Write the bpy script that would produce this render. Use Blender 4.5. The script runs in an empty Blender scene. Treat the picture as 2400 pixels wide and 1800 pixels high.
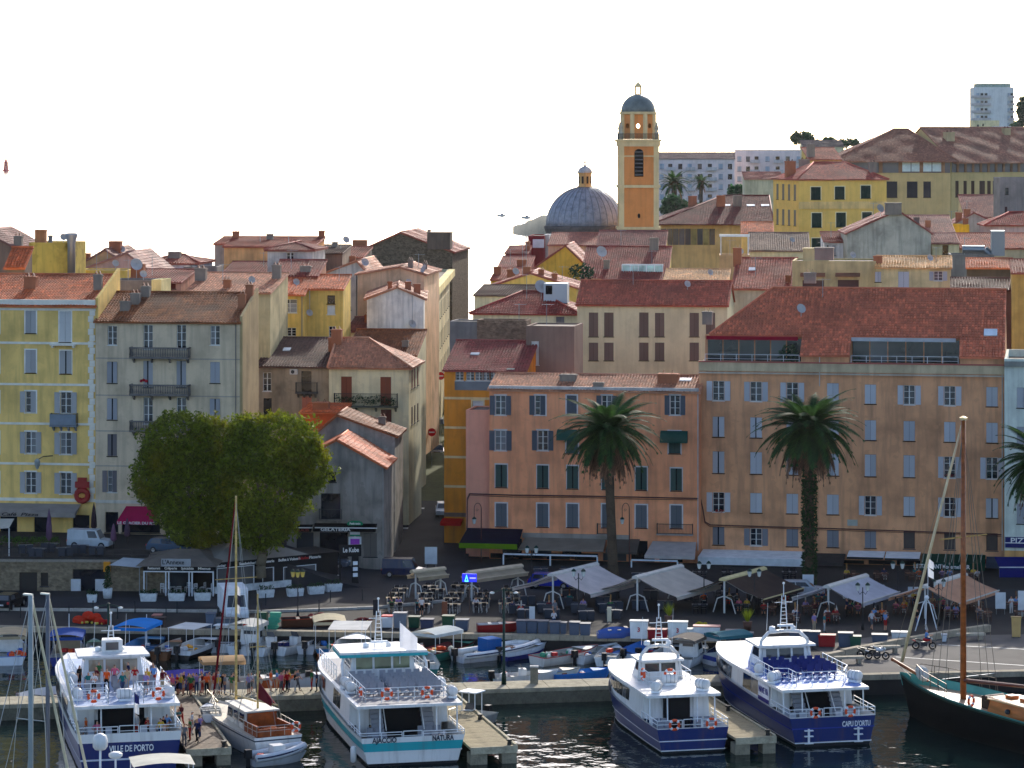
import bpy, bmesh, math, random
import numpy as np
from mathutils import Vector, Matrix
R = math.radians
random.seed(11)
rng = np.random.default_rng(5)
sc = bpy.context.scene
COL = sc.collection
# ---------------------------------------------------------------- camera, sky, sun, exposure
F, CAMH, YH, CX = 7200.0, 43.0, 330.0, 1200.0      # long lens on a high ship's deck, horizontal, shifted down
cam = bpy.data.cameras.new('camera'); camo = bpy.data.objects.new('camera', cam); COL.objects.link(camo)
camo.location = (0, 0, CAMH); camo.rotation_euler = (R(90), 0, 0)
cam.lens = 108.0; cam.sensor_width = 36.0; cam.shift_y = -570.0 / 2400.0
cam.clip_start = 1.0; cam.clip_end = 90000.0
sc.camera = camo
SUN_AZ, SUN_EL = 13.0, 25.0
w = bpy.data.worlds.new('World'); sc.world = w; w.use_nodes = True
nt = w.node_tree; nt.nodes.clear()
sky = nt.nodes.new('ShaderNodeTexSky'); sky.sky_type = 'NISHITA'; sky.sun_disc = False
sky.sun_elevation = R(SUN_EL); sky.sun_rotation = R(SUN_AZ)
sky.altitude = 0; sky.air_density = 0.6; sky.dust_density = 1.3; sky.ozone_density = 1.0
bg = nt.nodes.new('ShaderNodeBackground'); bg.inputs[1].default_value = 0.13
wo = nt.nodes.new('ShaderNodeOutputWorld')
nt.links.new(sky.outputs[0], bg.inputs[0]); nt.links.new(bg.outputs[0], wo.inputs[0])
sl = bpy.data.lights.new('sun', 'SUN'); sl.energy = 2.0; sl.angle = R(0.6); sl.color = (1.0, 0.93, 0.82)
so = bpy.data.objects.new('sun', sl); COL.objects.link(so)
_sd = Vector((math.sin(R(SUN_AZ)) * math.cos(R(SUN_EL)), math.cos(R(SUN_AZ)) * math.cos(R(SUN_EL)), math.sin(R(SUN_EL))))
so.rotation_euler = (-_sd).to_track_quat('-Z', 'Y').to_euler()
so.location = (60, 100, 120)
sc.view_settings.view_transform = 'Standard'; sc.view_settings.look = 'None'
sc.view_settings.exposure = 1.4; sc.view_settings.gamma = 1.0; sc.view_settings.use_curve_mapping = False
sc.render.engine = 'CYCLES'
cy = sc.cycles
cy.use_denoising = True; cy.max_bounces = 6; cy.diffuse_bounces = 2; cy.glossy_bounces = 3
cy.transmission_bounces = 3; cy.volume_bounces = 0; cy.transparent_max_bounces = 6
cy.caustics_reflective = False; cy.caustics_refractive = False; cy.sample_clamp_indirect = 6.0
cy.use_adaptive_sampling = True

# ---------------------------------------------------------------- helpers
def at(px, py, Y):                       # a photograph pixel and a distance -> a point of the place
    return Vector(((px - CX) * Y / F, Y, CAMH - (py - YH) * Y / F))
def gp(px, py, z=0.0):                   # the point at height z seen at a pixel
    return at(px, py, F * (CAMH - z) / (py - YH))
def sx(px, Y): return (px - CX) * Y / F
def lin(c):
    return tuple(((v / 255.) / 12.92 if v / 255. <= .04045 else ((v / 255. + .055) / 1.055) ** 2.4) for v in c)

MATS = {}
def M(col, kind='paint', rough=None, amp=1.0):
    key = (tuple(col) if not isinstance(col, str) else col, kind, rough, amp)
    if key in MATS: return MATS[key]
    c = lin(col)
    m = bpy.data.materials.new(kind + '_%02x%02x%02x' % tuple(int(v) for v in col)); m.use_nodes = True
    N = m.node_tree.nodes; L = m.node_tree.links; N.clear()
    out = N.new('ShaderNodeOutputMaterial'); b = N.new('ShaderNodeBsdfPrincipled')
    L.new(b.outputs[0], out.inputs[0])
    b.inputs['Roughness'].default_value = rough if rough is not None else .6
    b.inputs['Specular IOR Level'].default_value = {'plaster': .12, 'stone': .12, 'concrete': .12, 'rubble': .1, 'asphalt': .15, 'fabric': .1, 'hull': .28, 'paint': .22, 'louver': .2, 'wood': .3}.get(kind, .4)
    def coord(scale=(1, 1, 1)):
        t = N.new('ShaderNodeTexCoord'); mp = N.new('ShaderNodeMapping'); mp.inputs['Scale'].default_value = scale
        L.new(t.outputs['Object'], mp.inputs[0]); return mp.outputs[0]
    def noise(scale, detail=4, vec=None, rough_=.55):
        n = N.new('ShaderNodeTexNoise'); n.inputs['Scale'].default_value = scale; n.inputs['Detail'].default_value = detail
        n.inputs['Roughness'].default_value = rough_
        L.new(vec if vec is not None else coord(), n.inputs[0]); return n.outputs['Fac']
    def ramp(fac, stops):
        r = N.new('ShaderNodeValToRGB'); e = r.color_ramp.elements
        while len(e) < len(stops): e.new(.5)
        for k, (p, cc) in enumerate(stops): e[k].position = p; e[k].color = tuple(cc) + (1,)
        L.new(fac, r.inputs[0]); return r.outputs[0]
    def mix(a, bb, fac, blend='MIX'):
        x = N.new('ShaderNodeMix'); x.data_type = 'RGBA'; x.blend_type = blend
        for i, v in ((0, fac), (6, a), (7, bb)):
            if hasattr(v, 'links'): L.new(v, x.inputs[i])
            elif i == 0: x.inputs[0].default_value = v
            else: x.inputs[i].default_value = tuple(v) + (1,)
        return x.outputs[2]
    def bump(fac, strength, dist=.05):
        k = N.new('ShaderNodeBump'); k.inputs['Strength'].default_value = strength; k.inputs['Distance'].default_value = dist
        L.new(fac, k.inputs['Height']); L.new(k.outputs[0], b.inputs['Normal'])
    s = lambda f: tuple(min(1., v * f) for v in c)
    if kind == 'plaster':
        big = noise(.33, 6)
        base = ramp(big, [(.3, s(1 - .3 * amp)), (.52, c), (.75, s(1 + .1 * amp))])
        st = noise(1.6, 5, coord((1, 1, .1)))
        stm = ramp(st, [(.46, (0, 0, 0)), (.74, (min(1., .62 * amp),) * 3)])
        dirt = tuple(.45 * v + .015 for v in c)
        base = mix(base, dirt, stm)
        base = mix(base, s(.8), ramp(noise(.75, 3), [(.58, (0, 0, 0)), (.605, (min(1., .42 * amp),) * 3)]))
        L.new(base, b.inputs['Base Color']); b.inputs['Roughness'].default_value = .9
        bump(noise(14, 4), .25, .03)
    elif kind == 'tile':
        g = noise(.3, 4); ge = N.new('ShaderNodeNewGeometry')
        a1 = ramp(ge.outputs['Random Per Island'], [(0., s(.66)), (.35, s(.9)), (.7, s(1.1)), (1., s(1.4))])
        a1 = mix(a1, s(.62), ramp(noise(1.1, 5), [(.45, (0, 0, 0)), (.68, (.7,) * 3)]))
        a2 = mix(a1, tuple(x * y for x, y in zip(c, (.45, .5, .55))), ramp(g, [(.45, (0, 0, 0)), (.7, (.75 * amp,) * 3)]))
        L.new(a2, b.inputs['Base Color']); b.inputs['Roughness'].default_value = rough or .72; b.inputs['Specular IOR Level'].default_value = .3
        bump(noise(20, 3), .2, .02)
    elif kind in ('stone', 'concrete'):
        v = noise(1.1, 8, None, .7); g = noise(7, 4)
        a1 = ramp(v, [(.3, s(.55)), (.5, c), (.72, s(1.3))])
        a1 = mix(a1, s(.5), ramp(g, [(.5, (0, 0, 0)), (.75, (.5 * amp,) * 3)]))
        L.new(a1, b.inputs['Base Color']); b.inputs['Roughness'].default_value = rough or .92
        bump(noise(9, 6), .5 if kind == 'stone' else .2, .05)
    elif kind == 'rubble':
        vo = N.new('ShaderNodeTexVoronoi'); vo.inputs['Scale'].default_value = 3.0; L.new(coord((1, 1, 1.7)), vo.inputs[0])
        a1 = mix(c, s(.5), vo.outputs['Color']); a1 = mix(a1, s(1.5), ramp(noise(2, 5), [(.45, (0, 0, 0)), (.7, (.6,) * 3)]))
        L.new(a1, b.inputs['Base Color']); b.inputs['Roughness'].default_value = .95
        bump(vo.outputs['Distance'], .8, .12)
    elif kind == 'asphalt':
        a1 = ramp(noise(.25, 6), [(.3, s(.7)), (.7, s(1.25))]); a1 = mix(a1, s(.6), ramp(noise(40, 2), [(.4, (0, 0, 0)), (.7, (.4,) * 3)]))
        L.new(a1, b.inputs['Base Color']); b.inputs['Roughness'].default_value = .9; bump(noise(60, 2), .2, .02)
    elif kind == 'hull':
        st = noise(2.2, 4, coord((1, 1, .12)))
        a1 = mix(c, tuple(.6 * v + k_ for v, k_ in zip(c, (.035, .022, .012))), ramp(st, [(.5, (0, 0, 0)), (.72, (.7,) * 3)]))
        L.new(a1, b.inputs['Base Color']); b.inputs['Roughness'].default_value = rough if rough is not None else .32
    elif kind == 'metal':
        b.inputs['Base Color'].default_value = c + (1,); b.inputs['Metallic'].default_value = .9
        b.inputs['Roughness'].default_value = rough if rough is not None else .35
    elif kind == 'glass':
        oi = N.new('ShaderNodeObjectInfo'); pale = tuple(min(.5, v * 1.5 + .16) for v in c) if max(c) < .2 else c
        L.new(mix(ramp(noise(.7, 2), [(.35, s(.6)), (.7, s(1.4))]), pale, ramp(oi.outputs['Random'], [(.62, (0, 0, 0)), (1., (.75,) * 3)])), b.inputs['Base Color'])
        b.inputs['Roughness'].default_value = .06; b.inputs['IOR'].default_value = 1.5
    elif kind == 'fabric':
        a1 = ramp(noise(.8, 4), [(.3, s(.82)), (.7, s(1.08))])
        L.new(a1, b.inputs['Base Color']); b.inputs['Roughness'].default_value = .85
        tr = N.new('ShaderNodeBsdfTranslucent'); L.new(a1, tr.inputs[0]); ms = N.new('ShaderNodeMixShader')
        ms.inputs[0].default_value = .3; L.new(b.outputs[0], ms.inputs[1]); L.new(tr.outputs[0], ms.inputs[2]); L.new(ms.outputs[0], out.inputs[0])
    elif kind == 'leaf':
        ge = N.new('ShaderNodeNewGeometry')
        a1 = ramp(ge.outputs['Random Per Island'], [(0., s(.5)), (.5, c), (1., s(1.6))])
        warm = tuple(x * y for x, y in zip(c, (2.1, 1.25, .6)))
        a1 = mix(a1, warm, ramp(noise(.22, 3), [(.5, (0, 0, 0)), (.68, (.7 * amp,) * 3)]))
        L.new(a1, b.inputs['Base Color']); b.inputs['Roughness'].default_value = rough or .6; b.inputs['Specular IOR Level'].default_value = .25
        tr = N.new('ShaderNodeBsdfTranslucent'); L.new(a1, tr.inputs[0]); ms = N.new('ShaderNodeMixShader')
        ms.inputs[0].default_value = .45; L.new(b.outputs[0], ms.inputs[1]); L.new(tr.outputs[0], ms.inputs[2]); L.new(ms.outputs[0], out.inputs[0])
    elif kind == 'louver':
        wv = N.new('ShaderNodeTexWave'); wv.bands_direction = 'Z'; wv.inputs['Scale'].default_value = 5.5; L.new(coord(), wv.inputs[0])
        a1 = mix(s(.75), s(1.1), wv.outputs['Fac']); oi = N.new('ShaderNodeObjectInfo'); a1 = mix(a1, s(.66), ramp(oi.outputs['Random'], [(.3, (0, 0, 0)), (1., (.75,) * 3)])); a1 = mix(a1, s(.7), ramp(noise(1.2, 4), [(.5, (0, 0, 0)), (.75, (.6,) * 3)]))
        L.new(a1, b.inputs['Base Color']); b.inputs['Roughness'].default_value = .6; bump(wv.outputs['Fac'], .6, .03)
    elif kind == 'wood':
        wv = noise(3, 6, coord((1, .15, 1))); L.new(ramp(wv, [(.3, s(.6)), (.7, s(1.3))]), b.inputs['Base Color'])
        b.inputs['Roughness'].default_value = rough if rough is not None else .45
    elif kind == 'emit':
        b.inputs['Base Color'].default_value = c + (1,); b.inputs['Emission Color'].default_value = c + (1,)
        b.inputs['Emission Strength'].default_value = amp
    else:
        a1 = ramp(noise(1.3, 4), [(.3, s(.85)), (.7, s(1.1))])
        L.new(a1, b.inputs['Base Color'])
    MATS[key] = m
    return m

class MB:
    def __init__(s): s.v = []; s.f = []
    def add(s, vs, fs):
        o = len(s.v); s.v.extend(tuple(p) for p in vs); s.f.extend(tuple(i + o for i in f) for f in fs); return s
    def poly(s, *pts): return s.add(pts, [tuple(range(len(pts)))])
    def box(s, x0, y0, z0, x1, y1, z1):
        return s.add([(x0, y0, z0), (x1, y0, z0), (x1, y1, z0), (x0, y1, z0), (x0, y0, z1), (x1, y0, z1), (x1, y1, z1), (x0, y1, z1)],
                     [(3, 2, 1, 0), (4, 5, 6, 7), (0, 1, 5, 4), (1, 2, 6, 5), (2, 3, 7, 6), (3, 0, 4, 7)])
    def cbox(s, cx, cy, cz, sx_, sy_, sz_, rz=0, tilt=0):
        m = Matrix.Translation((cx, cy, cz)) @ Matrix.Rotation(rz, 4, 'Z') @ Matrix.Rotation(tilt, 4, 'X')
        a, b_, c_ = sx_ / 2, sy_ / 2, sz_ / 2
        vs = [m @ Vector(p) for p in ((-a, -b_, -c_), (a, -b_, -c_), (a, b_, -c_), (-a, b_, -c_), (-a, -b_, c_), (a, -b_, c_), (a, b_, c_), (-a, b_, c_))]
        return s.add(vs, [(3, 2, 1, 0), (4, 5, 6, 7), (0, 1, 5, 4), (1, 2, 6, 5), (2, 3, 7, 6), (3, 0, 4, 7)])
    def cyl(s, p0, p1, r0, r1=None, n=8, caps=True):
        r1 = r0 if r1 is None else r1
        p0, p1 = Vector(p0), Vector(p1); d = (p1 - p0)
        if d.length < 1e-6: return s
        d.normalize(); a = d.orthogonal().normalized(); b_ = d.cross(a)
        vs = []
        for p, r in ((p0, r0), (p1, r1)):
            for i in range(n):
                t = 2 * math.pi * i / n; vs.append(p + (a * math.cos(t) + b_ * math.sin(t)) * r)
        fs = [(i, (i + 1) % n, n + (i + 1) % n, n + i) for i in range(n)]
        if caps: fs += [tuple(range(n - 1, -1, -1)), tuple(range(n, 2 * n))]
        return s.add(vs, fs)
    def tube(s, pts, r, n=6):
        for a, b_ in zip(pts[:-1], pts[1:]): s.cyl(a, b_, r, r, n, True)
        return s
    def sweep(s, pts, r, n=8):
        pts = [Vector(p) for p in pts]; o = len(s.v); m = len(pts); up = Vector((0, 0, 1))
        for i, p in enumerate(pts):
            d = (pts[min(m - 1, i + 1)] - pts[max(0, i - 1)]).normalized(); a = d.cross(up).normalized(); b_ = a.cross(d)
            for k in range(n): t = 2 * math.pi * k / n; s.v.append(tuple(p + (a * math.cos(t) + b_ * math.sin(t)) * r))
        for i in range(m - 1):
            for k in range(n): s.f.append((o + i * n + k, o + i * n + (k + 1) % n, o + (i + 1) * n + (k + 1) % n, o + (i + 1) * n + k))
        s.f += [tuple(o + k for k in range(n - 1, -1, -1)), tuple(o + (m - 1) * n + k for k in range(n))]; return s
    def lathe(s, prof, n=16, c=(0, 0), half=None):
        vs, fs = [], []
        for r, z in prof:
            for i in range(n):
                t = 2 * math.pi * i / n; vs.append((c[0] + r * math.cos(t), c[1] + r * math.sin(t), z))
        for k in range(len(prof) - 1):
            for i in range(n):
                j = (i + 1) % n; fs.append((k * n + i, k * n + j, (k + 1) * n + j, (k + 1) * n + i))
        fs.append(tuple(range(n - 1, -1, -1))); fs.append(tuple((len(prof) - 1) * n + i for i in range(n)))
        return s.add(vs, fs)
    def prism(s, poly, z0, z1):
        n = len(poly); a = sum(poly[i][0] * poly[(i + 1) % n][1] - poly[(i + 1) % n][0] * poly[i][1] for i in range(n))
        if a < 0: poly = poly[::-1]
        vs = [(x, y, z0) for x, y in poly] + [(x, y, z1) for x, y in poly]
        return s.add(vs, [tuple(range(n - 1, -1, -1)), tuple(range(n, 2 * n))] + [(i, (i + 1) % n, n + (i + 1) % n, n + i) for i in range(n)])
    def xprism(s, prof, x0, x1):            # polygon in (y,z) swept along x
        n = len(prof); vs = [(x0, y, z) for y, z in prof] + [(x1, y, z) for y, z in prof]
        return s.add(vs, [tuple(range(n)), tuple(range(2 * n - 1, n - 1, -1))] + [(i, n + i, n + (i + 1) % n, (i + 1) % n) for i in range(n)])
    def yprism(s, prof, y0, y1):            # polygon in (x,z) swept along y
        n = len(prof); vs = [(x, y0, z) for x, z in prof] + [(x, y1, z) for x, z in prof]
        return s.add(vs, [tuple(range(n)), tuple(range(2 * n - 1, n - 1, -1))] + [(i, n + i, n + (i + 1) % n, (i + 1) % n) for i in range(n)])
    def torus(s, c, R0, r, axis='Y', n=16, m=6, a0=0, a1=2 * math.pi):
        vs, fs = [], []; full = abs(a1 - a0) > 6.28
        nn = n if full else n + 1
        for i in range(nn):
            t = a0 + (a1 - a0) * i / n
            for j in range(m):
                u = 2 * math.pi * j / m; rr = R0 + r * math.cos(u); q = r * math.sin(u)
                p = {'Y': (rr * math.cos(t), q, rr * math.sin(t)), 'X': (q, rr * math.cos(t), rr * math.sin(t)), 'Z': (rr * math.cos(t), rr * math.sin(t), q)}[axis]
                vs.append((c[0] + p[0], c[1] + p[1], c[2] + p[2]))
        for i in range(n):
            k = (i + 1) % nn
            for j in range(m): fs.append((i * m + j, k * m + j, k * m + (j + 1) % m, i * m + (j + 1) % m))
        return s.add(vs, fs)
    def sph(s, c, r, n=10, m=6, sz=1.0):
        prof = [(max(.001, r * math.cos(t)), c[2] + sz * r * math.sin(t)) for t in [(-.5 + k / m) * math.pi for k in range(m + 1)]]
        return s.lathe(prof, n, (c[0], c[1]))
    def mesh(s, name):
        me = bpy.data.meshes.new(name); me.from_pydata(s.v, [], s.f); me.update(); return me
    def build(s, name, mat, parent=None, smooth=False, loc=None, rz=None):
        me = s.mesh(name); me.materials.append(mat)
        if smooth: me.polygons.foreach_set('use_smooth', [True] * len(me.polygons))
        return put(name, me, parent, loc, rz)
def put(name, me, parent=None, loc=None, rz=None, scale=None):
    o = bpy.data.objects.new(name, me); COL.objects.link(o)
    if parent is not None: o.parent = parent
    if loc is not None: o.location = loc
    if rz is not None: o.rotation_euler = (0, 0, rz) if not isinstance(rz, (tuple, list)) else rz
    if scale is not None: o.scale = scale if isinstance(scale, (tuple, list)) else (scale,) * 3
    return o
def tag(o, label, cat, group=None):
    o['label'] = label; o['category'] = cat
    if group: o['group'] = group
    return o
def thing(name, label, cat, loc=(0, 0, 0), rz=0, group=None):
    o = bpy.data.objects.new(name, None); COL.objects.link(o); o.location = loc; o.rotation_euler = (0, 0, rz); o.empty_display_size = .3
    return tag(o, label, cat, group)
def struct(o, kind='structure'): o['kind'] = kind; return o
def kids(o): return KIDS.get(o.name, [])
def dup(root, loc, rz, label=None, group=None, children=None):
    r = root.copy(); COL.objects.link(r); r.location = loc; r.rotation_euler = (0, 0, rz)
    if label: r['label'] = label
    if group: r['group'] = group
    for ch in (children if children is not None else root.children):
        c = ch.copy(); COL.objects.link(c); c.parent = r
        for g in ch.children:
            d = g.copy(); COL.objects.link(d); d.parent = c
    return r
TXT = {}
def text_mesh(s, size, bold=0.0, shear=0.0):
    cu = bpy.data.curves.new('lettering', 'FONT'); cu.body = s; cu.size = size; cu.align_x = 'CENTER'; cu.align_y = 'CENTER'
    cu.extrude = .012; cu.offset = bold; cu.shear = shear; cu.resolution_u = 3
    o = bpy.data.objects.new('lettering', cu); COL.objects.link(o)
    dg = bpy.context.evaluated_depsgraph_get(); me = bpy.data.meshes.new_from_object(o.evaluated_get(dg))
    bpy.data.objects.remove(o); bpy.data.curves.remove(cu); return me
def lettering(s, size, mat, parent, loc, rx=90, rz=0, bold=0.012, shear=0, width=None):
    me = text_mesh(s, size, bold, shear); me.materials.clear(); me.materials.append(mat)
    o = put('lettering', me, parent, loc, (R(rx), 0, R(rz)))
    if width and len(me.vertices):
        xs = [v.co.x for v in me.vertices]; o.scale = (width / max(.01, max(xs) - min(xs)), 1, 1)
    return o
def rail(mb, pts, h, post=1.2, bars=3, r=.028, closed_end=True):
    pts = [Vector(p) for p in pts]
    for k in range(bars):
        z = h * (1 - k / bars)
        mb.tube([p + Vector((0, 0, z)) for p in pts], r if k == 0 else r * .75, 5)
    for a, b_ in zip(pts[:-1], pts[1:]):
        n = max(1, int(round((b_ - a).length / post)))
        for i in range(n + 1):
            p = a.lerp(b_, i / n); mb.cyl(p, p + Vector((0, 0, h)), r, r, 5)
    return mb
# ---------------------------------------------------------------- the setting: sea, quays, streets, hills
QZ, TZ, JZ = 1.5, 4.6, 1.2
def water_mat():
    m = bpy.data.materials.new('water'); m.use_nodes = True; N = m.node_tree.nodes; L = m.node_tree.links
    b = N['Principled BSDF']; b.inputs['Base Color'].default_value = (.003, .012, .012, 1); b.inputs['Roughness'].default_value = .04
    b.inputs['IOR'].default_value = 1.22
    t = N.new('ShaderNodeTexCoord')
    mp = N.new('ShaderNodeMapping'); mp.inputs['Scale'].default_value = (1, 1.0, 1); L.new(t.outputs['Object'], mp.inputs[0])
    n1 = N.new('ShaderNodeTexNoise'); n1.inputs['Scale'].default_value = .55; n1.inputs['Detail'].default_value = 3; L.new(mp.outputs[0], n1.inputs[0])
    n2 = N.new('ShaderNodeTexNoise'); n2.inputs['Scale'].default_value = .12; n2.inputs['Detail'].default_value = 2; L.new(mp.outputs[0], n2.inputs[0])
    ml = N.new('ShaderNodeMath'); ml.operation = 'MULTIPLY'; L.new(n1.outputs['Fac'], ml.inputs[0]); L.new(n2.outputs['Fac'], ml.inputs[1])
    k = N.new('ShaderNodeBump'); k.inputs['Strength'].default_value = .36; k.inputs['Distance'].default_value = .42
    L.new(ml.outputs[0], k.inputs['Height']); L.new(k.outputs[0], b.inputs['Normal'])
    return m
struct(MB().poly((-40000, -2000, 0), (40000, -2000, 0), (40000, 40000, 0), (-40000, 40000, 0)).build('water', water_mat()))
PAVE = M((48, 46, 45), 'asphalt'); STONE = M((150, 140, 120), 'concrete'); ASPH = M((50, 50, 53), 'asphalt'); KERB = M((165, 160, 150), 'concrete')
WALLST = M((135, 125, 108), 'stone')
qpoly = [(-90, 264.5), (-44, 261.8), (20, 255.6), (22.5, 252), (26.5, 238.2), (90, 246), (90, 330), (-90, 330)]
quay = struct(MB().prism(qpoly, -3, QZ).build('quay', PAVE))
def coping(parent, pts, z, h, dep, lenb, mat, name='coping_stone'):
    pts = [Vector((x, y, 0)) for x, y in pts]; cache = {}
    for a, b_ in zip(pts[:-1], pts[1:]):
        d = b_ - a; n = max(1, int(round(d.length / lenb))); l = d.length / n; ang = math.atan2(d.y, d.x)
        key = round(l, 2)
        if key not in cache:
            me = MB().box(.015, -.1, 0, l - .015, dep, h).mesh(name); me.materials.append(mat); cache[key] = me
        for i in range(n):
            p = a.lerp(b_, i / n); put(name, cache[key], parent, (p.x, p.y, z - h * .75 + random.uniform(-.012, .012)), ang)
coping(quay, [(-80, 263.9), (-44, 261.8), (20, 255.6)], QZ, .42, .75, 2.0, STONE)
coping(quay, [(26.5, 238.2), (62, 242.6)], QZ, .42, .75, 2.2, STONE)
# jetty and its three finger piers
jd = Vector((1, .176, 0)).normalized(); jn = Vector((-jd.y, jd.x, 0))
ja, jb = Vector((-62, 223.6, 0)), Vector((24.5, 238.85, 0))
jpoly = [ja, jb, jb + jn * 3.1, ja + jn * 3.1]
jetty = struct(MB().prism([(p.x, p.y) for p in jpoly], -3, JZ - .3).build('jetty', M((120, 115, 98), 'concrete')))
nseg = 28; lj = (jb - ja).length / nseg
me = MB().box(.02, -.12, 0, lj - .02, 3.2, .3).mesh('jetty_slab'); me.materials.append(M((158, 150, 128), 'concrete'))
me2 = MB().box(.02, -.05, -1.15, lj - .02, .1, -.03).mesh('wall_block'); me2.materials.append(M((112, 108, 92), 'stone'))
for i in range(nseg):
    p = ja.lerp(jb, i / nseg); a = math.atan2(jd.y, jd.x)
    put('jetty_slab', me, jetty, (p.x, p.y, JZ - .3), a); put('wall_block', me2, jetty, (p.x, p.y, JZ - .3), a)
def finger(px0, px1, py, label, woody):
    A, B = gp(px0, py + 1, JZ), gp(px1, py - 1, JZ); wdt = (B - A).length; ang = R(13)
    t = thing('finger_pier', label, 'pier', (A.x, A.y, 0), ang)
    Lp = 21.5
    deckm = M((150, 138, 110), 'concrete') if not woody else M((92, 76, 58), 'wood', .8)
    nb = 12
    me = MB().box(0, .02, JZ - .18, wdt, Lp / nb - .02, JZ).mesh('deck_slab'); me.materials.append(deckm)
    for i in range(nb): put('deck_slab', me, t, (0, i * Lp / nb, 0))
    MB().box(0, -.12, JZ - .45, wdt, 0, JZ + .03).build('end_beam', M((175, 165, 140), 'concrete'), t)
    for k in (0, 1):
        MB().box(wdt * .0 if k == 0 else wdt * .68, .05, -2.5, wdt * .36 if k == 0 else wdt * .99, 1.2, JZ - .46).build('pile', M((140, 132, 112), 'stone'), t)
    for yy in (8, 15): MB().box(.3, yy, -2.5, wdt - .3, yy + 1, JZ - .2).build('pile', M((120, 112, 95), 'stone'), t)
    MB().box(wdt - .18, .05, JZ + .002, wdt, Lp, JZ + .12).build('edge_kerb', M((170, 160, 135), 'concrete'), t)
    for yy in (.5, 10): MB().lathe([(.16, JZ), (.13, JZ + .25), (.22, JZ + .3), (.2, JZ + .4)], 10, (wdt - .45, yy)).build('bollard', M((60, 58, 55), 'metal', .6), t)
    return t
finger(1103, 1215, 1752, 'pale concrete finger pier beside the teal and white ferry', False)
finger(1724, 1822, 1729, 'grey finger pier between the two blue ferries', False)
finger(436, 543, 1756, 'dark planked finger pier beside the small white ketch', True)
# upper street terrace on the left, the ramp, the side street
tpoly = [(-95, 285.6), (-33.5, 283.2), (-26, 287), (-26, 340), (-95, 340)]
ter = struct(MB().prism(tpoly, -1, TZ).build('upper_terrace', M((58, 54, 50), 'asphalt')))
rm = MB(); n = 10
for i in range(n):
    a0, a1 = i / n, (i + 1) / n; f = lambda a: TZ - (TZ - QZ - .06) * (3 * a * a - 2 * a ** 3)
    x0, x1 = -26 + 13 * a0, -26 + 13 * a1
    rm.poly((x0, 287 - 2 * a0, f(a0)), (x1, 287 - 2 * a1, f(a1)), (x1, 340, f(a1)), (x0, 340, f(a0)))
    rm.poly((x0, 287 - 2 * a0, 0), (x1, 287 - 2 * a1, 0), (x1, 287 - 2 * a1, f(a1)), (x0, 287 - 2 * a0, f(a0)))
struct(rm.build('ramp', ASPH))
def zst(Y): return QZ + .05 + max(0, Y - 296) * .021
sm = MB(); ys = [280, 296, 320, 350, 380, 420, 460, 500, 540]
for y0, y1 in zip(ys[:-1], ys[1:]):
    xa = lambda y: -14.2 if y < 300 else -14.2 + (y - 300) * .006
    xb = lambda y: -4.2 - (0 if y < 300 else (y - 300) * .012)
    sm.poly((xa(y0), y0, zst(y0) + .004), (xb(y0), y0, zst(y0) + .004), (xb(y1), y1, zst(y1) + .004), (xa(y1), y1, zst(y1) + .004))
struct(sm.build('side_street', ASPH))
struct(MB().prism([(-70, 275.2), (-22, 272.8), (-12, 275), (-4, 277.4), (40, 273.2), (60, 271.5), (60, 283), (-4, 290), (-14, 290), (-20, 279), (-70, 280.5)], QZ - .3, QZ + .006).build('harbour_road', ASPH))
for pp in ([(-70, 272.6), (-48, 271.6), (-22, 270.0), (-12, 272.4), (-6, 276.2)],):
    k = struct(MB().box(-70.2, 271, QZ - .2, -70, 272, QZ + .1).build('kerb', KERB))
    coping(k, pp, QZ + .14, .3, .35, 1.8, KERB, 'kerb_stone')
pm = M((205, 205, 200), 'paint')
for px, py, wd in ((1005, 1100, 1.2), (965, 1178, 1.2), (985, 1192, .9), (950, 1240, .6), (1018, 1060, .8)):
    p = gp(px, py, 2.6); p = gp(px, py, zst(p.y) + .02)
    struct(MB().box(-wd / 2, -.6, 0, wd / 2, .6, .004).build('road_marking', pm, None, False, (p.x, p.y, zst(p.y) + .03), 0))
park = struct(MB().prism([(26.9, 239.2), (80, 245.9), (80, 262), (30, 257), (24.6, 252)], QZ - .3, QZ + .006).build('parking_ground', M((92, 88, 84), 'asphalt')))
for i, (a, b_) in enumerate((((2100, 1540), (2400, 1560)), ((2140, 1600), (2400, 1570)), ((2200, 1511), (2400, 1522)))):
    A, B = gp(*a, QZ), gp(*b_, QZ); d = B - A
    struct(MB().box(0, -.07, 0, d.length, .07, .004).build('road_marking', pm, None, False, (A.x, A.y, QZ + .012), math.atan2(d.y, d.x)))
# land under the old town, hill on the right, far headland
def hz(x, y):
    left = 2 + max(0, min(1, (y - 330) / 180)) * 7 - max(0, min(1, (y - 560) / 120)) * 14
    r = max(0, min(1, (x - 25) / 70)); r = r * r * (3 - 2 * r)
    hill = 2 + max(0, min(1, (y - 340) / 260)) * 14 + max(0, min(1, (y - 650) / 700)) * 14
    hill -= max(0, (y - 1500) / 700) * 80
    return left * (1 - r) + hill * r + 1.2 * math.sin(x * .05) * math.sin(y * .03) * (1 if y > 600 else 0)
hm = MB(); xs = [-130 + 20 * i for i in range(41)]; yy = [331 + 19 * i for i in range(20)] + [720 + 60 * i for i in range(24)]
for y in yy:
    for x in xs: hm.v.append((x, y, max(-4, hz(x, y))))
nx = len(xs)
for j in range(len(yy) - 1):
    for i in range(nx - 1): hm.f.append((j * nx + i, j * nx + i + 1, (j + 1) * nx + i + 1, (j + 1) * nx + i))
struct(hm.build('hillside', M((78, 84, 52), 'stone'), None, True))
hd = MB(); n = 26
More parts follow.
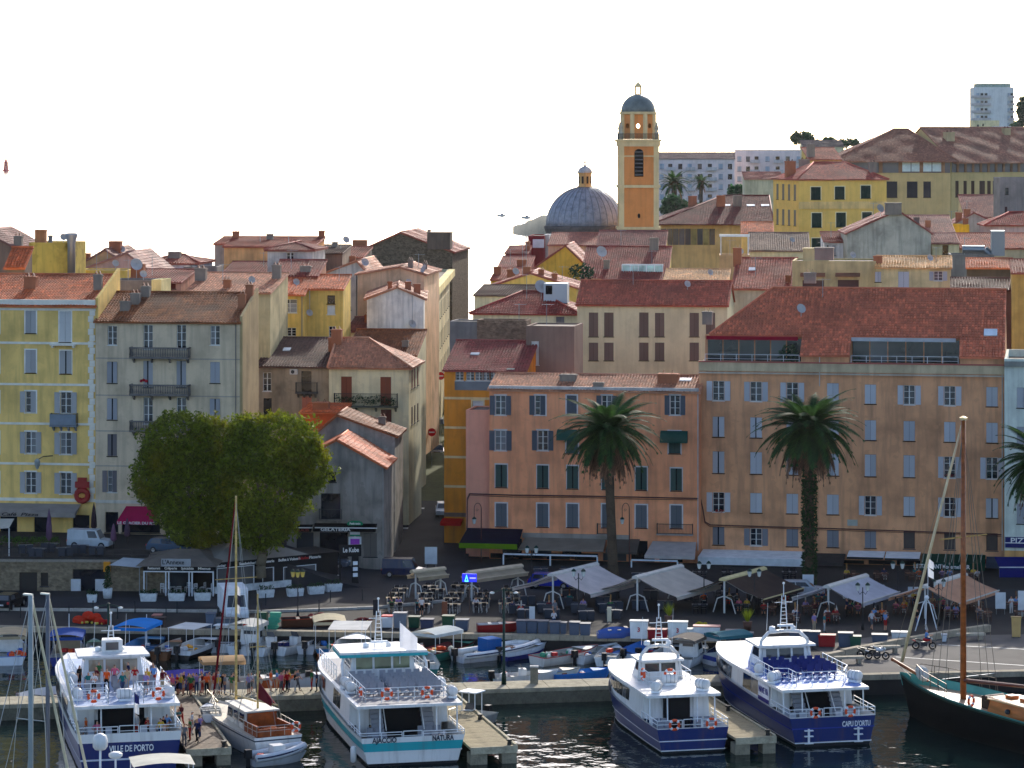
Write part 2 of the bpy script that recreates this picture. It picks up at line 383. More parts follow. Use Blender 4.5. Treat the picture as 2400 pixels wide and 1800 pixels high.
for i in range(n + 1):
    u = i / n; px = 1202 + 150 * u; hgt = 9.5 * (1 - (1 - u) ** 2.2) + .8 * math.sin(u * 31) * u + .15
    for k, (yo, f) in enumerate(((0, 0), (14, .45), (40, .8), (80, 1), (190, 0))):
        hd.v.append((sx(px, 1407), 1407 - 60 * u + yo, hgt * f - (.3 if f == 0 else 0) + random.uniform(-.3, .3) * f))
for i in range(n):
    for k in range(4): hd.f.append((i * 5 + k, (i + 1) * 5 + k, (i + 1) * 5 + k + 1, i * 5 + k + 1))
struct(hd.build('headland', M((62, 72, 66), 'stone'), None, True))

# ---------------------------------------------------------------- houses
YEL, GREY, STN, CRM, ORA, PNK, TER = (238, 198, 116), (210, 188, 156), (162, 144, 120), (226, 214, 172), (224, 146, 52), (240, 158, 112), (219, 158, 114)
WHT, PCH, MAU, BRN, YE2, BEI, PGR = (236, 230, 216), (232, 172, 112), (192, 158, 148), (132, 112, 98), (232, 194, 104), (206, 186, 138), (214, 220, 204)
T_RED, T_ORA, T_BRN, T_DRK, T_PAL = (158, 78, 58), (212, 112, 66), (150, 88, 50), (98, 70, 60), (196, 132, 98)
BLU, SLT, GRN, BRS, WFR = (178, 180, 182), (92, 97, 104), (70, 92, 84), (150, 84, 60), (214, 214, 208)
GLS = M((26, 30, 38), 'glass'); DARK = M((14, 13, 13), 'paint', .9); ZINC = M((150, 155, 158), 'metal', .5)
CHIM = M((165, 105, 75), 'plaster'); CHIMG = M((140, 128, 115), 'plaster')

def tiles(mb, pts, pitch=.3, row=.42, hgt=.1):
    pts = [Vector(p) for p in pts]
    e1 = (pts[1] - pts[0]).normalized(); n = e1.cross(pts[2] - pts[0]).normalized()
    if n.z < 0: n = -n
    e2 = n.cross(e1)
    if e2.z < 0: e2 = -e2
    P0 = pts[0]; pl = [((p - P0).dot(e1), (p - P0).dot(e2)) for p in pts]
    s0, s1 = min(p[0] for p in pl), max(p[0] for p in pl); nc = max(2, int((s1 - s0) / pitch)); pw = (s1 - s0) / nc
    V, Fc = mb.v, mb.f
    for i in range(nc):
        s = s0 + (i + .5) * pw; ts = []
        for (a, ta), (b_, tb) in zip(pl, pl[1:] + pl[:1]):
            if (a - s) * (b_ - s) <= 0 and abs(a - b_) > 1e-6: ts.append(ta + (tb - ta) * (s - a) / (b_ - a))
        if len(ts) < 2: continue
        t0, t1 = min(ts), max(ts)
        if t1 - t0 < .1: continue
        nr = max(1, int(round((t1 - t0) / row))); rl = (t1 - t0) / nr; hw = pw * .46
        for j in range(nr):
            o = len(V); jt = random.uniform(-.012, .012)
            for t, sc_, lf in ((t0 + j * rl - .03, 1., .045), (t0 + (j + 1) * rl, .84, .0)):
                c = P0 + e1 * (s + jt) + e2 * t + n * (.05 * math.sin(s * .8 + P0.x) * math.sin(t * .9 + 1))
                for q, hh in ((-hw, 0), (-hw * .55, hgt), (hw * .55, hgt), (hw, 0)):
                    V.append(tuple(c + e1 * (q * sc_) + n * (hh * sc_ + lf)))
            Fc += [(o, o + 1, o + 5, o + 4), (o + 1, o + 2, o + 6, o + 5), (o + 2, o + 3, o + 7, o + 6), (o, o + 3, o + 2, o + 1)]

WCACHE = {}
def wmesh(key, fn, mat):
    k = key + (mat.name,)
    if k not in WCACHE:
        b = MB(); fn(b); me = b.mesh(key[0]); me.materials.append(mat); WCACHE[k] = me
    return WCACHE[k]
def window(parent, x, z0, w, h, style, sh=BLU, fr=WFR, surround=None, yd=.0):
    """one window at local x (centre), sill z0; front face of the wall is y = yd"""
    w = round(w * 20) / 20; h = round(h * 20) / 20
    FM = M(fr, 'paint', .5); SM = M(sh, 'louver')
    def fframe(b):
        d = .16; t = .055
        b.box(-w / 2, d, 0, -w / 2 + t, d + .06, h); b.box(w / 2 - t, d, 0, w / 2, d + .06, h)
        b.box(-w / 2 + t, d, 0, w / 2 - t, d + .06, t); b.box(-w / 2 + t, d, h - t, w / 2 - t, d + .06, h)
        b.box(-.045, d - .01, t, .045, d + .07, h - t)
        for zz in (.36, .68): b.box(-w / 2 + t, d + .005, h * zz - .02, w / 2 - t, d + .05, h * zz + .02)
        b.box(-w / 2 - .06, -.07, -.07, w / 2 + .06, .15, -.005)
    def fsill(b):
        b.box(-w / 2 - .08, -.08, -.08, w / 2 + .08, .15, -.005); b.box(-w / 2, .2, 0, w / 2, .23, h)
    root = None
    if style in ('open', 'plain', 'openR'):
        root = put('window', wmesh(('window', 'f', w, h), fframe, FM), parent, (x, yd, z0))
        for s_ in (-1, 1):
            put('pane', wmesh(('pane', w, h), lambda b: b.poly((-w / 4 + .03, .19, .05), (w / 4 - .05, .19, .05), (w / 4 - .05, .19, h - .05), (-w / 4 + .03, .19, h - .05)), GLS), root, (s_ * w / 4 + (.01 if s_ < 0 else .01), 0, 0))
    else:
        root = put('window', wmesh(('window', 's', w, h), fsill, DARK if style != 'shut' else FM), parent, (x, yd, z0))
    def leaf(b):
        b.box(-w / 4 + .012, -.02, .02, w / 4 - .012, .025, h - .02)
        for zz in (.02, h * .42, h - .1): b.box(-w / 4 + .012, -.035, zz, w / 4 - .012, -.018, zz + .08)
        for xx in (-w / 4 + .012, w / 4 - .072): b.box(xx, -.034, .02, xx + .06, -.019, h - .02)
    lm = wmesh(('shutter', w, h), leaf, SM)
    if style == 'closed':
        for s_ in (-1, 1): put('shutter', lm, root, (s_ * w / 4, .03, 0))
    elif style == 'half':
        put('shutter', lm, root, (-w / 4 - .06, .02, 0), R(-12)); put('shutter', lm, root, (w / 4 + .03, .03, 0), R(4))
    elif style == 'gap':
        put('shutter', lm, root, (-w / 4 - .05, .0, 0), R(16)); put('shutter', lm, root, (w / 4 + .05, .0, 0), R(-16))
    elif style == 'open':
        for s_ in (-1, 1): put('shutter', lm, root, (s_ * (w * .75 + .03), -.06, 0), R(s_ * 3))
    elif style == 'openR':
        put('shutter', lm, root, (-(w * .75 + .03), -.06, 0), 0); put('shutter', lm, root, (w / 4, .03, 0))
    elif style == 'dark':
        put('pane', wmesh(('pane', 'd', w, h), lambda b: b.poly((-w / 2 + .04, .18, .04), (w / 2 - .04, .18, .04), (w / 2 - .04, .18, h - .04), (-w / 2 + .04, .18, h - .04)), GLS), root, (0, 0, 0))
    if surround:
        def fs(b):
            t = .13
            b.box(-w / 2 - t, -.025, -.1, -w / 2, .02, h + t); b.box(w / 2, -.025, -.1, w / 2 + t, .02, h + t)
            b.box(-w / 2, -.025, h, w / 2, .02, h + t)
        put('surround', wmesh(('surround', w, h), fs, M(surround, 'paint', .7)), root, (0, 0, 0))
    return root

class House:
    def __init__(s, name, label, xl, xr, Y, ye, zb, d, wall, ang=-10, cat='house', yer=None, wk='plaster', wamp=1.0):
        a = R(ang); s.u = (math.cos(a), math.sin(a)); s.vv = (-math.sin(a), math.cos(a))
        s.O = (sx(xl, Y), Y); k = (xr - CX) / F; s.w = (k * Y - s.O[0]) / (s.u[0] - k * s.u[1])
        s.zb = zb; s.h = at(xl, ye, Y).z - zb; s.d = d
        s.root = thing(name, label, cat, (s.O[0], Y, zb), a); s.wm = M(wall, wk, None, wamp); s.open = []; s.wins = []
        s.wall = MB(); s.roofmb = MB(); s.tilemb = MB(); s.gab = None; s.zr = lambda x, y: s.h; s.roof = None
    def pt(s, px, py, yl=0):
        k = (px - CX) / F; bx = s.O[0] + yl * s.vv[0]; by = s.O[1] + yl * s.vv[1]
        t = (k * by - bx) / (s.u[0] - k * s.u[1]); Yp = by + t * s.u[1]
        return t, CAMH - (py - YH) * Yp / F - s.zb
    def zat(s, py, px, yl=0): return s.pt(px, py, yl)[1]
    def win(s, xc, yt, wp, hp, style='closed', hole=True, **kw):
        x, z1 = s.pt(xc, yt); _, z0 = s.pt(xc, yt + hp); x2, _ = s.pt(xc + wp, yt); w_ = round((x2 - x) * 20) / 20; h = round((z1 - z0) * 20) / 20
        if hole: s.open.append((x - w_ / 2, z0, x + w_ / 2, z0 + h))
        if style != 'hole': s.wins.append((x, z0, w_, h, style, kw))
        return x, z0, w_, h
    def walls(s, top=None):
        w_, d, h = s.w, s.d, s.h; m = s.wall
        xs = sorted({0, w_} | {round(v, 4) for o in s.open for v in (o[0], o[2]) if 0 < v < w_}); zs = sorted({0, h} | {round(v, 4) for o in s.open for v in (o[1], o[3]) if 0 < v < h})
        op = [tuple(round(v, 4) for v in o) for o in s.open]
        for x0, x1 in zip(xs[:-1], xs[1:]):
            for z0, z1 in zip(zs[:-1], zs[1:]):
                cx, cz = (x0 + x1) / 2, (z0 + z1) / 2
                if any(o[0] < cx < o[2] and o[1] < cz < o[3] for o in op): continue
                m.poly((x0, 0, z0), (x1, 0, z0), (x1, 0, z1), (x0, 0, z1))
        for x0, z0, x1, z1 in op:
            e = .26
            m.poly((x0, 0, z0), (x0, 0, z1), (x0, e, z1), (x0, e, z0)); m.poly((x1, 0, z0), (x1, e, z0), (x1, e, z1), (x1, 0, z1))
            m.poly((x0, 0, z1), (x1, 0, z1), (x1, e, z1), (x0, e, z1)); m.poly((x0, 0, z0), (x0, e, z0), (x1, e, z0), (x1, 0, z0))
            m.poly((x0, e, z0), (x1, e, z0), (x1, e, z1), (x0, e, z1))
        m.poly((w_, 0, 0), (w_, d, 0), (w_, d, h), (w_, 0, h)); m.poly((0, d, 0), (0, 0, 0), (0, 0, h), (0, d, h)); m.poly((w_, d, 0), (0, d, 0), (0, d, h), (w_, d, h))
    def slope(s, *pts, t=.14):
        P = [Vector(p) for p in pts]; n = len(P); o = Vector((0, 0, -t))
        s.roofmb.add([p for p in P] + [p + o for p in P], [tuple(range(n)), tuple(range(2 * n - 1, n - 1, -1))] + [(i, n + i, n + (i + 1) % n, (i + 1) % n) for i in range(n)])
        if s.tl: tiles(s.tilemb, pts)
    def build(s, roof, tile=T_RED, chim=(), tl=True, o=.35, ridge=True, amp=1.0):
        w_, d, h = s.w, s.d, s.h; s.tl = tl; kind = roof[0]; e = .02
        RB = MB()
        if kind == 'front':
            rz = s.zat(roof[1], roof[2], d); sl_ = (rz - h) / d; s.zr = lambda x, y: h + y * sl_
            s.slope((-.15, -o, h - o * sl_ + .05), (w_ + .15, -o, h - o * sl_ + .05), (w_ + .15, d + .1, rz + .05), (-.15, d + .1, rz + .05))
            m = s.wall; m.poly((w_, 0, h), (w_, d, h), (w_, d, rz)); m.poly((0, d, h), (0, 0, h), (0, d, rz)); m.poly((0, d, h), (w_, d, h), (w_, d, rz), (0, d, rz))
            RB.cyl((-.15, d, rz + .1), (w_ + .15, d, rz + .1), .13, None, 6)
        elif kind == 'par':
            q = d * (roof[3] if len(roof) > 3 else .5); rz = s.zat(roof[1], roof[2], q); sf = (rz - h) / q; sb = (rz - h) / (d - q)
            s.zr = lambda x, y: h + y * sf if y < q else rz - (y - q) * sb
            s.slope((-.2, -o, h - o * sf + .05), (w_ + .2, -o, h - o * sf + .05), (w_ + .2, q, rz + .05), (-.2, q, rz + .05))
            s.slope((w_ + .2, d + o, h - o * sb + .05), (-.2, d + o, h - o * sb + .05), (-.2, q + e, rz + .05), (w_ + .2, q + e, rz + .05))
            m = s.wall; m.poly((w_, 0, h), (w_, d, h), (w_, q, rz)); m.poly((0, d, h), (0, 0, h), (0, q, rz))
            RB.cyl((-.2, q, rz + .12), (w_ + .2, q, rz + .12), .14, None, 6)
        elif kind == 'perp':
            ax, az = s.pt(roof[1], roof[2]); hl = roof[3] if len(roof) > 3 else h; hr = roof[4] if len(roof) > 4 else h
            sl_, sr = (az - hl) / ax, (az - hr) / (w_ - ax); s.zr = lambda x, y: hl + x * sl_ if x < ax else az - (x - ax) * sr
            s.slope((-o, d + .1, hl - o * sl_ + .05), (-o, -o * .6, hl - o * sl_ + .05), (ax, -o * .6, az + .05), (ax, d + .1, az + .05))
            s.slope((w_ + o, -o * .6, hr - o * sr + .05), (w_ + o, d + .1, hr - o * sr + .05), (ax + e, d + .1, az + .05), (ax + e, -o * .6, az + .05))
            m = s.wall; top = [(0, 0, h), (w_, 0, h)]
            m.poly((0, 0, h), (w_, 0, h), (ax, 0, az)); m.poly((w_, d, h), (0, d, h), (ax, d, az))
            RB.cyl((ax, -o * .6, az + .1), (ax, d, az + .1), .14, None, 6)
        elif kind == 'hip':
            q = d * .5; rz = s.zat(roof[1], roof[2], q); il, ir = roof[3], roof[4]; sf = (rz - h) / q
            xa, xb = il, w_ - ir
            s.zr = lambda x, y: min(h + y * sf, rz - max(0, y - q) * sf, h + max(x, 0) * (rz - h) / max(il, .01) if il > 0 else 99, h + max(0, w_ - x) * (rz - h) / max(ir, .01) if ir > 0 else 99)
            zo = h - o * sf + .05; l, r_, b0, b1 = -o if il > 0 else -.1, w_ + o if ir > 0 else w_ + .1, -o, d + o
            s.slope((l, b0, zo), (r_, b0, zo), (xb, q, rz), (xa, q, rz))
            s.slope((r_, b1, zo), (l, b1, zo), (xa, q + e, rz), (xb, q + e, rz))
            if ir > 0: s.slope((r_, b0, zo), (r_, b1, zo), (xb + e, q, rz))
            if il > 0: s.slope((l, b1, zo), (l, b0, zo), (xa - e, q, rz))
            RB.cyl((xa, q, rz + .1), (xb, q, rz + .1), .15, None, 6)
            for pa, pb in (((r_, b0, zo + .1), (xb, q, rz + .1)), ((l, b0, zo + .1), (xa, q, rz + .1))): RB.cyl(pa, pb, .13, None, 6)
        elif kind == 'flat':
            ph = roof[1]; t = .25; m = s.roofmb
            m.box(0.01, 0.01, h - .3, w_ - .01, d - .01, h - .05)
            for bx in ((0, 0, w_, t), (0, d - t, w_, d), (0, t, t, d - t), (w_ - t, t, w_, d - t)): s.wall.box(bx[0], bx[1], h - .02, bx[2], bx[3], h + ph)
            s.zr = lambda x, y: h
        TM = M(tile, 'tile', None, amp)
        s.walls(); wl = s.wall.build('wall', s.wm, s.root); s.wallo = wl
        s.roof = s.roofmb.build('roof', TM if kind != 'flat' else CHIMG, s.root)
        if s.tilemb.v: struct(s.tilemb.build('roof_tiles', TM, s.roof, False), 'stuff')
        if RB.v: RB.build('ridge', TM, s.roof, True)
        for x, z0, ww, hh, st, kw in s.wins: window(s.root, x, z0, ww, hh, st, **kw)
        for c in chim: s.chimney(*c)
        return s
    def chimney(s, fx, fy, cw=.7, ch=1.3, mat=None, hood=True):
        x, y = fx * s.w, fy * s.d; z = s.zr(x, y); b = MB()
        b.box(x - cw / 2, y - cw * .4, z - .3, x + cw / 2, y + cw * .4, z + ch); b.box(x - cw / 2 - .06, y - cw * .4 - .06, z + ch - .16, x + cw / 2 + .06, y + cw * .4 + .06, z + ch - .05)
        o = b.build('chimney', mat or (CHIM if (int(x * 7) % 2) else CHIMG), s.roof)
        if hood:
            b = MB()
            for q in (-.22, .22):
                b.add([(x + q * cw - .14, y - .2, z + ch), (x + q * cw + .14, y - .2, z + ch), (x + q * cw, y - .2, z + ch + .34), (x + q * cw - .14, y + .2, z + ch), (x + q * cw + .14, y + .2, z + ch), (x + q * cw, y + .2, z + ch + .34)],
                      [(0, 2, 5, 3), (1, 4, 5, 2)])
            b.build('chimney_pot', M((120, 70, 50), 'tile'), s.roof)
    def antenna(s, fx, fy, hh=2.4):
        x, y = fx * s.w, fy * s.d; z = s.zr(x, y); b = MB(); b.cyl((x, y, z), (x, y, z + hh), .03, .03, 5)
        for k in range(5): b.cyl((x - .1 + .25 * k - .3, y - .35 + .05 * k, z + hh - .1), (x - .1 + .25 * k - .3, y + .35 - .05 * k, z + hh - .1), .014, .014, 4)
        b.cyl((x - .5, y, z + hh - .1), (x + .8, y, z + hh - .1), .02, .02, 4); b.build('antenna', ZINC, s.root)
    def dish(s, fx, fy, r=.45, hh=1.0, rz=.6):
        x, y = fx * s.w, fy * s.d; z = s.zr(x, y); b = MB(); b.cyl((x, y, z - .1), (x, y, z + hh), .035, .035, 5)
        n = 12; c = Vector((x, y - .08, z + hh)); ax = Vector((math.sin(rz), -math.cos(rz), .45)).normalized(); a1 = ax.orthogonal().normalized(); a2 = ax.cross(a1)
        vs = [c - ax * .14]
        for rr, dd in ((.55, -.09), (1, .05)):
            for i in range(n): t = 6.2832 * i / n; vs.append(c + (a1 * math.cos(t) + a2 * math.sin(t)) * r * rr + ax * dd)
        fs = [(0, 1 + i, 1 + (i + 1) % n) for i in range(n)] + [(1 + i, 1 + n + i, 1 + n + (i + 1) % n, 1 + (i + 1) % n) for i in range(n)]
        b.add(vs, fs); b.cyl(c, c + ax * .4, .02, .02, 4); b.build('satellite_dish', M((175, 172, 168), 'paint', .5), s.root, True)
    def skylight(s, fx, fy, ww=.9, ll=1.1):
        x, y = fx * s.w, fy * s.d; z = s.zr(x, y); sl_ = math.atan2(s.zr(x, y + .5) - z, .5)
        MB().cbox(x, y, z + .17, ww, ll, .1, 0, sl_).build('skylight', M((205, 212, 216), 'glass'), s.root)
    def band(s, py, px, hh, mat, out=.06, x0=0, x1=None, name='string_course'):
        z = s.zat(py, px); x1 = s.w if x1 is None else x1
        return MB().box(x0, -out, z - hh / 2, x1, .0, z + hh / 2).build(name, mat, s.root)
    def pipe(s, px, y0, y1, mat=None, r=.05):
        x, z1 = s.pt(px, y0); _, z0 = s.pt(px, y1); return MB().cyl((x, -.1, z0), (x, -.1, z1), r, r, 6).build('drainpipe', mat or M((170, 165, 158), 'paint'), s.root)
    def balcony(s, x0p, x1p, ytop, ybot, mat, out=.8, style='bars', brackets=True):
        x0, z1 = s.pt(x0p, ytop); x1, z0 = s.pt(x1p, ybot)
        b = MB(); b.box(x0, -out, z0 - .14, x1, -.001, z0)
        if brackets:
            for i in range(4): xx = x0 + .25 + (x1 - x0 - .5) * i / 3; b.xprism([(-.001, z0 - .14), (-.6 * out, z0 - .14), (-.001, z0 - .6)], xx - .1, xx + .1)
        o = b.build('balcony', mat, s.root); hh = z1 - z0
        b = MB(); pts = [(x0 + .05, -.02, z0), (x0 + .05, -out + .06, z0), (x1 - .05, -out + .06, z0), (x1 - .05, -.02, z0)]
        if style == 'baluster':
            for pa, pb in zip(pts[:-1], pts[1:]):
                A, B = Vector(pa), Vector(pb); L_ = (B - A).length; n = max(1, int(L_ / .17))
                dx, dy = abs(B.x - A.x), abs(B.y - A.y); mx, my = (A.x + B.x) / 2, (A.y + B.y) / 2
                for zz, th in ((z0 + .04, .08), (z0 + hh - .07, .14)): b.cbox(mx, my, zz, dx + .12, dy + .12, th)
                for i in range(n + 1):
                    p = A.lerp(B, i / n); b.lathe([(.035, z0 + .08), (.065, z0 + .25 * hh), (.03, z0 + .6 * hh), (.05, z0 + hh - .14)], 5, (p.x, p.y))
        else:
            for zz in (z0 + .06, z0 + hh): b.tube([(p[0], p[1], zz) for p in pts], .028, 5)
            for pa, pb in zip(pts[:-1], pts[1:]):
                A, B = Vector(pa), Vector(pb); n = max(1, int((B - A).length / .13))
                for i in range(n + 1): p = A.lerp(B, i / n); b.cyl(p, p + Vector((0, 0, hh)), .014, .014, 4)
        b.build('balustrade', mat if style == 'baluster' else M((52, 54, 52), 'paint'), o)
        return o
def sidewin(s, yl, z, w_, h_, style='closed', side=1, **kw):     # a window on the right (1) or left (-1) wall
    o = window(s.root, 0, 0, w_, h_, style, **kw); o.location = (s.w + .02 if side > 0 else -.02, yl, z); o.rotation_euler = (0, 0, R(90 * side)); return o
House.sidewin = sidewin
def sidewall(s, mat, rise=.6, x0=None, t=.28):
    q = s.d; z0, z1 = s.h + rise, s.zr(s.w / 2, q) + rise; x0 = s.w + .01 if x0 is None else x0
    return MB().xprism([(-.04, 0), (-.04, z0), (q, z1), (q, 0)], x0, x0 + t).build('side_wall', mat, s.root)
House.sidewall = sidewall
WS = (228, 222, 210)
# --- the quay-front row, left of the side street
h = House('apartment_house', 'yellow plastered apartment house with white string courses and grey shutters', -240, 224, 303.55, 713, TZ, 8, YEL, -8, 'building')
for k, (yt, hp, ls, rs) in enumerate(((729, 52, 'closed', None), (820, 54, 'closed', 'gap'), (917, 50, 'openR', 'open'), (1012, 51, 'open', 'open'), (1106, 50, 'open', 'open'))):
    c = (182, 180, 176); h.win(72, yt, 24, hp, ls, sh=c, surround=WS)
    if rs: h.win(154, yt + 2, 26, hp, rs, sh=c, surround=WS)
    for q in (-14, -100, -180): h.win(q, yt, 24, hp, 'closed', sh=c, surround=WS)
h.win(153, 730, 27, 72, 'closed', sh=(210, 208, 202), surround=WS)
for px in (20, 100, 190): h.win(px, 1207, 40, 42, 'dark')
h.build(('front', 645, 150), T_ORA, [(.61, .55, 1.2, 1.2), (.957, .5, .8, 1.6)], amp=1.3); h.sidewall(M(YEL, 'plaster'), .75)
wt = M((226, 218, 200), 'paint', .8)
for y in (725, 804, 901, 993, 1087): h.band(y, 100, .22, wt)
h.band(708, 100, .5, wt, .3, name='cornice'); h.band(1171, 100, .3, wt)
zb_ = h.zat(1171, 200); zt_ = h.zat(725, 200)
nq = 30; qm = MB().box(0, -.05, 0, .55, 0, (zt_ - zb_) / nq - .03).mesh('quoin'); qm.materials.append(wt)
for i in range(nq): put('quoin', qm, h.root, (h.w - (.6 if i % 2 else .75), 0, zb_ + i * (zt_ - zb_) / nq))
b = MB(); x0, z0 = h.pt(121, 806); x1, _ = h.pt(179, 806); b.box(x0, -.7, z0 - .12, x1, 0, z0); b.box(x0 + .1, -.5, z0 - .35, x0 + .3, 0, z0 - .12); b.box(x1 - .3, -.5, z0 - .35, x1 - .1, 0, z0 - .12); b.build('balcony', wt, h.root)
o = h.balcony(121, 184, 968, 996, M((120, 128, 134), 'paint'), .8); x0, z1 = h.pt(122, 969); x1, z0 = h.pt(183, 995)
MB().box(x0, -.84, z0, x1, -.8, z1).build('balcony_panel', M((118, 128, 136), 'paint'), o)
AWB = M((168, 158, 148), 'fabric'); LT = M((60, 52, 50), 'paint')
def wall_awning(s, x0p, x1p, yt, yb, mat, out, drop=.35, vmat=None, txt=None, tmat=None, tsz=.4, shear=0, flare=0.0):
    x0, z1 = s.pt(x0p, yt); x1, _ = s.pt(x1p, yt); xx0, z0 = s.pt(x0p, yb, -out)
    m = MB(); m.poly((x0, -.02, z1), (x1, -.02, z1), (x1 + flare, -out, z0), (x0 - flare, -out, z0)); m.poly((x0, -.02, z1 - .04), (x0 - flare, -out, z0 - .04), (x1 + flare, -out, z0 - .04), (x1, -.02, z1 - .04))
    m.poly((x0, -.02, z1), (x0 - flare, -out, z0), (x0 - flare, -out, z0 - drop)); m.poly((x1, -.02, z1), (x1 + flare, -out, z0 - drop), (x1 + flare, -out, z0))
    o = m.build('awning', mat, s.root); MB().box(x0 - flare, -out - .03, z0 - drop, x1 + flare, -out, z0).build('valance', vmat or mat, o)
    if txt:
        for t_, fx, wd in txt: lettering(t_, tsz, tmat or LT, o, (x0 + (x1 - x0) * fx, -out - .045, z0 - drop * .5), shear=shear, width=wd)
    return o
wall_awning(h, -200, 190, 1175, 1196, AWB, 2.2, .45, txt=[('Le Café', .577, 2.6), ('Pizza', .73, 1.8)], tsz=.42, shear=.25)
b = MB(); x, z = h.pt(105, 1075); b.tube([(x + .8, 0, z + .3), (x + .1, -.9, z + .3), (x - .4, -1.2, z)], .05); b.build('lamp_bracket', M((40, 44, 42), 'paint'), h.root)
MB().lathe([(.1, z - .9), (.28, z - .5), (.3, z - .1), (.1, z + .12)], 8, (x - .4, -1.2)).build('lantern', M((150, 155, 150), 'glass'), h.root)
b = MB(); x, z = h.pt(196, 1160)
b.torus((x, -.5, z), .55, .3, 'Y', 12, 6); b.box(x - .7, -.62, z + .75, x + .7, -.4, z + 1.35); b.box(x - .45, -.6, z + 1.35, x + .45, -.42, z + 1.75); b.build('hanging_sign', M((150, 40, 36), 'paint'), h.root)
MB().box(x - .4, -.63, z - .18, x + .4, -.52, z + .18).build('sign_plate', M((200, 140, 70), 'paint'), h.root)

h = House('apartment_house', 'grey rendered apartment house with three stone balconies and mossy brown roof', 224, 562, 300.4, 752, TZ, 7, GREY, -8, 'building')
for c, px in enumerate((263, 347, 425, 504)):
    for r_, (yt, hp, st) in enumerate(((763, 46, ('plain',) * 4), (848, 50, ('gap', 'half', 'half', 'closed')), (934, 50, ('gap', 'plain', 'plain', 'gap')), (1018, 51, ('half', 'closed', 'closed', 'closed')), (1103, 51, ('openR', 'closed', 'closed', 'closed')))):
        e = 12 if 1 <= c <= 2 and r_ in (0, 1, 2) else 0
        h.win(px, yt - (0 if not e else 2), 22, hp + e, st[c], sh=(172, 172, 174) if r_ < 3 else (128, 122, 122))
h.win(262, 1200, 30, 48, 'dark')
h.win(330, 1215, 90, 34, 'dark')
h.build(('front', 687, 420), T_BRN, [(.16, .35, .9, 1.0), (.2, .6, .9, 1.1), (.24, .85, .9, 1.1), (.965, .45, .7, 1.5), (.985, .75, .7, 1.6)], amp=1.6)
h.sidewall(M((172, 148, 106), 'plaster'), .55)
SB = M((112, 106, 100), 'concrete')
for a, b_ in ((812, 837), (899, 924), (984, 1009)): h.balcony(309, 447, a, b_, SB, 1.0, 'baluster')
for y in (841, 928, 1012, 1094): h.band(y, 400, .12, M((172, 160, 144), 'plaster'), .03)
h.band(1178, 400, .3, M((205, 198, 182), 'plaster'), .1); h.pipe(553, 752, 1240, M((120, 112, 104), 'paint'))
MAG = M((190, 20, 82), 'fabric'); WL = M((225, 215, 215), 'paint')
wall_awning(h, 296, 372, 1186, 1222, MAG, 2.6, .3, txt=[('LE GLACIER DU ROI', .55, 3.9)], tmat=WL, tsz=.34, flare=.25)
bt = MB(); x, z = h.pt(336, 896); [bt.sph((x + .25 * k, -.85, z + .2 + .08 * (k % 2)), .16, 6, 4) for k in range(3)]; bt.build('flower_box', M((170, 50, 60), 'leaf'), h.root)

h = House('old_house', 'stained grey house with dark tiled roof and small railed balcony', 603, 771, 327.5, 858, 2.6, 9, STN, -6, wamp=1.9)
h.win(626, 873, 20, 44, 'plain'); h.win(718, 870, 24, 55, 'dark'); h.win(719, 929, 23, 40, 'closed', sh=(200, 120, 95)); h.win(627, 933, 20, 42, 'dark')
h.build(('front', 793, 690), T_DRK, [(.96, .5, .9, 1.6)], amp=1.2); h.skylight(.3, .55, .8, .9)
h.balcony(694, 745, 896, 919, M((96, 92, 88), 'concrete'), .7)
x, z = h.pt(689, 871); b = MB(); b.box(x - .4, -.35, z - .28, x + .4, -.02, z + .28); b.build('air_conditioner', M((196, 192, 184), 'paint'), h.root); MB().lathe([(.01, 0), (.2, 0), (.2, .02)], 10).build('fan_grille', M((60, 60, 60), 'paint'), h.root, False, (x - .08, -.36, z), (R(90), 0, 0))

h = House('old_house', 'cream corner house with hipped roof and long green planted balcony', 771, 958, 325.5, 859, 2.4, 10, CRM, -6)
for px in (812, 904): h.win(px, 883, 25, 67, 'closed', sh=BRS)
h.win(905, 960, 25, 45, 'closed', sh=(104, 56, 44))
h.build(('hip', 794, 810, 0, 5.0), T_PAL, [(.02, .42, 1.1, 1.5)]); h.balcony(784, 933, 921, 952, M((96, 100, 84), 'concrete'), .8)
for yl in (2.5, 4.6, 7): h.sidewin(yl, h.zat(915, 958), .9, 2.0, 'closed', sh=BRS); h.sidewin(yl, h.zat(1000, 958), .9, 1.9, 'closed', sh=(96, 70, 56))
def leaves(mb, c, r, n, s, squash=(1, 1, 1), shell=.0):
    for _ in range(n):
        while True:
            p = rng.uniform(-1, 1, 3)
            q = float(np.dot(p, p))
            if shell ** 2 <= q <= 1: break
        p = Vector((c[0] + p[0] * r * squash[0], c[1] + p[1] * r * squash[1], c[2] + p[2] * r * squash[2]))
        a = Vector(rng.normal(size=3)).normalized(); b_ = a.orthogonal().normalized(); k = s * rng.uniform(.6, 1.3); w_ = k * .45
        o = len(mb.v); c_ = a.cross(b_)
        mb.v += [tuple(p - b_ * k), tuple(p + c_ * w_), tuple(p + b_ * k), tuple(p - c_ * w_)]; mb.f.append((o, o + 1, o + 2, o + 3))
LEAF = M((62, 92, 30), 'leaf'); LEAFD = M((40, 66, 34), 'leaf')
x0, z0 = h.pt(790, 940); x1, _ = h.pt(928, 940)
for i in range(9): b = MB(); leaves(b, (x0 + (x1 - x0) * (i + .5) / 9, -.65, z0 + .1 + .25 * (i % 3 == 0)), .5, 70, .12); struct(b.build('balcony_plant', LEAFD, h.root), 'stuff')

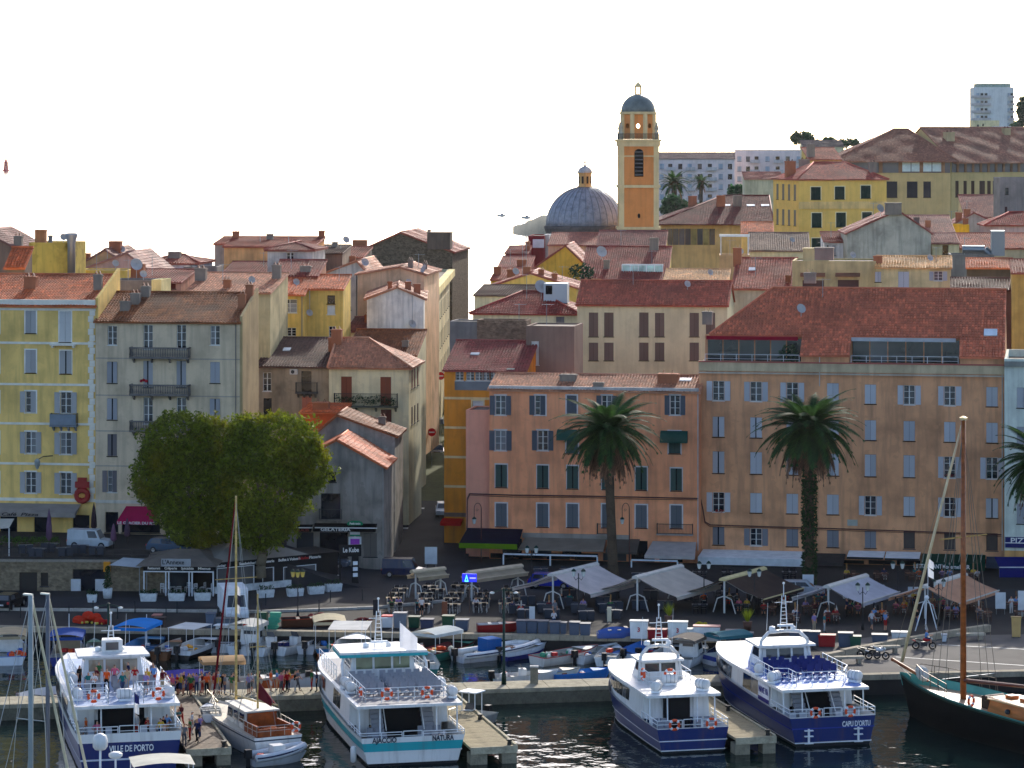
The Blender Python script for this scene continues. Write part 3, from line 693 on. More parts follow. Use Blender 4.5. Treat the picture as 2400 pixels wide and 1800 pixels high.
# gelateria and its neighbours at the corner of the side street
h = House('corner_house', 'grey gabled ice cream house with black awnings and orange tile edge', 672, 899, 297.5, 1092, QZ, 9, (150, 142, 132), -4, wamp=2.0)
h.win(775, 1156, 46, 61, 'dark'); h.win(778, 1106, 19, 24, 'dark'); h.win(782, 1248, 66, 60, 'dark'); h.win(715, 1248, 40, 60, 'dark'); h.win(868, 1250, 30, 55, 'closed', sh=(120, 112, 104))
h.build(('perp', 789, 1032), T_ORA); BK = M((20, 18, 18), 'fabric'); WTX = M((225, 225, 220), 'paint')
o = h.balcony(748, 802, 1192, 1217, M((120, 112, 104), 'concrete'), .5, brackets=False)
wall_awning(h, 738, 884, 1226, 1236, BK, 1.4, .4, txt=[('GELATERIA', .36, 2.9)], tmat=WTX, tsz=.42)
wall_awning(h, 690, 733, 1229, 1238, BK, 1.2, .35, txt=[('GLACES', .55, 1.2)], tmat=M((130, 60, 55), 'paint'), tsz=.36)
for px0, px1 in ((690, 733), (738, 884)):
    x0, z = h.pt(px0, 1237, -1.45); x1, _ = h.pt(px1, 1237, -1.45); MB().box(x0, -1.5, z - .03, x1, -1.44, z + .06).build('awning_bar', WTX, h.root)
h.pipe(898, 1094, 1300, M((150, 148, 142), 'paint'))
h = House('old_house', 'weathered grey gable standing behind the ice cream house', 735, 925, 308, 1021, QZ, 8, (158, 150, 138), -4, wamp=2.2)
h.build(('perp', 791, 974), T_BRN, [(.78, .6, .7, .9)])
h = House('old_house', 'low house with orange red wall and tiled lean-to roof', 704, 800, 317, 967, 2.2, 6, (205, 92, 50), -6); h.build(('front', 948, 750), T_ORA, [(.45, .25, 1.6, .9)])

# houses stacked up behind the quay row, left of the street
def H(label, xl, xr, Y, ye, d, wall, roof, tile=T_RED, chim=(), ang=-6, zb=None, name='town_house', wk='plaster', amp=1., wamp=1.2, wins=(), tl=True):
    zb = 3 + max(0, (Y - 320)) * .045 if zb is None else zb
    h = House(name, label, xl, xr, Y, ye, zb, d, wall, ang, 'house', wk=wk, wamp=wamp)
    for w_ in wins: h.win(*w_[:5], **(w_[5] if len(w_) > 5 else {}))
    h.build(roof, tile, chim, tl, amp=amp)
    if Y < 520 and int(xl) % 3 == 0: h.antenna(.35, .4, 2.3)
    if Y < 480 and int(xr) % 4 == 1: h.dish(.72, .3, .4, .8)
    if Y < 480 and int(xl + xr) % 5 == 2: h.antenna(.8, .5, 1.8)
    return h
h = H('yellow house with new orange tiles and barred window', 620, 713, 343, 690, 7, YE2, ('front', 647, 690), T_ORA, wins=[(638, 701, 9, 16, 'dark'), (679, 701, 34, 32, 'plain'), (683, 768, 22, 20, 'plain')])
x0, z0 = h.pt(663, 733); x1, z1 = h.pt(695, 712); b = MB(); n = 14
for i in range(n + 1): b.cyl((x0 + (x1 - x0) * i / n, -.06, z0), (x0 + (x1 - x0) * i / n, -.06, z1), .02, .02, 4)
b.cyl((x0, -.06, z1), (x1, -.06, z1), .02, .02, 4); b.build('window_bars', M((225, 225, 225), 'paint'), h.root)
h.pipe(708, 694, 790, M((130, 128, 124), 'paint'))
h = H('yellow set-back house beside the barred window house', 713, 804, 344.6, 677, 5.4, YE2, ('front', 646, 780), T_ORA, wins=[(776, 692, 19, 20, 'dark'), (776, 715, 19, 22, 'shut'), (779, 765, 17, 25, 'plain')]); h.dish(.15, -.05, .4, -2.6)
H('low house with mottled brown tiled roof beside the hipped house', 812, 976, 342, 831, 8, CRM, ('front', 774, 900), T_BRN, [(.8, .3, .7, .8)], amp=1.5)
H('dark red tiled roof against the white gable', 812, 908, 354, 776, 7, WHT, ('front', 745, 850), (120, 62, 56), [(.4, .6, .8, 1.)])
H('house under long pale sunlit tiles behind the grey apartment house', 435, 633, 331, 685, 9, BEI, ('front', 641, 530), T_PAL, [(.04, .6, 1.2, 1.4), (.45, .2, .8, 1.), (.93, .7, .9, 1.6)], ang=-8)
h = H('peach house under long ridge with chimneys', 525, 735, 374, 578, 8, PCH, ('front', 557, 630), T_RED, [(.02, .8, .8, 1.0), (.42, .7, .8, .8), (.98, .9, .7, 1.)]); h.antenna(.4, .9, 1.6)
H('narrow grey gable end of the peach house', 503, 526, 375.5, 572, 6, (170, 152, 140), ('front', 557, 515), T_RED)
H('red lean-to roof below the peach wall', 524, 628, 363, 638, 6, (150, 70, 52), ('front', 615, 575), (140, 58, 46))
H('white house with hipped roof and open shutters', 627, 732, 358, 586, 9, (206, 198, 186), ('hip', 566, 680, 3.2, 3.2), (150, 82, 66), wins=[(680, 592, 17, 24, 'open', dict(sh=(185, 178, 170)))], wamp=1.8)
H('black screened rooftop box beside the hipped house', 703, 748, 388, 557, 4, (30, 30, 36), ('flat', .1), tl=False)
h = H('dark brown tiled house before the stone gable', 735, 802, 392, 594, 7, (150, 130, 112), ('front', 576, 770), T_DRK, [(.5, .8, .7, .7)]); h.dish(.9, .8, .5, 1.)
H('grey parapet house with red edge tiles', 745, 850, 398, 603, 8, (118, 106, 92), ('front', 580, 810), T_RED, wamp=1.8)
H('red roof slope in front of the white hipped house', 636, 744, 349.5, 646, 6, (170, 120, 95), ('front', 611, 720), (150, 72, 58), [(.7, .25, 1.2, .7)])
h = H('white gabled house beside bare peach wall', 758, 862, 378, 642, 14, WHT, ('perp', 836, 613), T_PAL, [(.62, .1, .7, .9, None, False)], wamp=1.6, wins=[(818, 718, 9, 9, 'dark')]); h.dish(.9, .1, .5, .8); h.pipe(836, 640, 742, M((90, 84, 80), 'paint'))
h = H('peach walled house with ochre side slope', 838, 994, 369, 643, 14, (232, 190, 150), ('perp', 936, 627), T_PAL, [(.75, .2, .6, 1.1), (.9, .5, .5, .9)], wamp=1.2); h.dish(.98, .05, .6, .6, -1.)
h = H('white gabled house with bare front wall beside the street', 860, 993, 352, 701, 26, (234, 226, 214), ('perp', 931, 674), T_PAL, [(.4, .05, .5, 1., CHIM, False), (.72, .1, .7, 1.1, CHIM, False), (.88, .1, .8, 1.3, CHIM, False)], ang=1.2, wamp=1.5); h.dish(.8, -.01, .5, -3.4)
for yl in (4, 9, 14, 19):
    for zz in (6, 10, 14): h.sidewin(yl, zz, 1.1, 2, 'closed', sh=SLT)
h = H('tall street house with deep yellow-lit cornice and sunlit side', 930, 1013, 388, 682, 58, CRM, ('flat', .3), ang=-1, zb=3.2, tl=False); h.dish(.95, .02, .6, 2.)
for yl in range(4, 56, 5):
    for zz in (8, 12, 16): h.sidewin(yl, zz, 1.2, 2.2, 'closed', sh=(150, 150, 140))
MB().box(h.w - .1, -.2, h.h - .6, h.w + .8, 58, h.h + .35).build('cornice', M((235, 215, 150), 'plaster'), h.root)  # the sun's yellow is put into the cornice colour
h = H('rubble stone gable house with red tiled verge', 838, 1060, 452, 590, 20, (112, 98, 80), ('perp', 938, 546), T_RED, [(.02, .03, 2., 1.6, CHIM, False), (.86, .05, 3.4, 2.2, M((110, 95, 82), 'plaster'), False), (.7, .3, .5, 1.6)], wk='rubble', zb=5); h.antenna(1., .05, 3)
h = H('far pink and cream house closing the street', 1050, 1076, 478, 632, 36, (222, 190, 170), ('flat', .6), ang=-1.5, zb=3.5, tl=False); h.dish(.3, .1, 1.2, 2.4)
for yl in range(3, 34, 6):
    for zz in (8, 12, 16): h.sidewin(yl, zz, 1.2, 2.2, 'closed', sh=(150, 150, 140))
H('far narrow ochre house beside the street gap', 1030, 1058, 462, 612, 12, (224, 170, 80), ('front', 600, 1045), T_RED, [(.6, .5, .9, 1.6)], ang=-2)
# left edge skyline
h = H('stained ochre block with flat parapet and metal flue', 68, 165, 331, 574, 6, (208, 176, 84), ('flat', .25), ang=-8, wamp=2.2, tl=False); h.antenna(.05, .4, 3.2)
h.chimney(.17, .3, 1.1, 1.6, M((176, 120, 80), 'plaster'), False); h.chimney(.4, .3, .4, 1.0, M((120, 118, 118), 'plaster'), False)
x, z = h.pt(171, 570); MB().lathe([(.42, z - 4.5), (.42, z), (.7, z + .9), (.7, z + 1.1), (.62, z + 1.1), (.5, z + .5)], 14, (x, -.6)).build('flue', M((165, 165, 168), 'metal', .5), h.root, True)
H('tiled stair-head hut on the yellow roof', 13, 58, 318, 624, 2.6, (120, 104, 92), ('front', 581, 35), T_ORA, ang=-8, zb=20)
h = H('brown gabled roof at the edge of the town', -220, 56, 348, 592, 12, (150, 120, 100), ('perp', -40, 541), (140, 92, 80), [(.93, .1, .9, 1.4)], ang=-6)
H('peach gabled house behind the pale mauve gable', 178, 305, 356, 626, 12, (222, 176, 124), ('perp', 246, 586), (160, 110, 90), [(.1, .1, 1.4, 1.2, CHIM, False), (.6, .3, 1.4, 1.2, CHIM, False)])
h = H('pale mauve gable end', 188, 347, 346, 634, 12, (196, 160, 150), ('perp', 297, 594), (170, 120, 105)); h.antenna(.4, .0, 3)
h = H('low yellow wall house under the mauve gable', 178, 297, 337, 635, 5, (222, 190, 100), ('flat', .1), tl=False); h.antenna(.3, .5, 2.4)
h = H('pinkish house with red tiles and round dish', 297, 424, 335, 661, 8, (210, 150, 125), ('front', 633, 370), (150, 78, 64), [(.12, .3, 1.4, 1.6)], wins=[(385, 663, 14, 14, 'closed', dict(sh=(130, 60, 50))), (405, 663, 14, 14, 'closed', dict(sh=(130, 60, 50)))]); h.dish(.15, .1, .7, 1.8)
H('grey rendered wall house behind the party wall', 252, 357, 321, 661, 5, (128, 118, 112), ('flat', .2), ang=-8, tl=False)
H('small cream block beside the grey wall', 355, 378, 320, 658, 4, (220, 200, 140), ('flat', .1), ang=-8, tl=False)
H('white house with hipped roof on the skyline', 334, 462, 362, 617, 9, (222, 220, 220), ('hip', 598, 400, 3, 2.4), (165, 92, 72), [(.5, .3, 1.4, .8)], wins=[(413, 628, 5, 9, 'dark')])
H('grey parapet wall between the skyline roofs', 430, 508, 358, 627, 4, (150, 138, 128), ('flat', .1), tl=False)

# --- right of the street: orange house, pink house, terracotta block
h = House('town_house', 'bright orange house with glazed gallery beside the street', 1041, 1233, 314, 866, QZ, 7, ORA, -10)
for px in (1077, 1102, 1123, 1139, 1157): h.win(px, 870, 19, 22, 'plain')
h.win(1197, 866, 12, 15, 'dark', surround=(220, 215, 190)); h.win(1120, 940, 26, 26, 'shut', surround=(225, 210, 160))
h.build(('front', 800, 1130), (150, 66, 60), [], amp=.6); h.skylight(.3, .5, .9, .5)
for y in (933, 1002, 1071, 1140): h.band(y, 1060, .24, M((232, 205, 150), 'plaster'), .05)
x0, z0 = h.pt(1066, 914); x1, z1 = h.pt(1150, 894); MB().box(x0, -.05, z0, x1, 0, z1).build('gallery_panel', M((70, 76, 84), 'glass'), h.root)
h.sidewin(2, 9, .1, .1, 'shut')
wall_awning(h, 1038, 1086, 1214, 1224, M((200, 28, 24), 'fabric'), 1.4, .35)
h.band(1206, 1060, .4, M((120, 104, 90), 'plaster'), .1)
H('brown rendered blind wall with a bricked niche', 1233, 1346, 318.5, 766, 6, BRN, ('flat', .1), ang=-10, wins=[(1254, 800, 18, 55, 'shut')], tl=False, wamp=.7)
H('grey concrete parapet above the ruin', 1054, 1122, 326, 755, 4, (132, 128, 124), ('flat', .1), ang=-10, tl=False)
H('crumbling rubble wall with orange patches above the orange house', 1118, 1234, 324, 752, 3, (136, 112, 92), ('flat', .1), ang=-10, wk='rubble', tl=False)

h = House('apartment_house', 'pink plastered quay house with slate shutters and shallow tiled roof', 1147, 1638, 305.4, 912, QZ, 9, PNK, -10, 'building', wamp=1.)
sr = (205, 196, 192)
for px, st in ((1173, 'open'), (1266, 'openR'), (1340, 'closed'), (1422, 'open'), (1582, 'open')): h.win(px, 927, 24, 46, st, sh=SLT, surround=sr)
for px in (1173, 1272): h.win(px, 1009, 25, 47, 'open', sh=SLT, surround=sr)
for px in (1341, 1581): h.win(px, 1011, 27, 52, 'closed', sh=GRN, surround=sr)
for px in (1175, 1272, 1342, 1424, 1503, 1585): h.win(px, 1089 + (px - 1175) * .02, 25, 53, 'gap', sh=GRN, surround=sr); h.win(px, 1180 + (px - 1175) * .01, 26, 54, 'closed', sh=(104, 108, 112), surround=sr)
for px in (1200, 1270, 1340): h.win(px, 1262, 46, 46, 'dark')
h.win(1503, 1268, 30, 40, 'dark')
h.build(('par', 880, 1400, .5), T_PAL, [(.36, .3, 1.6, .7), (.52, .08, 1., .6), (.84, .3, 2., .9)], amp=.8); h.skylight(.92, .35, 1.2, .8)
h.band(910, 1400, .28, M((190, 180, 172), 'plaster'), .4, name='cornice')
cb = M((78, 44, 42), 'paint'); pts = [h.pt(px, py) for px, py in ((1095, 1240), (1096, 1168), (1101, 1157), (1200, 1160), (1350, 1162), (1500, 1165), (1637, 1168))]
MB().tube([(x, -.08, z) for x, z in pts], .07, 5).tube([(x, -.1, z - .14 - .05 * (i % 2)) for i, (x, z) in enumerate(pts)], .04, 4).build('cable_run', cb, h.root)
for px0, px1, yt, yb in ((1307, 1353, 1006, 1031), (1549, 1612, 1009, 1037)):
    x0, z1 = h.pt(px0, yt); x1, z0 = h.pt(px1, yb); b = MB(); pr = [(-.01, z1)] + [(-.9 * math.sin(t), z0 + .25 + (z1 - z0 - .25) * math.cos(t)) for t in [k * math.pi / 10 for k in range(6)]] + [(-.9, z0), (-.01, z0)]
    b.xprism(pr, x0, x1).build('window_awning', M((52, 92, 78), 'fabric'), h.root)
for px0, px1 in ((1400, 1440), (1540, 1625)): h.balcony(px0, px1, 1226, 1251, M((150, 138, 128), 'concrete'), .7, brackets=False)
h.band(1256, 1300, .5, M((150, 140, 130), 'plaster'), .14, x0=h.pt(1225, 1250)[0], x1=h.pt(1475, 1250)[0]); h.pipe(1636, 915, 1290, M((196, 186, 180), 'paint'))
pink = h
h = House('annex', 'lower pink wing against the orange house', 1092, 1147, 306.8, 963, QZ, 5, (226, 156, 128), -10, 'house', wamp=.5); h.build(('flat', .1), tl=False)

h = House('apartment_block', 'long terracotta quay block with pale blue shutters and roof terraces', 1638, 2353, 303.8, 850, QZ, 18, TER, -10, 'building', wamp=1.3)
LB = (200, 200, 202)
cols = (1684, 1772, 1857, 1952, 2040, 2131, 2226, 2325); sl_ = .0215
for yt, hp, sts in ((893, 46, 'oooccoococ'), (977, 47, 'hhccccccc'), (1058, 51, 'hcccccoo'), (1154, 46, 'occcocog'), (1236, 41, 'hocccddd')):
    for px, st in zip(cols, sts): h.win(px, yt + (px - 1684) * sl_, 27, hp, dict(o='open', c='closed', h='half', g='gap', d='shut')[st], sh=LB if yt < 1200 else (132, 132, 136), fr=WFR if st != 'd' else (70, 60, 56))
ze = h.h; zE = h.zat(829, 1900); q = 9.5; zR = h.zat(677, 1900, q); w_ = h.w; TMb = M((204, 112, 78), 'tile', None, .5)
fy = lambda f: f * q
fz = lambda f: zE + (zR - zE) * f
h.tl = True; f1 = .27
xa, xb, xc, xd, xr = h.pt(1875, 830)[0], h.pt(1992, 830)[0], h.pt(2248, 830)[0], w_ + .1, h.pt(1811, 677, q)[0]
xl0 = h.pt(1664, 790, fy(f1))[0]
h.slope((xl0, fy(f1), fz(f1)), (w_ + .1, fy(f1), fz(f1)), (w_ + .1, q, zR), (xr, q, zR))
h.slope((xa, -.3, zE - .15), (xb, -.3, zE - .15), (xb, fy(f1), fz(f1)), (xa, fy(f1), fz(f1))); h.slope((xc, -.3, zE - .15), (xd, -.3, zE - .15), (xd, fy(f1), fz(f1)), (xc, fy(f1), fz(f1)))
h.slope((w_, 18, zE), (xr, 18, zE), (xr, q + .02, zR), (w_, q + .02, zR))
h.slope((xl0, 18, zE), (xl0, fy(f1), fz(f1)), (xr, q, zR))
zw = ze + .05
for x0, x1 in ((xa, xb), (xc, xd)): h.wall.box(x0 + .1, 0, ze - .02, x1 - .1, .3, zE)
h.wall.box(.3, fy(f1) + .4, ze, w_ - .1, fy(f1) + .6, fz(f1)); h.wall.poly((w_, 0, ze), (w_, 18, ze), (w_, q, zR)); h.wall.poly((0.4, 18, ze), (w_, 18, ze), (w_, 18, zE), (.4, 18, zE))
for x in (xa + .1, xb - .1, xc + .1): h.wall.poly((x, .2, ze), (x, fy(f1) + .4, ze), (x, fy(f1), fz(f1)), (x, 0, zE))
h.walls(); h.wallo = h.wall.build('wall', h.wm, h.root); h.roof = h.roofmb.build('roof', TMb, h.root); struct(h.tilemb.build('roof_tiles', TMb, h.roof), 'stuff')
MB().box(.02, .02, ze - .2, w_ - .02, 17.9, ze + .02).build('terrace_floor', M((130, 110, 96), 'concrete'), h.root)
MB().cyl((xr, q, zR + .1), (w_ + .1, q, zR + .1), .15, None, 6).cyl((xl0, fy(f1), fz(f1) + .1), (xr, q, zR + .1), .14, None, 6).build('ridge', TMb, h.roof)
for x, z, st, kw in h.wins and [] or []: pass
for x, z0, ww, hh, st, kw in h.wins: window(h.root, x, z0, ww, hh, st, **kw)
h.zr = lambda x, y: fz(y / q)
h.chimney(.38, .8, 1.9, 1.0, CHIMG, False); h.chimney(.34, .6, 1.2, .8, CHIMG); h.dish(.325, .55 * q / 18, .5, .9); h.skylight(.955, .23 * q / 18 + .05, 1.3, 1.1); h.antenna(.39, .45, 2)
h.chimney(.012, .25, 1., 1.0, CHIMG)
h.band(861, 1900, .9, M((200, 178, 142), 'plaster'), .22, name='cornice'); h.band(876, 1900, .14, M((196, 180, 160), 'plaster'), .3); h.band(850, 1900, .12, M((170, 88, 76), 'paint'), .3)
GL2 = M((28, 34, 34), 'glass')
for k, (x0, x1) in enumerate(((.5, xa), (xb, xc))):
    n = 6; yb = fy(f1) + .38
    for i in range(n):
        a, b_ = x0 + (x1 - x0) * i / n + .06, x0 + (x1 - x0) * (i + 1) / n - .06
        MB().box(a, yb - .04, ze + .05, b_, yb, fz(f1) - .35).build('terrace_window', GL2, h.root)
    b = MB(); rail(b, [(x0 + .1, .2, ze), (x1 - .1, .2, ze)], .85, 1.6, 2, .03); b.build('terrace_rail', M((215, 215, 215), 'paint'), h.root)
    MB().box(x0, fy(f1) - .5, fz(f1) - .45, x1 - .4, fy(f1) - .1, fz(f1) - .1).build('rolled_awning', M((170, 22, 50) if k == 0 else (205, 205, 205), 'fabric'), h.root)
b = MB(); leaves(b, (xa - 1.2, 1.2, ze + .8), 1.1, 260, .16); leaves(b, (xb + .6, 1.0, ze + .5), .5, 60, .12); struct(b.build('terrace_plants', LEAFD, h.root), 'stuff')
for px, y0, y1 in ((1921, 832, 905), (2349, 870, 1290)): h.pipe(px, y0, y1, M((196, 186, 176), 'paint'))
pts = [h.pt(px, py) for px, py in ((1642, 1168), (1648, 1195), (1652, 1222), (1665, 1230), (1800, 1234), (2000, 1240), (2200, 1247), (2350, 1253))]
MB().tube([(x, -.08, z) for x, z in pts], .06, 5).tube([(x, -.09, z - .12 - .05 * (i % 2)) for i, (x, z) in enumerate(pts)], .035, 4).build('cable_run', cb, h.root)
x, z = h.pt(1998, 1225); MB().box(x - .5, -.05, z - .3, x + .5, 0, z + .3).build('wall_plaque', M((160, 162, 150), 'paint'), h.root)
x, z = h.pt(1987, 1020)
for (px, py) in ((1686, 1199), (2226, 1116)):
    x, z = h.pt(px, py); b = MB(); leaves(b, (x, -.25, z + .1), .35, 60, .09, (1.6, .5, .5)); b.build('flower_box', M((150, 46, 40), 'leaf'), h.root)
blk = h
h = House('apartment_house', 'pale green corner house with blue pizzeria signs', 2354, 2720, 296.5, 858, QZ, 14, PGR, -10, 'building')
for q in (2398, 2470, 2540, 2610, 2680):
    for yt in (908, 1000, 1090, 1180): h.win(q, yt, 30, 48, 'closed')
h.build(('flat', .7), tl=False); h.band(853, 2380, .5, M((150, 150, 140), 'plaster'), .3, name='cornice')
x0, z1 = h.pt(2356, 1258); x1, z0 = h.pt(2440, 1284); o = MB().box(x0, -.35, z0, x1, -.02, z1).build('shop_sign', M((20, 24, 92), 'paint'), h.root)
lettering('PIZZERIA', .75, WTX, o, ((x0 + .3 + 2.0), -.37, z0 + (z1 - z0) * .66), width=3.6); MB().box(x0, -.37, z0 + .42, x1, -.352, z0 + .5).build('sign_stripe', WTX, o)
x0, z1 = h.pt(2355, 1290); MB().box(.01, -.04, 0, h.w, .0, z1).build('ground_floor', M((214, 160, 96), 'plaster'), h.root)
# --- middle distance, right of the street
h = H('cream house with hipped red roof beside the ruin', 1108, 1353, 351, 733, 11, CRM, ('hip', 684, 1230, 5, 5), (160, 70, 58), wins=[(1313, 742, 19, 22, 'closed', dict(sh=(120, 118, 118)))], ang=-8)
x0, z1 = h.pt(1274, 664, 3); x1, z0 = h.pt(1329, 690, 3); o = MB().box(x0, 3, z0 - 1, x1, 5, z1).build('plant_room', M((170, 178, 182), 'metal', .6), h.root)
MB().box(x0 + .25, 2.97, z0, x0 + 1.0, 2.99, z1 - .25).build('dark_opening_plate', DARK, o); h.dish(.62, .3, .8, 1.6); h.antenna(.48, .3, 3)  # near-black plate painted for the shade of an opening
h = H('wide cream building with tall paired brown windows', 1353, 1705, 345, 712, 10, (216, 204, 160), ('par', 660, 1500, .5), (178, 90, 66), wins=[(px, yt, 22, hp, 'closed', dict(sh=(128, 108, 94))) for px in (1391, 1427, 1509, 1546, 1627, 1665) for yt, hp in ((733, 56), (803, 42))], ang=-8, wamp=.6)
H('dark ribbed roof behind the hipped cream house', 1112, 1262, 370, 692, 8, CRM, ('front', 670, 1190), T_DRK, ang=-8)
h = H('yellow gable with chimney pots under red verge', 1142, 1350, 388, 674, 12, YE2, ('perp', 1243, 641), (170, 92, 70), [(.44, .05, 1., 1., CHIM, True), (.6, .1, .7, .9), (.75, .1, .7, .9)]); h.antenna(.4, .0, 4); h.antenna(.42, .2, 5)
h = H('bare yellow gable wall below the cathedral', 1232, 1394, 424, 642, 14, (224, 176, 70), ('perp', 1325, 577), (160, 84, 66), wins=[(1355, 640, 4, 4, 'dark')])
h = H('broad red roof with white glazed dormer', 1360, 1562, 410, 658, 12, YE2, ('front', 579, 1450), (158, 76, 62), [(.28, .35, .8, 1.2), (.8, .93, 1.2, 1.6)]); h.dish(.2, .6, .8, 1.2)
x0, z1 = h.pt(1458, 620, 3); x1, z0 = h.pt(1553, 651, 3); o = MB().box(x0, 3.05, z0, x1, 5, z1).build('dormer', M((150, 160, 160), 'paint'), h.root); n = 5
b = MB(); [b.box(x0 + (x1 - x0) * i / n - .05, 2.9, z0, x0 + (x1 - x0) * i / n + .05, 3.04, z1) for i in range(n + 1)]; b.box(x0, 2.91, z1 - .1, x1, 3.03, z1 + .08); b.box(x0, 2.91, z0 - .05, x1, 3.03, z0 + .35); b.build('dormer_frame', M((225, 232, 232), 'paint'), o)
for i in range(n): MB().box(x0 + (x1 - x0) * i / n + .06, 2.97, z0 + .36, x0 + (x1 - x0) * (i + 1) / n - .06, 3.0, z1 - .11).build('pane', M((170, 205, 200), 'glass'), o)
h = H('flat roofed yellow house with dark creeper', 1322, 1402, 403, 661, 5, (224, 176, 70), ('flat', .2), tl=False)
b = MB(); leaves(b, (h.w * .5, 1.5, h.h + 1.2), 1.5, 420, .24, (1.2, .7, .8)); b.build('creeper', M((26, 52, 34), 'leaf'), h.root)
H('pale tiled roof over peach wall below the dome', 1285, 1424, 455, 574, 7, (226, 176, 140), ('front', 547, 1350), (170, 100, 82))
H('brown red roof at the foot of the tower', 1395, 1556, 447, 598, 9, YE2, ('front', 542, 1480), (150, 88, 78))
h = H('dark red house with air conditioner', 1238, 1275, 472, 554, 8, (132, 46, 50), ('flat', .1), tl=False); x, z = h.pt(1263, 570); MB().box(x - .9, -.5, z - .7, x + .8, -.02, z + .6).build('air_conditioner', M((205, 205, 205), 'paint'), h.root)
H('white strip wall beside the dark red house', 1274, 1287, 474, 552, 6, (205, 200, 196), ('flat', .1), tl=False)
H('small red roof on the seaward edge', 1184, 1235, 463, 594, 7, (138, 62, 62), ('front', 578, 1210), (170, 90, 78), [(.95, .4, .7, 1.4)])
H('dark red house with sloping roofs above the street gap', 1164, 1238, 441, 634, 9, (140, 60, 60), ('front', 602, 1200), (160, 84, 72), [(.75, .3, 1.4, 1.)])
h = H('low yellow house with red roof at the street gap', 1150, 1248, 416, 656, 8, (214, 168, 60), ('front', 630, 1200), (172, 92, 70), [(.1, .4, 1., 1.2), (.5, .1, 1.3, 1.3)]); h.dish(.6, .0, .5, 1.2)
H('pale sunlit roof behind the wide cream building', 1555, 1705, 374, 662, 8, YE2, ('front', 632, 1620), (220, 165, 110))
# middle distance far right
h = H('red roofed house with small skylight behind the terracotta block', 1716, 1860, 364, 676, 9, (190, 176, 150), ('front', 606, 1790), (180, 98, 76), [(.9, .2, .6, .9), (.02, .8, 1.0, 2.)], ang=-8); h.skylight(.28, .6, .8, .9)
h = H('flat beige house with two hooded openings', 1857, 2053, 359, 614, 8, (205, 182, 130), ('flat', .15), ang=-8, wins=[(1906, 657, 50, 22, 'shut', dict(fr=(84, 56, 48))), (1988, 656, 50, 22, 'shut', dict(fr=(84, 56, 48)))], tl=False)
for px in (1906, 1988):
    x0, z = h.pt(px - 30, 641); x1, _ = h.pt(px + 28, 641); MB().xprism([(-.7, z - .25), (0, z + .1), (0, z), (-.7, z - .35)], x0, x1).build('hood', M((140, 92, 66), 'tile'), h.root)
h.chimney(.28, .2, 3., 1.6, M((200, 180, 130), 'plaster'), False)
H('cream house with sunlit tiles and pale blue shutters', 2053, 2229, 356, 627, 7, (228, 206, 150), ('front', 602, 2140), (222, 166, 104), [(.02, .3, 1., 1.)], ang=-8, wins=[(2118, 637, 26, 40, 'closed', dict(sh=LB)), (2199, 636, 20, 22, 'open', dict(sh=LB)), (2058, 637, 14, 24, 'closed', dict(sh=LB))])
H('dark tiled roof above the block end', 2230, 2374, 346, 679, 7, (120, 84, 70), ('front', 653, 2300), (104, 62, 54), ang=-8)
H('orange tiled garden roof over dark glazing', 2266, 2374, 373, 628, 6, (96, 84, 70), ('front', 607, 2320), T_ORA, ang=-8)
H('ochre end wall beside the dark roof', 2372, 2640, 340, 640, 8, (214, 170, 90), ('front', 610, 2400), T_RED, ang=-8)
h = H('grey flat workshop with ventilation ducts', 2226, 2330, 392, 600, 6, (132, 130, 124), ('flat', .2), ang=-6, tl=False)
x0, z = h.pt(2330, 590); b = MB(); b.tube([(h.w * .3, 2, h.h + .8), (h.w * .8, 2, h.h + .8), (h.w, 2, h.h - .2)], .5, 10); b.box(h.w * .95, 1, h.h, h.w * 1.25, 3.4, h.h + 3.2); b.build('ventilation_unit', M((120, 130, 136), 'metal', .5), h.root)
h = H('grey rendered gable end with damp streak', 1986, 2182, 432, 546, 14, (192, 184, 164), ('perp', 2104, 494), (160, 90, 76), [(.55, .02, 2.2, 1.4, CHIMG, False), (.86, .3, .8, 1.)], ang=-2, wamp=1.5); h.dish(.4, .05, .6, 1.4)
H('white house with narrow windows beside the gable', 1932, 1987, 440, 567, 8, (222, 220, 222), ('front', 545, 1960), (160, 84, 70), wins=[(1940, 575, 4, 22, 'dark'), (1955, 575, 8, 24, 'closed', dict(sh=(180, 180, 190)))], ang=-2)
H('pale mauve tiled roof right of the gable', 2120, 2238, 452, 546, 9, (214, 200, 170), ('front', 506, 2160), (176, 116, 98), [(.5, .3, .8, 1.1)], ang=-2)
H('cream house with downpipes under the mauve roof', 2185, 2248, 436, 570, 6, (222, 206, 160), ('front', 548, 2210), (160, 98, 88), wins=[(2216, 574, 14, 22, 'dark')], ang=-2)
h = H('long orange red roof over a beige shop', 2236, 2640, 442, 582, 9, (204, 180, 140), ('front', 548, 2330), (184, 92, 66), ang=-2)
H('yellow roof room with aerials', 2214, 2272, 464, 531, 6, (232, 178, 50), ('flat', .3), T_RED, [(.9, .3, .8, 1.2)], ang=-2, tl=False)
H('small grey gable with brick chimneys', 2238, 2336, 484, 524, 9, (178, 170, 156), ('perp', 2283, 499), (160, 90, 78), [(.1, .05, 1., 1.4, CHIM, True), (.3, .05, 1., 1.2, CHIM, True)], ang=-2)
H('red roof under the brown institution', 2262, 2346, 524, 508, 10, (206, 190, 150), ('front', 458, 2310), (165, 98, 84), ang=-2)
H('plain grey block with tiny windows', 2344, 2600, 503, 419, 9, (140, 134, 128), ('flat', .2), wins=[(2360, 440, 8, 16, 'dark'), (2358, 485, 6, 14, 'dark')], ang=-2, tl=False)
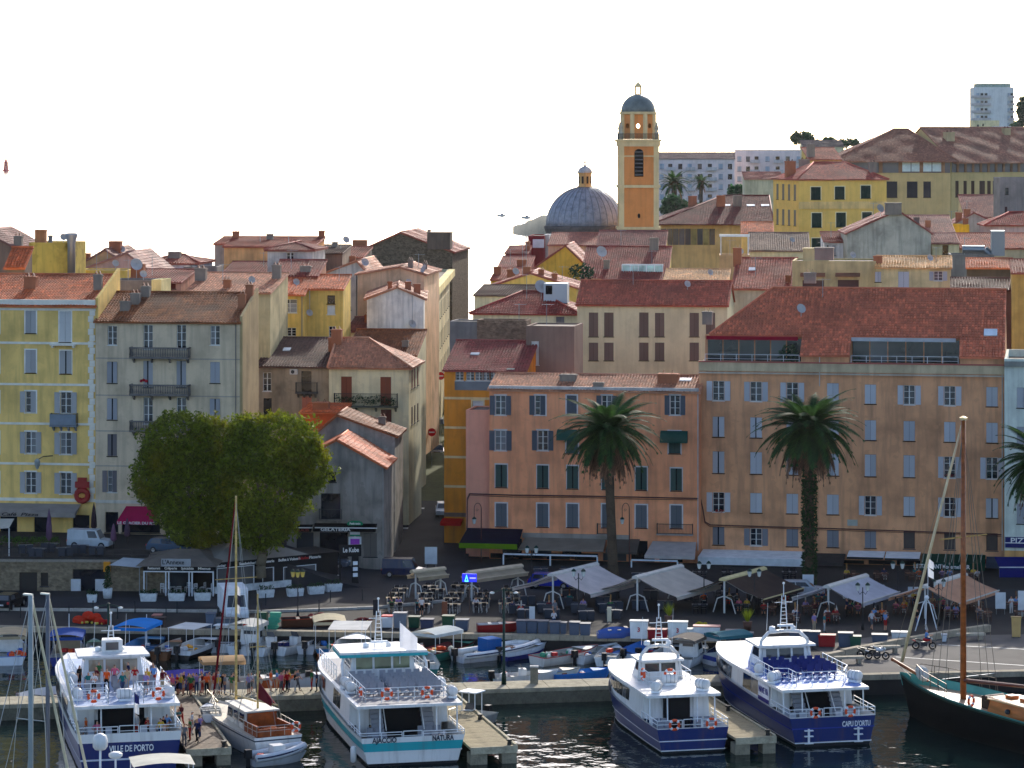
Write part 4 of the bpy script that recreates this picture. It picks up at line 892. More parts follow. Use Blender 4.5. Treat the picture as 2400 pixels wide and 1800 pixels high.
H('red hipped roof over a mauve wall', 2312, 2620, 472, 527, 9, (200, 170, 160), ('hip', 498, 2370, 4, 0), (168, 76, 62), wins=[(2332, 540, 14, 12, 'closed', dict(sh=(190, 195, 205)))], ang=-2)
H('greyish brown old tiled roof before the yellow mansion', 1757, 1897, 432, 587, 8, (222, 206, 160), ('front', 547, 1820), (146, 116, 96), ang=-4)
h = H('roof terrace with white pergola', 1686, 1757, 420, 603, 6, (214, 170, 120), ('flat', .3), ang=-4, tl=False); b = MB()
zz = h.h + .3
for x in (.2, h.w - .2):
    for y in (.2, 3.5): b.box(x - .06, y - .06, zz, x + .06, y + .06, zz + 2.6)
b.box(0, .1, zz + 2.5, h.w, .3, zz + 2.75); b.box(0, 3.4, zz + 2.5, h.w, 3.6, zz + 2.75); b.build('pergola', M((226, 226, 222), 'paint'), h.root)
H('small orange tiled roof by the mansion', 1738, 1812, 470, 548, 6, (232, 190, 110), ('front', 522, 1780), T_ORA, ang=-4)

# the yellow mansion and the brown roofed institution
h = House('mansion', 'tall yellow mansion with green shutters in white surrounds', 1872, 2078, 520, 420, 9, 14, (236, 196, 104), 13, 'building', wamp=.5)
for px, yt, hp in ((1912, 438, 30), (1968, 437, 30), (2029, 435, 30), (1914, 499, 34), (1971, 498, 34), (1914, 558, 34), (2032, 497, 34)): h.win(px, yt, 23, hp, 'closed', sh=(30, 54, 44), surround=(240, 225, 180))
h.build(('hip', 381, 1960, 5, 5), (180, 92, 74), [(.3, .8, 1.6, 2.2), (.05, .5, 1.6, 2.6), (.9, .2, 1.2, 2.)])
h.band(481, 1960, 1.2, M((236, 200, 130), 'plaster'), .15)
for i in range(4):
    for z in (h.zat(470, 1872), h.zat(530, 1872)): h.sidewin(2 + 3.2 * i, z, 1.1, 2.7, 'closed', -1, sh=(130, 120, 100))
h = House('institution', 'large beige building with broad brown tiled roof and glazed top floor', 1962, 2228, 592, 372, 14, 26, (210, 184, 128), -2, 'building', wamp=.5)
for px, w_ in ((2138, 25), (2173, 18), (2090, 26)): h.win(px, 425, w_, 38, 'closed', sh=(64, 62, 66))
h.build(('hip', 303, 2110, 12, 7), (160, 108, 84), [(.9, .5, 1., 1.2, M((190, 170, 130), 'plaster'), False)], o=1.4)
gx0, gz1 = h.pt(1964, 374); gx1, gz0 = h.pt(2227, 405); MB().box(gx0, -.12, gz0, gx1, -.02, gz1 - .3).build('glazed_band', M((50, 44, 46), 'glass'), h.root)
for px0, px1 in ((2113, 2134), (2136, 2156), (2162, 2183), (2185, 2207)):
    x0, z1 = h.pt(px0, 376); x1, z0 = h.pt(px1, 402); MB().box(x0, -.3, z0, x1, -.13, z1).build('window', M((205, 220, 215), 'paint'), h.root)
for px in (2064, 2110, 2159, 2210): x, _ = h.pt(px, 380); MB().box(x - .35, -.35, gz0, x + .35, -.121, gz1).build('pier', M((150, 116, 88), 'plaster'), h.root)
h2 = House('institution_wing', 'receding wing of the brown roofed building with tall narrow windows', 2229, 2600, 592, 373, 14, 22, (210, 184, 128), 24, 'building', wamp=.5)
for px in (2243, 2262, 2280, 2302, 2318, 2331, 2352): h2.win(px, 424, 8 if px != 2302 else 13, 38, 'closed', sh=(92, 70, 58))
h2.build(('par', 300, 2330, .5), (168, 116, 92), [(.1, .3, 1.8, 1.6, M((190, 170, 130), 'plaster'), True), (.5, .4, 1.4, 1.2, M((190, 170, 130), 'plaster'), True)], o=1.4)
gx1, gz0 = h2.pt(2598, 400); _, gz1 = h2.pt(2232, 375); _, gz0 = h2.pt(2232, 404); MB().box(.1, -.12, gz0, h2.w, -.02, gz1 - .2).build('glazed_band', M((50, 44, 46), 'glass'), h2.root)
for i in range(21): x = 1.4 + i * h2.w / 21; MB().box(x - .25, -.3, gz0, x + .25, -.121, gz1).build('pier', M((150, 116, 88), 'plaster'), h2.root)
H('small yellow house under the brown roof', 1896, 1972, 566, 374, 9, YE2, ('front', 347, 1930), (178, 96, 72), [(.1, .2, 1.4, 2.4)], ang=3, zb=16)
h = House('market_hall', 'low beige building with wide brown roof and dark glazed gallery behind the tower', 1548, 1812, 562, 520, 9, 30, (206, 178, 120), -2, 'building')
h.build(('hip', 459, 1740, 12, 0), (120, 62, 54), [(.55, .3, 1.6, 2.), (.7, .3, 1.6, 2.), (.3, .45, 1.6, 2.2)], o=1.6)
for f_ in (.6, .82, .95): h.skylight(f_, .3, 1.5, 1.0)
for i in range(9): x0, z1 = h.pt(1549 + i * 14.2, 536); x1, z0 = h.pt(1549 + i * 14.2 + 13, 574); MB().box(x0, -.1, z0, x1, -.02, z1).build('gallery_pane', M((48, 60, 72) if i not in (5, 7) else (130, 124, 80), 'glass'), h.root)

# ---------------------------------------------------------------- the cathedral: tower and dome
OR2, CR2 = M((222, 146, 84), 'plaster', None, .5), M((222, 200, 150), 'plaster', None, .6); YT = 500.0; px_m = F / YT
t = thing('bell_tower', 'orange and cream bell tower with grey dome and open lantern', 'bell tower', (sx(1497.5, YT), YT + 3.2, 8))
def tz(py): return CAMH - (py - YH) * YT / F - 8
hw = 3.25; b = MB(); b.box(-hw + .12, -hw + .12, 0, hw - .12, hw - .12, tz(342)); b.build('shaft', OR2, t)
for sx_ in (-1, 1):
    for sy_ in (-1, 1): MB().box(min(sx_ * hw, sx_ * (hw - .85)), min(sy_ * hw, sy_ * (hw - .85)), 0, max(sx_ * hw, sx_ * (hw - .85)), max(sy_ * hw, sy_ * (hw - .85)), tz(342)).build('corner_pilaster', CR2, t)
for py, hh, ex in ((336, 1.0, .22), (329, .35, .45), (437, .45, .25), (535, .4, .3), (366, .22, -.06)): MB().box(-hw - ex, -hw - ex, tz(py) - hh / 2, hw + ex, hw + ex, tz(py) + hh / 2).build('cornice', CR2, t)
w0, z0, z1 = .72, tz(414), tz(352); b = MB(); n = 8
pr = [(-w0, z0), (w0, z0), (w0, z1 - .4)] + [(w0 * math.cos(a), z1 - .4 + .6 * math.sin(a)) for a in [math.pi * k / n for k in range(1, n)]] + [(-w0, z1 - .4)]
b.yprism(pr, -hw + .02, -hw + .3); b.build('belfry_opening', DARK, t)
b = MB(); [b.cbox(0, -hw + .02, z0 + .25 + .62 * i, 1.3, .3, .12, 0, R(-25)) for i in range(7)]; b.build('louvers', M((110, 108, 110), 'paint'), t)
b = MB(); b.yprism([(.22 * math.cos(k * .785), tz(506) + .42 * math.sin(k * .785)) for k in range(8)], -hw + .06, -hw + .3); b.build('slit_window', DARK, t)
zo0, zo1 = tz(326), tz(267); ro = 2.75; b = MB(); N8 = 8
for k in range(N8):
    a0, a1 = R(22.5 + 45 * k), R(67.5 + 45 * k); A = Vector((ro * math.cos(a0), ro * math.sin(a0), 0)); B = Vector((ro * math.cos(a1), ro * math.sin(a1), 0)); hc = (zo0 + zo1) / 2 + .1; rr = .42; m_ = 10
    e = (B - A).normalized(); mid = (A + B) / 2; L2 = (B - A).length / 2
    outer = [A + Vector((0, 0, zo0)), B + Vector((0, 0, zo0)), B + Vector((0, 0, zo1)), A + Vector((0, 0, zo1))]
    ring = [mid + e * (rr * math.cos(2 * math.pi * i / 12 + math.pi / 4 * 5)) + Vector((0, 0, hc + rr * math.sin(2 * math.pi * i / 12 + math.pi / 4 * 5))) for i in range(12)]
    o_ = len(b.v); b.v += [tuple(p) for p in outer + ring]
    for c_ in range(4):
        i0 = c_ * 3; b.f.append((o_ + c_, o_ + (c_ + 1) % 4, o_ + 4 + (i0 + 3) % 12, o_ + 4 + (i0 + 2) % 12, o_ + 4 + (i0 + 1) % 12, o_ + 4 + i0))
b.build('octagon', OR2, t)
for k in (-1, 1): MB().box(min(k * .75, k * 2.4), -.06, zo0, max(k * .75, k * 2.4), .06, zo1).build('hole_blocker', OR2, t)  # added screens, block the sky behind the octagon's side holes
b = MB()
for k in range(N8):
    a = R(22.5 + 45 * k); b.cyl((ro * math.cos(a), ro * math.sin(a), zo0), (ro * math.cos(a), ro * math.sin(a), zo1), .36, .36, 8)
b.lathe([(ro - .1, zo1 - .1), (ro + .3, zo1), (ro + .3, zo1 + .35), (ro, zo1 + .4)], 16); b.build('octagon_trim', CR2, t)
zd = zo1 + .3; b = MB(); b.lathe([(2.85 * math.cos(a), zd + 3.0 * math.sin(a)) for a in [k * math.pi / 2 / 9 for k in range(9)]] + [(.45, zd + 2.98)], 24); b.build('dome', M((112, 122, 118), 'tile', .5), t, True)
zl = zd + 2.9; b = MB()
for k in range(8): a = R(45 * k); b.cyl((.48 * math.cos(a), .48 * math.sin(a), zl), (.48 * math.cos(a), .48 * math.sin(a), zl + 1.25), .07, .07, 5)
b.lathe([(.62, zl - .1), (.62, zl + .05), (.5, zl + .1)], 10); b.lathe([(.66, zl + 1.2), (.62, zl + 1.4), (.35, zl + 1.75), (.12, zl + 2.0), (.14, zl + 2.2), (.05, zl + 2.5), (.03, zl + 3.5)], 10); b.build('lantern', CR2, t, True)
zc = tz(328)
for s1 in (-1, 1):
    for s2 in (-1, 1): MB().lathe([(.35, zc), (.35, zc + 1.2), (.2, zc + 1.4), (.36, zc + 1.9), (.22, zc + 2.3), (.12, zc + 2.7), (.16, zc + 2.9)], 8, (s1 * (hw - .35), s2 * (hw - .35))).build('corner_urn', M((180, 172, 150), 'concrete'), t, True)
b = MB(); rail(b, [(-hw, -hw, zc), (hw, -hw, zc), (hw, hw, zc), (-hw, hw, zc), (-hw, -hw, zc)], 1.0, .22, 1, .035); b.build('parapet_rail', M((70, 72, 70), 'paint'), t)
t = thing('cathedral_dome', 'wide ribbed lead dome with small ochre lantern', 'dome', (sx(1371, 514), 514, 9)); pm_ = F / 514
dz = lambda py: CAMH - (py - YH) * 514 / F - 9
rd = 91 / pm_; zb0, zt0 = dz(528), dz(437); b = MB(); prof = [(rd * math.cos(a), zb0 + (zt0 - zb0) * math.sin(a)) for a in [k * math.pi / 2 / 12 for k in range(12)]] + [(.9, zt0)]
b.lathe(prof, 40); b.build('dome_shell', M((142, 146, 154), 'concrete', .45, .6), t, True)
for k in range(32):
    a = 2 * math.pi * k / 32; rb = MB(); rb.tube([((r_ + .03) * math.cos(a), (r_ + .03) * math.sin(a), z_ + .03) for r_, z_ in prof[:-1]], .05, 4); rb.build('rib', M((120, 126, 134), 'metal', .5), t)
b = MB(); b.lathe([(rd - .2, 0), (rd - .2, zb0 - 1.4)], 32); b.build('drum', M((214, 160, 130), 'plaster'), t)
b = MB(); b.lathe([(rd, zb0 - 1.4), (rd + .15, zb0 - 1.0), (rd + .35, zb0 - .5), (rd + .35, zb0 - .1), (rd, zb0)], 32); b.build('drum_cornice', M((96, 92, 90), 'concrete'), t)
zl = zt0 - .1; zq = dz(405); b = MB(); b.lathe([(1.35, zl), (1.15, zl + .2), (1.08, zl + .3), (1.08, zq - .2), (1.25, zq - .1), (1.25, zq + .05)], 8); b.build('lantern', M((214, 170, 110), 'plaster'), t)
for k in range(8): a = R(45 * k + 22.5); MB().cbox(1.02 * math.cos(a), 1.02 * math.sin(a), (zl + zq) / 2, .32, .16, 1.2, a + R(90)).build('lantern_window', M((60, 50, 40), 'paint'), t)
b = MB(); b.lathe([(1.25 * math.cos(a), zq + 1.1 * math.sin(a)) for a in [k * math.pi / 2 / 6 for k in range(6)]] + [(.25, zq + 1.15), (.12, zq + 1.5), (.22, zq + 1.8), (.05, zq + 2.1), (.04, dz(378))], 14); b.build('lantern_cap', M((180, 182, 184), 'concrete'), t, True)

# ---------------------------------------------------------------- far apartments on the hill
def flats(name, label, xl, xr, Y, ye, wall, roof, floors, cols, balc, ang=-4, zb=20, d=14, tile=(150, 120, 112), fh=3.0, dz0=1.9):
    h = House(name, label, xl, xr, Y, ye, zb, d, wall, ang, 'building', wamp=.6)
    for f_ in range(floors):
        z = h.h - dz0 - 1.1 - f_ * fh
        for c, fx in enumerate(cols):
            x = fx * h.w; h.open.append((x - .6, z, x + .6, z + 1.5)); h.wins.append((x, z, 1.2, 1.5, 'dark' if (f_ * 3 + c) % 3 else 'closed', dict(sh=(175, 185, 195))))
    h.build(roof, tile, [], True if roof[0] != 'flat' else False)
    for f_ in range(floors):
        z = h.h - dz0 - 1.45 - f_ * fh
        for x0, x1 in balc:
            o = MB().box(x0 * h.w, -1.2, z - .15, x1 * h.w, -.001, z).build('balcony', M((190, 182, 178), 'plaster'), h.root); MB().box(x0 * h.w, -1.22, z, x1 * h.w, -1.16, z + .9).build('parapet', M((196, 188, 184), 'plaster'), o)
    return h
h = flats('apartment_block', 'far pale pink apartment block with rows of balconies behind two palms', 1540, 1722, 905, 372, (226, 208, 202), ('front', 358, 1640), 5, [.06, .17, .3, .42, .55, .68, .82, .94], [(.12, .24), (.37, .49), (.63, .77)], zb=17)  # pale walls, lightened further to stand in for haze
h = flats('apartment_block', 'far pink flats stepping up the hill with blue towel', 1722, 1905, 925, 355, (224, 206, 200), ('flat', .5), 5, [.06, .17, .28, .42, .55, .68, .82, .94], [(.2, .32), (.5, .62), (.75, .88)], zb=18)  # wall colour pale, with some haze lightness mixed in
MB().box(h.w * .2, -1.26, h.h - 3.9 - 3.3, h.w * .3, -1.23, h.h - 3.9 - 2.6).build('hanging_towel', M((60, 90, 190), 'fabric'), h.root)
H('far low house with greenish wall beyond the brown roof', 1745, 1835, 700, 420, 12, (206, 196, 160), ('front', 404, 1790), (190, 130, 110), ang=-2, zb=16)
H('far beige house on the crest under the pine', 1882, 1978, 830, 343, 12, (214, 200, 160), ('front', 330, 1930), (140, 120, 110), wins=[(1893, 350, 6, 8, 'dark'), (1908, 350, 6, 8, 'dark')], ang=-2, zb=24)
h = flats('tower_block', 'far hazy white tower block with wrapped balconies', 2283, 2376, 1230, 206, (216, 216, 212), ('flat', .3), 8, [.1, .2, .3, .88, .95], [(-.08, .42), (.86, 1.02)], ang=-3, zb=26, d=18, dz0=2.5)
MB().box(1, 2, h.h, h.w - 1, 12, h.h + 1.8).build('roof_plant', M((150, 165, 150), 'stone'), h.root)
H('far yellowish flats before the tower block', 2281, 2342, 1010, 285, 12, (222, 208, 160), ('flat', .4), wins=[(2292, 292, 5, 9, 'dark'), (2304, 290, 4, 5, 'dark')], ang=-3, zb=30, tl=False)
H('far white villa with wide windows below the tower block', 2332, 2370, 1000, 298, 10, (226, 224, 220), ('flat', .3), wins=[(2340, 306, 9, 9, 'dark'), (2356, 305, 12, 9, 'dark')], ang=-3, zb=30, tl=False)
# sea marks
t = thing('beacon_tower', 'red beacon tower standing far out at sea', 'beacon', (sx(14, 4400), 4400, 0)); MB().lathe([(5, -2), (5, 1.5), (3.6, 2), (2.8, 11), (3.6, 11.5), (3.6, 12.5), (1.6, 12.6), (1.6, 15.5), (.4, 17.5)], 14).build('shaft', M((190, 20, 44), 'paint'), t, True)
MB().lathe([(2.2, 12.6), (2.2, 13.4)], 10).build('gallery', M((170, 20, 40), 'paint'), t)
# ---------------------------------------------------------------- trees
def leaf_cloud(pts, size, up=.25):
    n = len(pts); a = rng.normal(size=(n, 3)); a[:, 2] += up; a /= np.linalg.norm(a, axis=1)[:, None]
    r = rng.normal(size=(n, 3)); b_ = np.cross(a, r); b_ /= np.linalg.norm(b_, axis=1)[:, None]; c_ = np.cross(a, b_)
    k = (size * rng.uniform(.6, 1.35, n))[:, None]; v = np.stack([pts - b_ * k, pts + c_ * k * .5 + a * k * .15, pts + b_ * k, pts - c_ * k * .5 + a * k * .15], 1).reshape(-1, 3)
    me = bpy.data.meshes.new('crown'); me.from_pydata(v.tolist(), [], np.arange(4 * n).reshape(n, 4).tolist()); me.update(); return me
def crown_points(lobes, per, shell=0.0):
    out = []
    for (cx, cy, cz, rx, ry, rz_, dens) in lobes:
        C = np.array([cx, cy, cz]); RR = np.array([rx, ry, rz_])
        for _ in range(int(26 * dens)):
            d = rng.normal(size=3); d /= np.linalg.norm(d); rr = rng.uniform(.6, 1.06); r = rng.uniform(.5, 1.1)
            q = rng.normal(size=(int(per * r * r), 3)); q /= np.linalg.norm(q, axis=1)[:, None]; q *= (rng.uniform(0, 1, len(q)) ** .45)[:, None] * r
            out.append(C + d * RR * rr + q)
        if shell:
            n = int(shell * (rx * ry + rx * rz_ + ry * rz_)); d = rng.normal(size=(n, 3)); d /= np.linalg.norm(d, axis=1)[:, None]
            f = .88 + .09 * np.sin(d[:, 0] * 8 + cx) * np.sin(d[:, 2] * 9 + cy) * np.cos(d[:, 1] * 7) + .05 * np.sin(d[:, 0] * 23 + d[:, 2] * 19) + rng.uniform(-.13, .06, n) + .12 * rng.uniform(0, 1, n) ** 6; out.append(C + d * RR * f[:, None])
    return np.concatenate(out)
BARK = M((110, 100, 82), 'stone'); 
def limb(b, p0, p1, r0, r1, k=5, w=.25):
    pts = [Vector(p0).lerp(Vector(p1), i / k) + Vector((random.uniform(-w, w), random.uniform(-w, w), 0)) * (0 < i < k) for i in range(k + 1)]
    for i in range(k): b.cyl(pts[i], pts[i + 1], r0 + (r1 - r0) * i / k, r0 + (r1 - r0) * (i + 1) / k, 8)
def plane_tree(label, px, base, YT_, lobes, seed):
    bx = sx(px, YT_); t = thing('plane_tree', label, 'tree', (bx, YT_, base), 0, None)
    L_ = []
    for lx, ly, rx, ry, dep, dn in lobes:
        p = at(lx, ly, YT_ + dep); s_ = YT_ / F; L_.append((p.x - bx, dep, p.z - base, rx * s_, min(4.6, rx * s_), ry * s_, dn))
    tz_ = min(l[2] for l in L_) + .6; b = MB(); limb(b, (0, 0, 0), (.2, .1, tz_), .5, .36)
    b.build('trunk', BARK, t, True); b = MB()
    for l in L_: limb(b, (.1, .1, tz_ - .4), (l[0] * .8, l[1] * .7, l[2]), .24, .06)
    b.build('limbs', BARK, t, True)
    me = leaf_cloud(crown_points(L_, 60, 135), .2); me.materials.append(M((98, 110, 25), 'leaf', None, .8)); struct(put('crown', me, t), 'stuff')
    return t
plane_tree('big clipped plane tree before the grey apartment house', 455, TZ, 286, [(425, 1052, 98, 92, 0, 1.3), (455, 1140, 125, 118, 0, 1.8), (468, 1222, 92, 66, 0, 1.2), (366, 1112, 58, 82, 0, 1.), (500, 1060, 70, 90, 0, 1.)], 1)
plane_tree('big plane tree with yellowing leaves beside the ice cream house', 612, 2.6, 284, [(650, 1050, 108, 88, 0, 1.4), (612, 1140, 125, 118, 0, 1.8), (600, 1228, 92, 60, 0, 1.2), (716, 1092, 60, 76, 0, 1.), (580, 1045, 60, 80, 0, .9)], 2)

def frond_mesh(theta, bend, L_=4.3, n=24, wid=.74, droop=.5, dead=False):
    b = MB(); p = Vector((.2, 0, 0)); a = R(theta); pts = [p.copy()]; st = L_ / n
    for i in range(n): a -= R(bend) / n; p = p + Vector((math.cos(a) * st, 0, math.sin(a) * st)); pts.append(p.copy())
    for i in range(0, n, 4): b.cyl(pts[i], pts[min(n, i + 4)], .045 * (1 - i / n) + .012, .045 * (1 - (i + 4) / n) + .012, 4, False)
    for i in range(2, n + 1):
        u = i / n; ln = wid * (math.sin(math.pi * min(1, .12 + u * .95)) ** .6 if u < .98 else .3) * random.uniform(.85, 1.1)
        tg = (pts[i] - pts[i - 1]).normalized()
        for s_ in (-1, 1):
            for off in (0, .5):
                q = pts[i - 1].lerp(pts[i], off); dr = (tg * .55 + Vector((0, s_ * .9, .28 - (droop if not dead else .9)))).normalized(); e = q + dr * ln * (1 if not dead else .7); wv = tg * .065
                o = len(b.v); b.v += [tuple(q - wv), tuple(q + wv), tuple(e)]; b.f.append((o, o + 1, o + 2))
    return b.mesh('frond')
PALMG = M((48, 76, 34), 'leaf', .75, .3); PALMB = M((124, 90, 68), 'leaf', .85, .1); PALMO = M((52, 74, 26), 'leaf', .75, .3)
FR = {}
for k, args in dict(up=(72, 70), up2=(55, 80), mid=(34, 75), low=(8, 70), low2=(-12, 62), dead=(-38, 48), dead2=(-55, 30)).items():
    me = frond_mesh(*args, dead=k.startswith('dead'), L_=4.3 if not k.startswith('dead') else 3.9); me.materials.append(PALMB if k.startswith('dead') else (PALMO if k == 'low' else PALMG)); FR[k] = me
def palm(label, px, base, Y, ycrown, scale=1.0, ivy=False, counts=(14, 16, 22, 22, 22, 28, 26), lean=0.0, group=None, tr=.5):
    x = sx(px, Y); t = thing('palm_tree', label, 'palm tree', (x, Y, base), 0, group); zc = at(px, ycrown, Y).z - base
    b = MB(); n = 14; prof = [(tr * (1.25 if i == 0 else 1.0 - .18 * math.sin(math.pi * i / n) + (.05 if i % 2 else 0)), zc * i / n) for i in range(n + 1)]
    vs, fs = [], []
    b.lathe(prof, 12); b.v = [(vx + lean * (1 - vz / zc), vy, vz) for vx, vy, vz in b.v]; b.build('trunk', M((84, 70, 56), 'stone'), t, True)
    bb = MB(); bb.sph((0, 0, zc - .1), tr * 1.7, 10, 6, .9); bb.build('crown_heart', M((104, 78, 50), 'stone'), t)
    if ivy:
        b = MB(); pts = []
        for _ in range(2600):
            a = rng.uniform(0, 6.28); z = rng.uniform(0, zc * .93); r_ = tr * rng.uniform(.95, 1.5); pts.append((r_ * math.cos(a) + lean * (1 - z / zc), r_ * math.sin(a), z))
        me = leaf_cloud(np.array(pts), .17); me.name = 'ivy'; me.materials.append(M((36, 60, 24), 'leaf', None, .3)); struct(put('ivy', me, t), 'stuff')
    for key, c in zip(('up', 'up2', 'mid', 'low', 'low2', 'dead', 'dead2'), counts):
        for i in range(c):
            a = 6.283 * (i + random.uniform(-.3, .3)) / c; o = put('frond', FR[key], t, (0, 0, zc + random.uniform(-.1, .2) - (.25 if 'dead' in key else 0)), (random.uniform(-.15, .15), random.uniform(-.12, .12), a), scale * random.uniform(.85, 1.1))
    return t
palm('tall palm with brown skirt before the pink house', 1424, QZ, 291, 1010, 1.25, False, lean=.55)
palm('tall palm with ivy clad trunk before the terracotta block', 1897, QZ, 287, 1003, 1.3, True)
palm('tall palm at the corner of the pale green house', 2448, QZ, 284, 1085, 1.25, False)
palm('far palm with round crown before the pink flats', 1580, 19, 850, 430, 1.35, False, (8, 8, 10, 8, 6, 4, 3), tr=.8)
palm('far slender palm beside the pink flats', 1643, 19, 850, 428, .9, False, (8, 8, 8, 6, 4, 6, 4), tr=.6)
def far_tree(name, label, cat, px, ybase, Y, lobes, col, size, per=26, amp=.3, trunk=True):
    p = at(px, ybase, Y); t = thing(name, label, cat, p); s_ = Y / F; L_ = []
    for lx, ly, rx, ry, dn in lobes: q = at(lx, ly, Y); L_.append((q.x - p.x, 0, q.z - p.z, rx * s_, rx * s_ * .8, ry * s_, dn))
    b = MB(); tz_ = L_[0][2]; limb(b, (0, 0, -1), (0, 0, max(.5, tz_)), .12 * s_ * 12, .06 * s_ * 12)
    for l in L_[1:]: limb(b, (0, 0, tz_ * .55), (l[0], 0, l[2]), .05 * s_ * 12, .03 * s_ * 12)
    b.build('trunk', BARK, t); me = leaf_cloud(crown_points(L_, per), size); me.materials.append(M(col, 'leaf', None, amp)); struct(put('crown', me, t), 'stuff')
    return t
far_tree('umbrella_pine', 'umbrella pine on the crest', 'tree', 1876, 350, 950, [(1880, 322, 24, 10, 2.2), (1866, 328, 10, 7, .8), (1894, 325, 10, 6, .8)], (52, 78, 50), .55)
far_tree('broadleaf_tree', 'round green tree below the pink flats', 'tree', 1728, 462, 780, [(1728, 447, 15, 12, 1.6), (1718, 452, 9, 8, .7)], (56, 96, 54), .5)
far_tree('shrub', 'dark shrubs behind the dome tower', 'shrub', 1575, 500, 800, [(1575, 474, 18, 16, 1.6), (1600, 482, 16, 12, 1.2), (1628, 488, 14, 9, 1.0), (1560, 490, 14, 12, 1.)], (62, 92, 56), .5, trunk=False)
far_tree('hill_tree', 'hazy dark tree beside the tower block', 'tree', 2398, 322, 1180, [(2396, 262, 10, 34, 2.2), (2404, 240, 9, 22, 1.2), (2385, 302, 24, 15, 2.2)], (54, 84, 60), .8)
far_tree('hill_tree', 'hazy green trees along the crest', 'tree', 2010, 348, 1100, [(1990, 334, 26, 7, 1.4), (1945, 331, 18, 6, 1.), (1925, 334, 16, 6, .8)], (60, 88, 60), .7)
def bush(mb, c, r, n=80, s=.12, sq=(1, 1, .8)): leaves(mb, c, r, n, s, sq)
# ---------------------------------------------------------------- boats
def plan(t): return .97 + .03 * min(1, t * 6) if t < .55 else max(.015, 1 - ((t - .55) / .45) ** 2.3)
def hpt(c, t, zn):
    k = max(0, (t - .5) / .5) ** 2; z = zn * (c['s0'] + (c['s1'] - c['s0']) * t * t)
    x = c['B'] / 2 * plan(t) * (c.get('fl', .86) + (1 - c.get('fl', .86)) * max(0, zn)) * (1 - c.get('bk', .5) * k * (1 - max(0, zn))) * (1 if zn > 0 else (1 + zn))
    return x, c['L'] * t + c.get('rake', 1.4) * zn * k, z
TS = [0, .05, .15, .25, .35, .45, .55, .62, .69, .76, .82, .88, .93, .97, 1.0]
def hull_band(c, z0, z1, nz=2, off=0.0, transom=True, t0=0.0):
    b = MB(); ts = [t for t in TS if t >= t0]; n = len(ts); zs = [z0 + (z1 - z0) * i / nz for i in range(nz + 1)]
    for sgn in (-1, 1):
        o = len(b.v)
        for t in ts:
            for z in zs: x, y, zz = hpt(c, t, z); b.v.append((sgn * (x + off), y, zz))
        for i in range(n - 1):
            for j in range(nz):
                q = (o + i * (nz + 1) + j, o + (i + 1) * (nz + 1) + j, o + (i + 1) * (nz + 1) + j + 1, o + i * (nz + 1) + j + 1); b.f.append(q if sgn > 0 else q[::-1])
    if transom:
        for j in range(nz):
            xa, ya, za = hpt(c, 0, zs[j]); xb, yb, zb_ = hpt(c, 0, zs[j + 1]); b.poly((-xa - off, ya - off, za), (xa + off, ya - off, za), (xb + off, yb - off, zb_), (-xb - off, yb - off, zb_))
    return b
def outline(c, t0, t1, zn=1.0, inset=0.0, n=12):
    pts = []
    for i in range(n + 1):
        t = t0 + (t1 - t0) * i / n; x, y, _ = hpt(c, t, zn); pts.append((max(.03, x - inset), y))
    return [(x, y) for x, y in pts] + [(-x, y) for x, y in reversed(pts)]
def loft(b, lo, hi, z0, z1, cap=True):
    n = len(lo); o = len(b.v); b.v += [(x, y, z0) for x, y in lo] + [(x, y, z1) for x, y in hi]
    b.f += [(o + i, o + (i + 1) % n, o + n + (i + 1) % n, o + n + i) for i in range(n)]
    if cap: b.f.append(tuple(o + n + i for i in range(n)))
WPT, DKG = M((224, 222, 217), 'hull', .35), M((96, 98, 102), 'paint'); RWH = M((230, 232, 232), 'paint', .4); NAVY = M((5, 35, 98), 'hull', .3); TEAL = M((34, 160, 166), 'hull', .35); BOOT = M((16, 18, 26), 'paint', .5)
BGLS = M((34, 36, 44), 'glass'); BLUED = M((40, 96, 190), 'paint'); SEATG = M((138, 140, 146), 'paint', .5); SEATN = M((24, 36, 104), 'paint', .5)
def seat_mesh(mat):
    b = MB(); b.box(-.23, -.25, .38, .23, .2, .46); b.add([(-.23, .2, .42), (.23, .2, .42), (.21, .34, 1.05), (-.21, .34, 1.05), (-.23, .26, .42), (.23, .26, .42), (.21, .4, 1.03), (-.21, .4, 1.03)], [(0, 3, 2, 1), (4, 5, 6, 7), (0, 1, 5, 4), (1, 2, 6, 5), (2, 3, 7, 6), (3, 0, 4, 7)])
    b.cyl((0, 0, 0), (0, 0, .38), .05, .05, 5); me = b.mesh('seat'); me.materials.append(mat); return me
SEATS = {'g': seat_mesh(SEATG), 'n': seat_mesh(SEATN), 'w': seat_mesh(M((178, 180, 184), 'paint', .5))}
RM = None
def lifebuoy(loc, rz, label, scale=1.0):
    global RM
    if RM is None:
        b = MB(); b.torus((0, 0, 0), .3, .085, 'Y', 20, 7); RM = b.mesh('ring'); RM.materials.append(M((224, 80, 36), 'paint', .5))
        b = MB()
        for k in range(4): b.torus((0, 0, 0), .3, .09, 'Y', 3, 7, R(45 + 90 * k - 14), R(45 + 90 * k + 14))
        me = b.mesh('band'); me.materials.append(RWH); RM = (RM, me)
    t = thing('lifebuoy', label, 'lifebuoy', loc, rz); t.scale = (scale,) * 3; put('ring', RM[0], t); put('bands', RM[1], t); return t
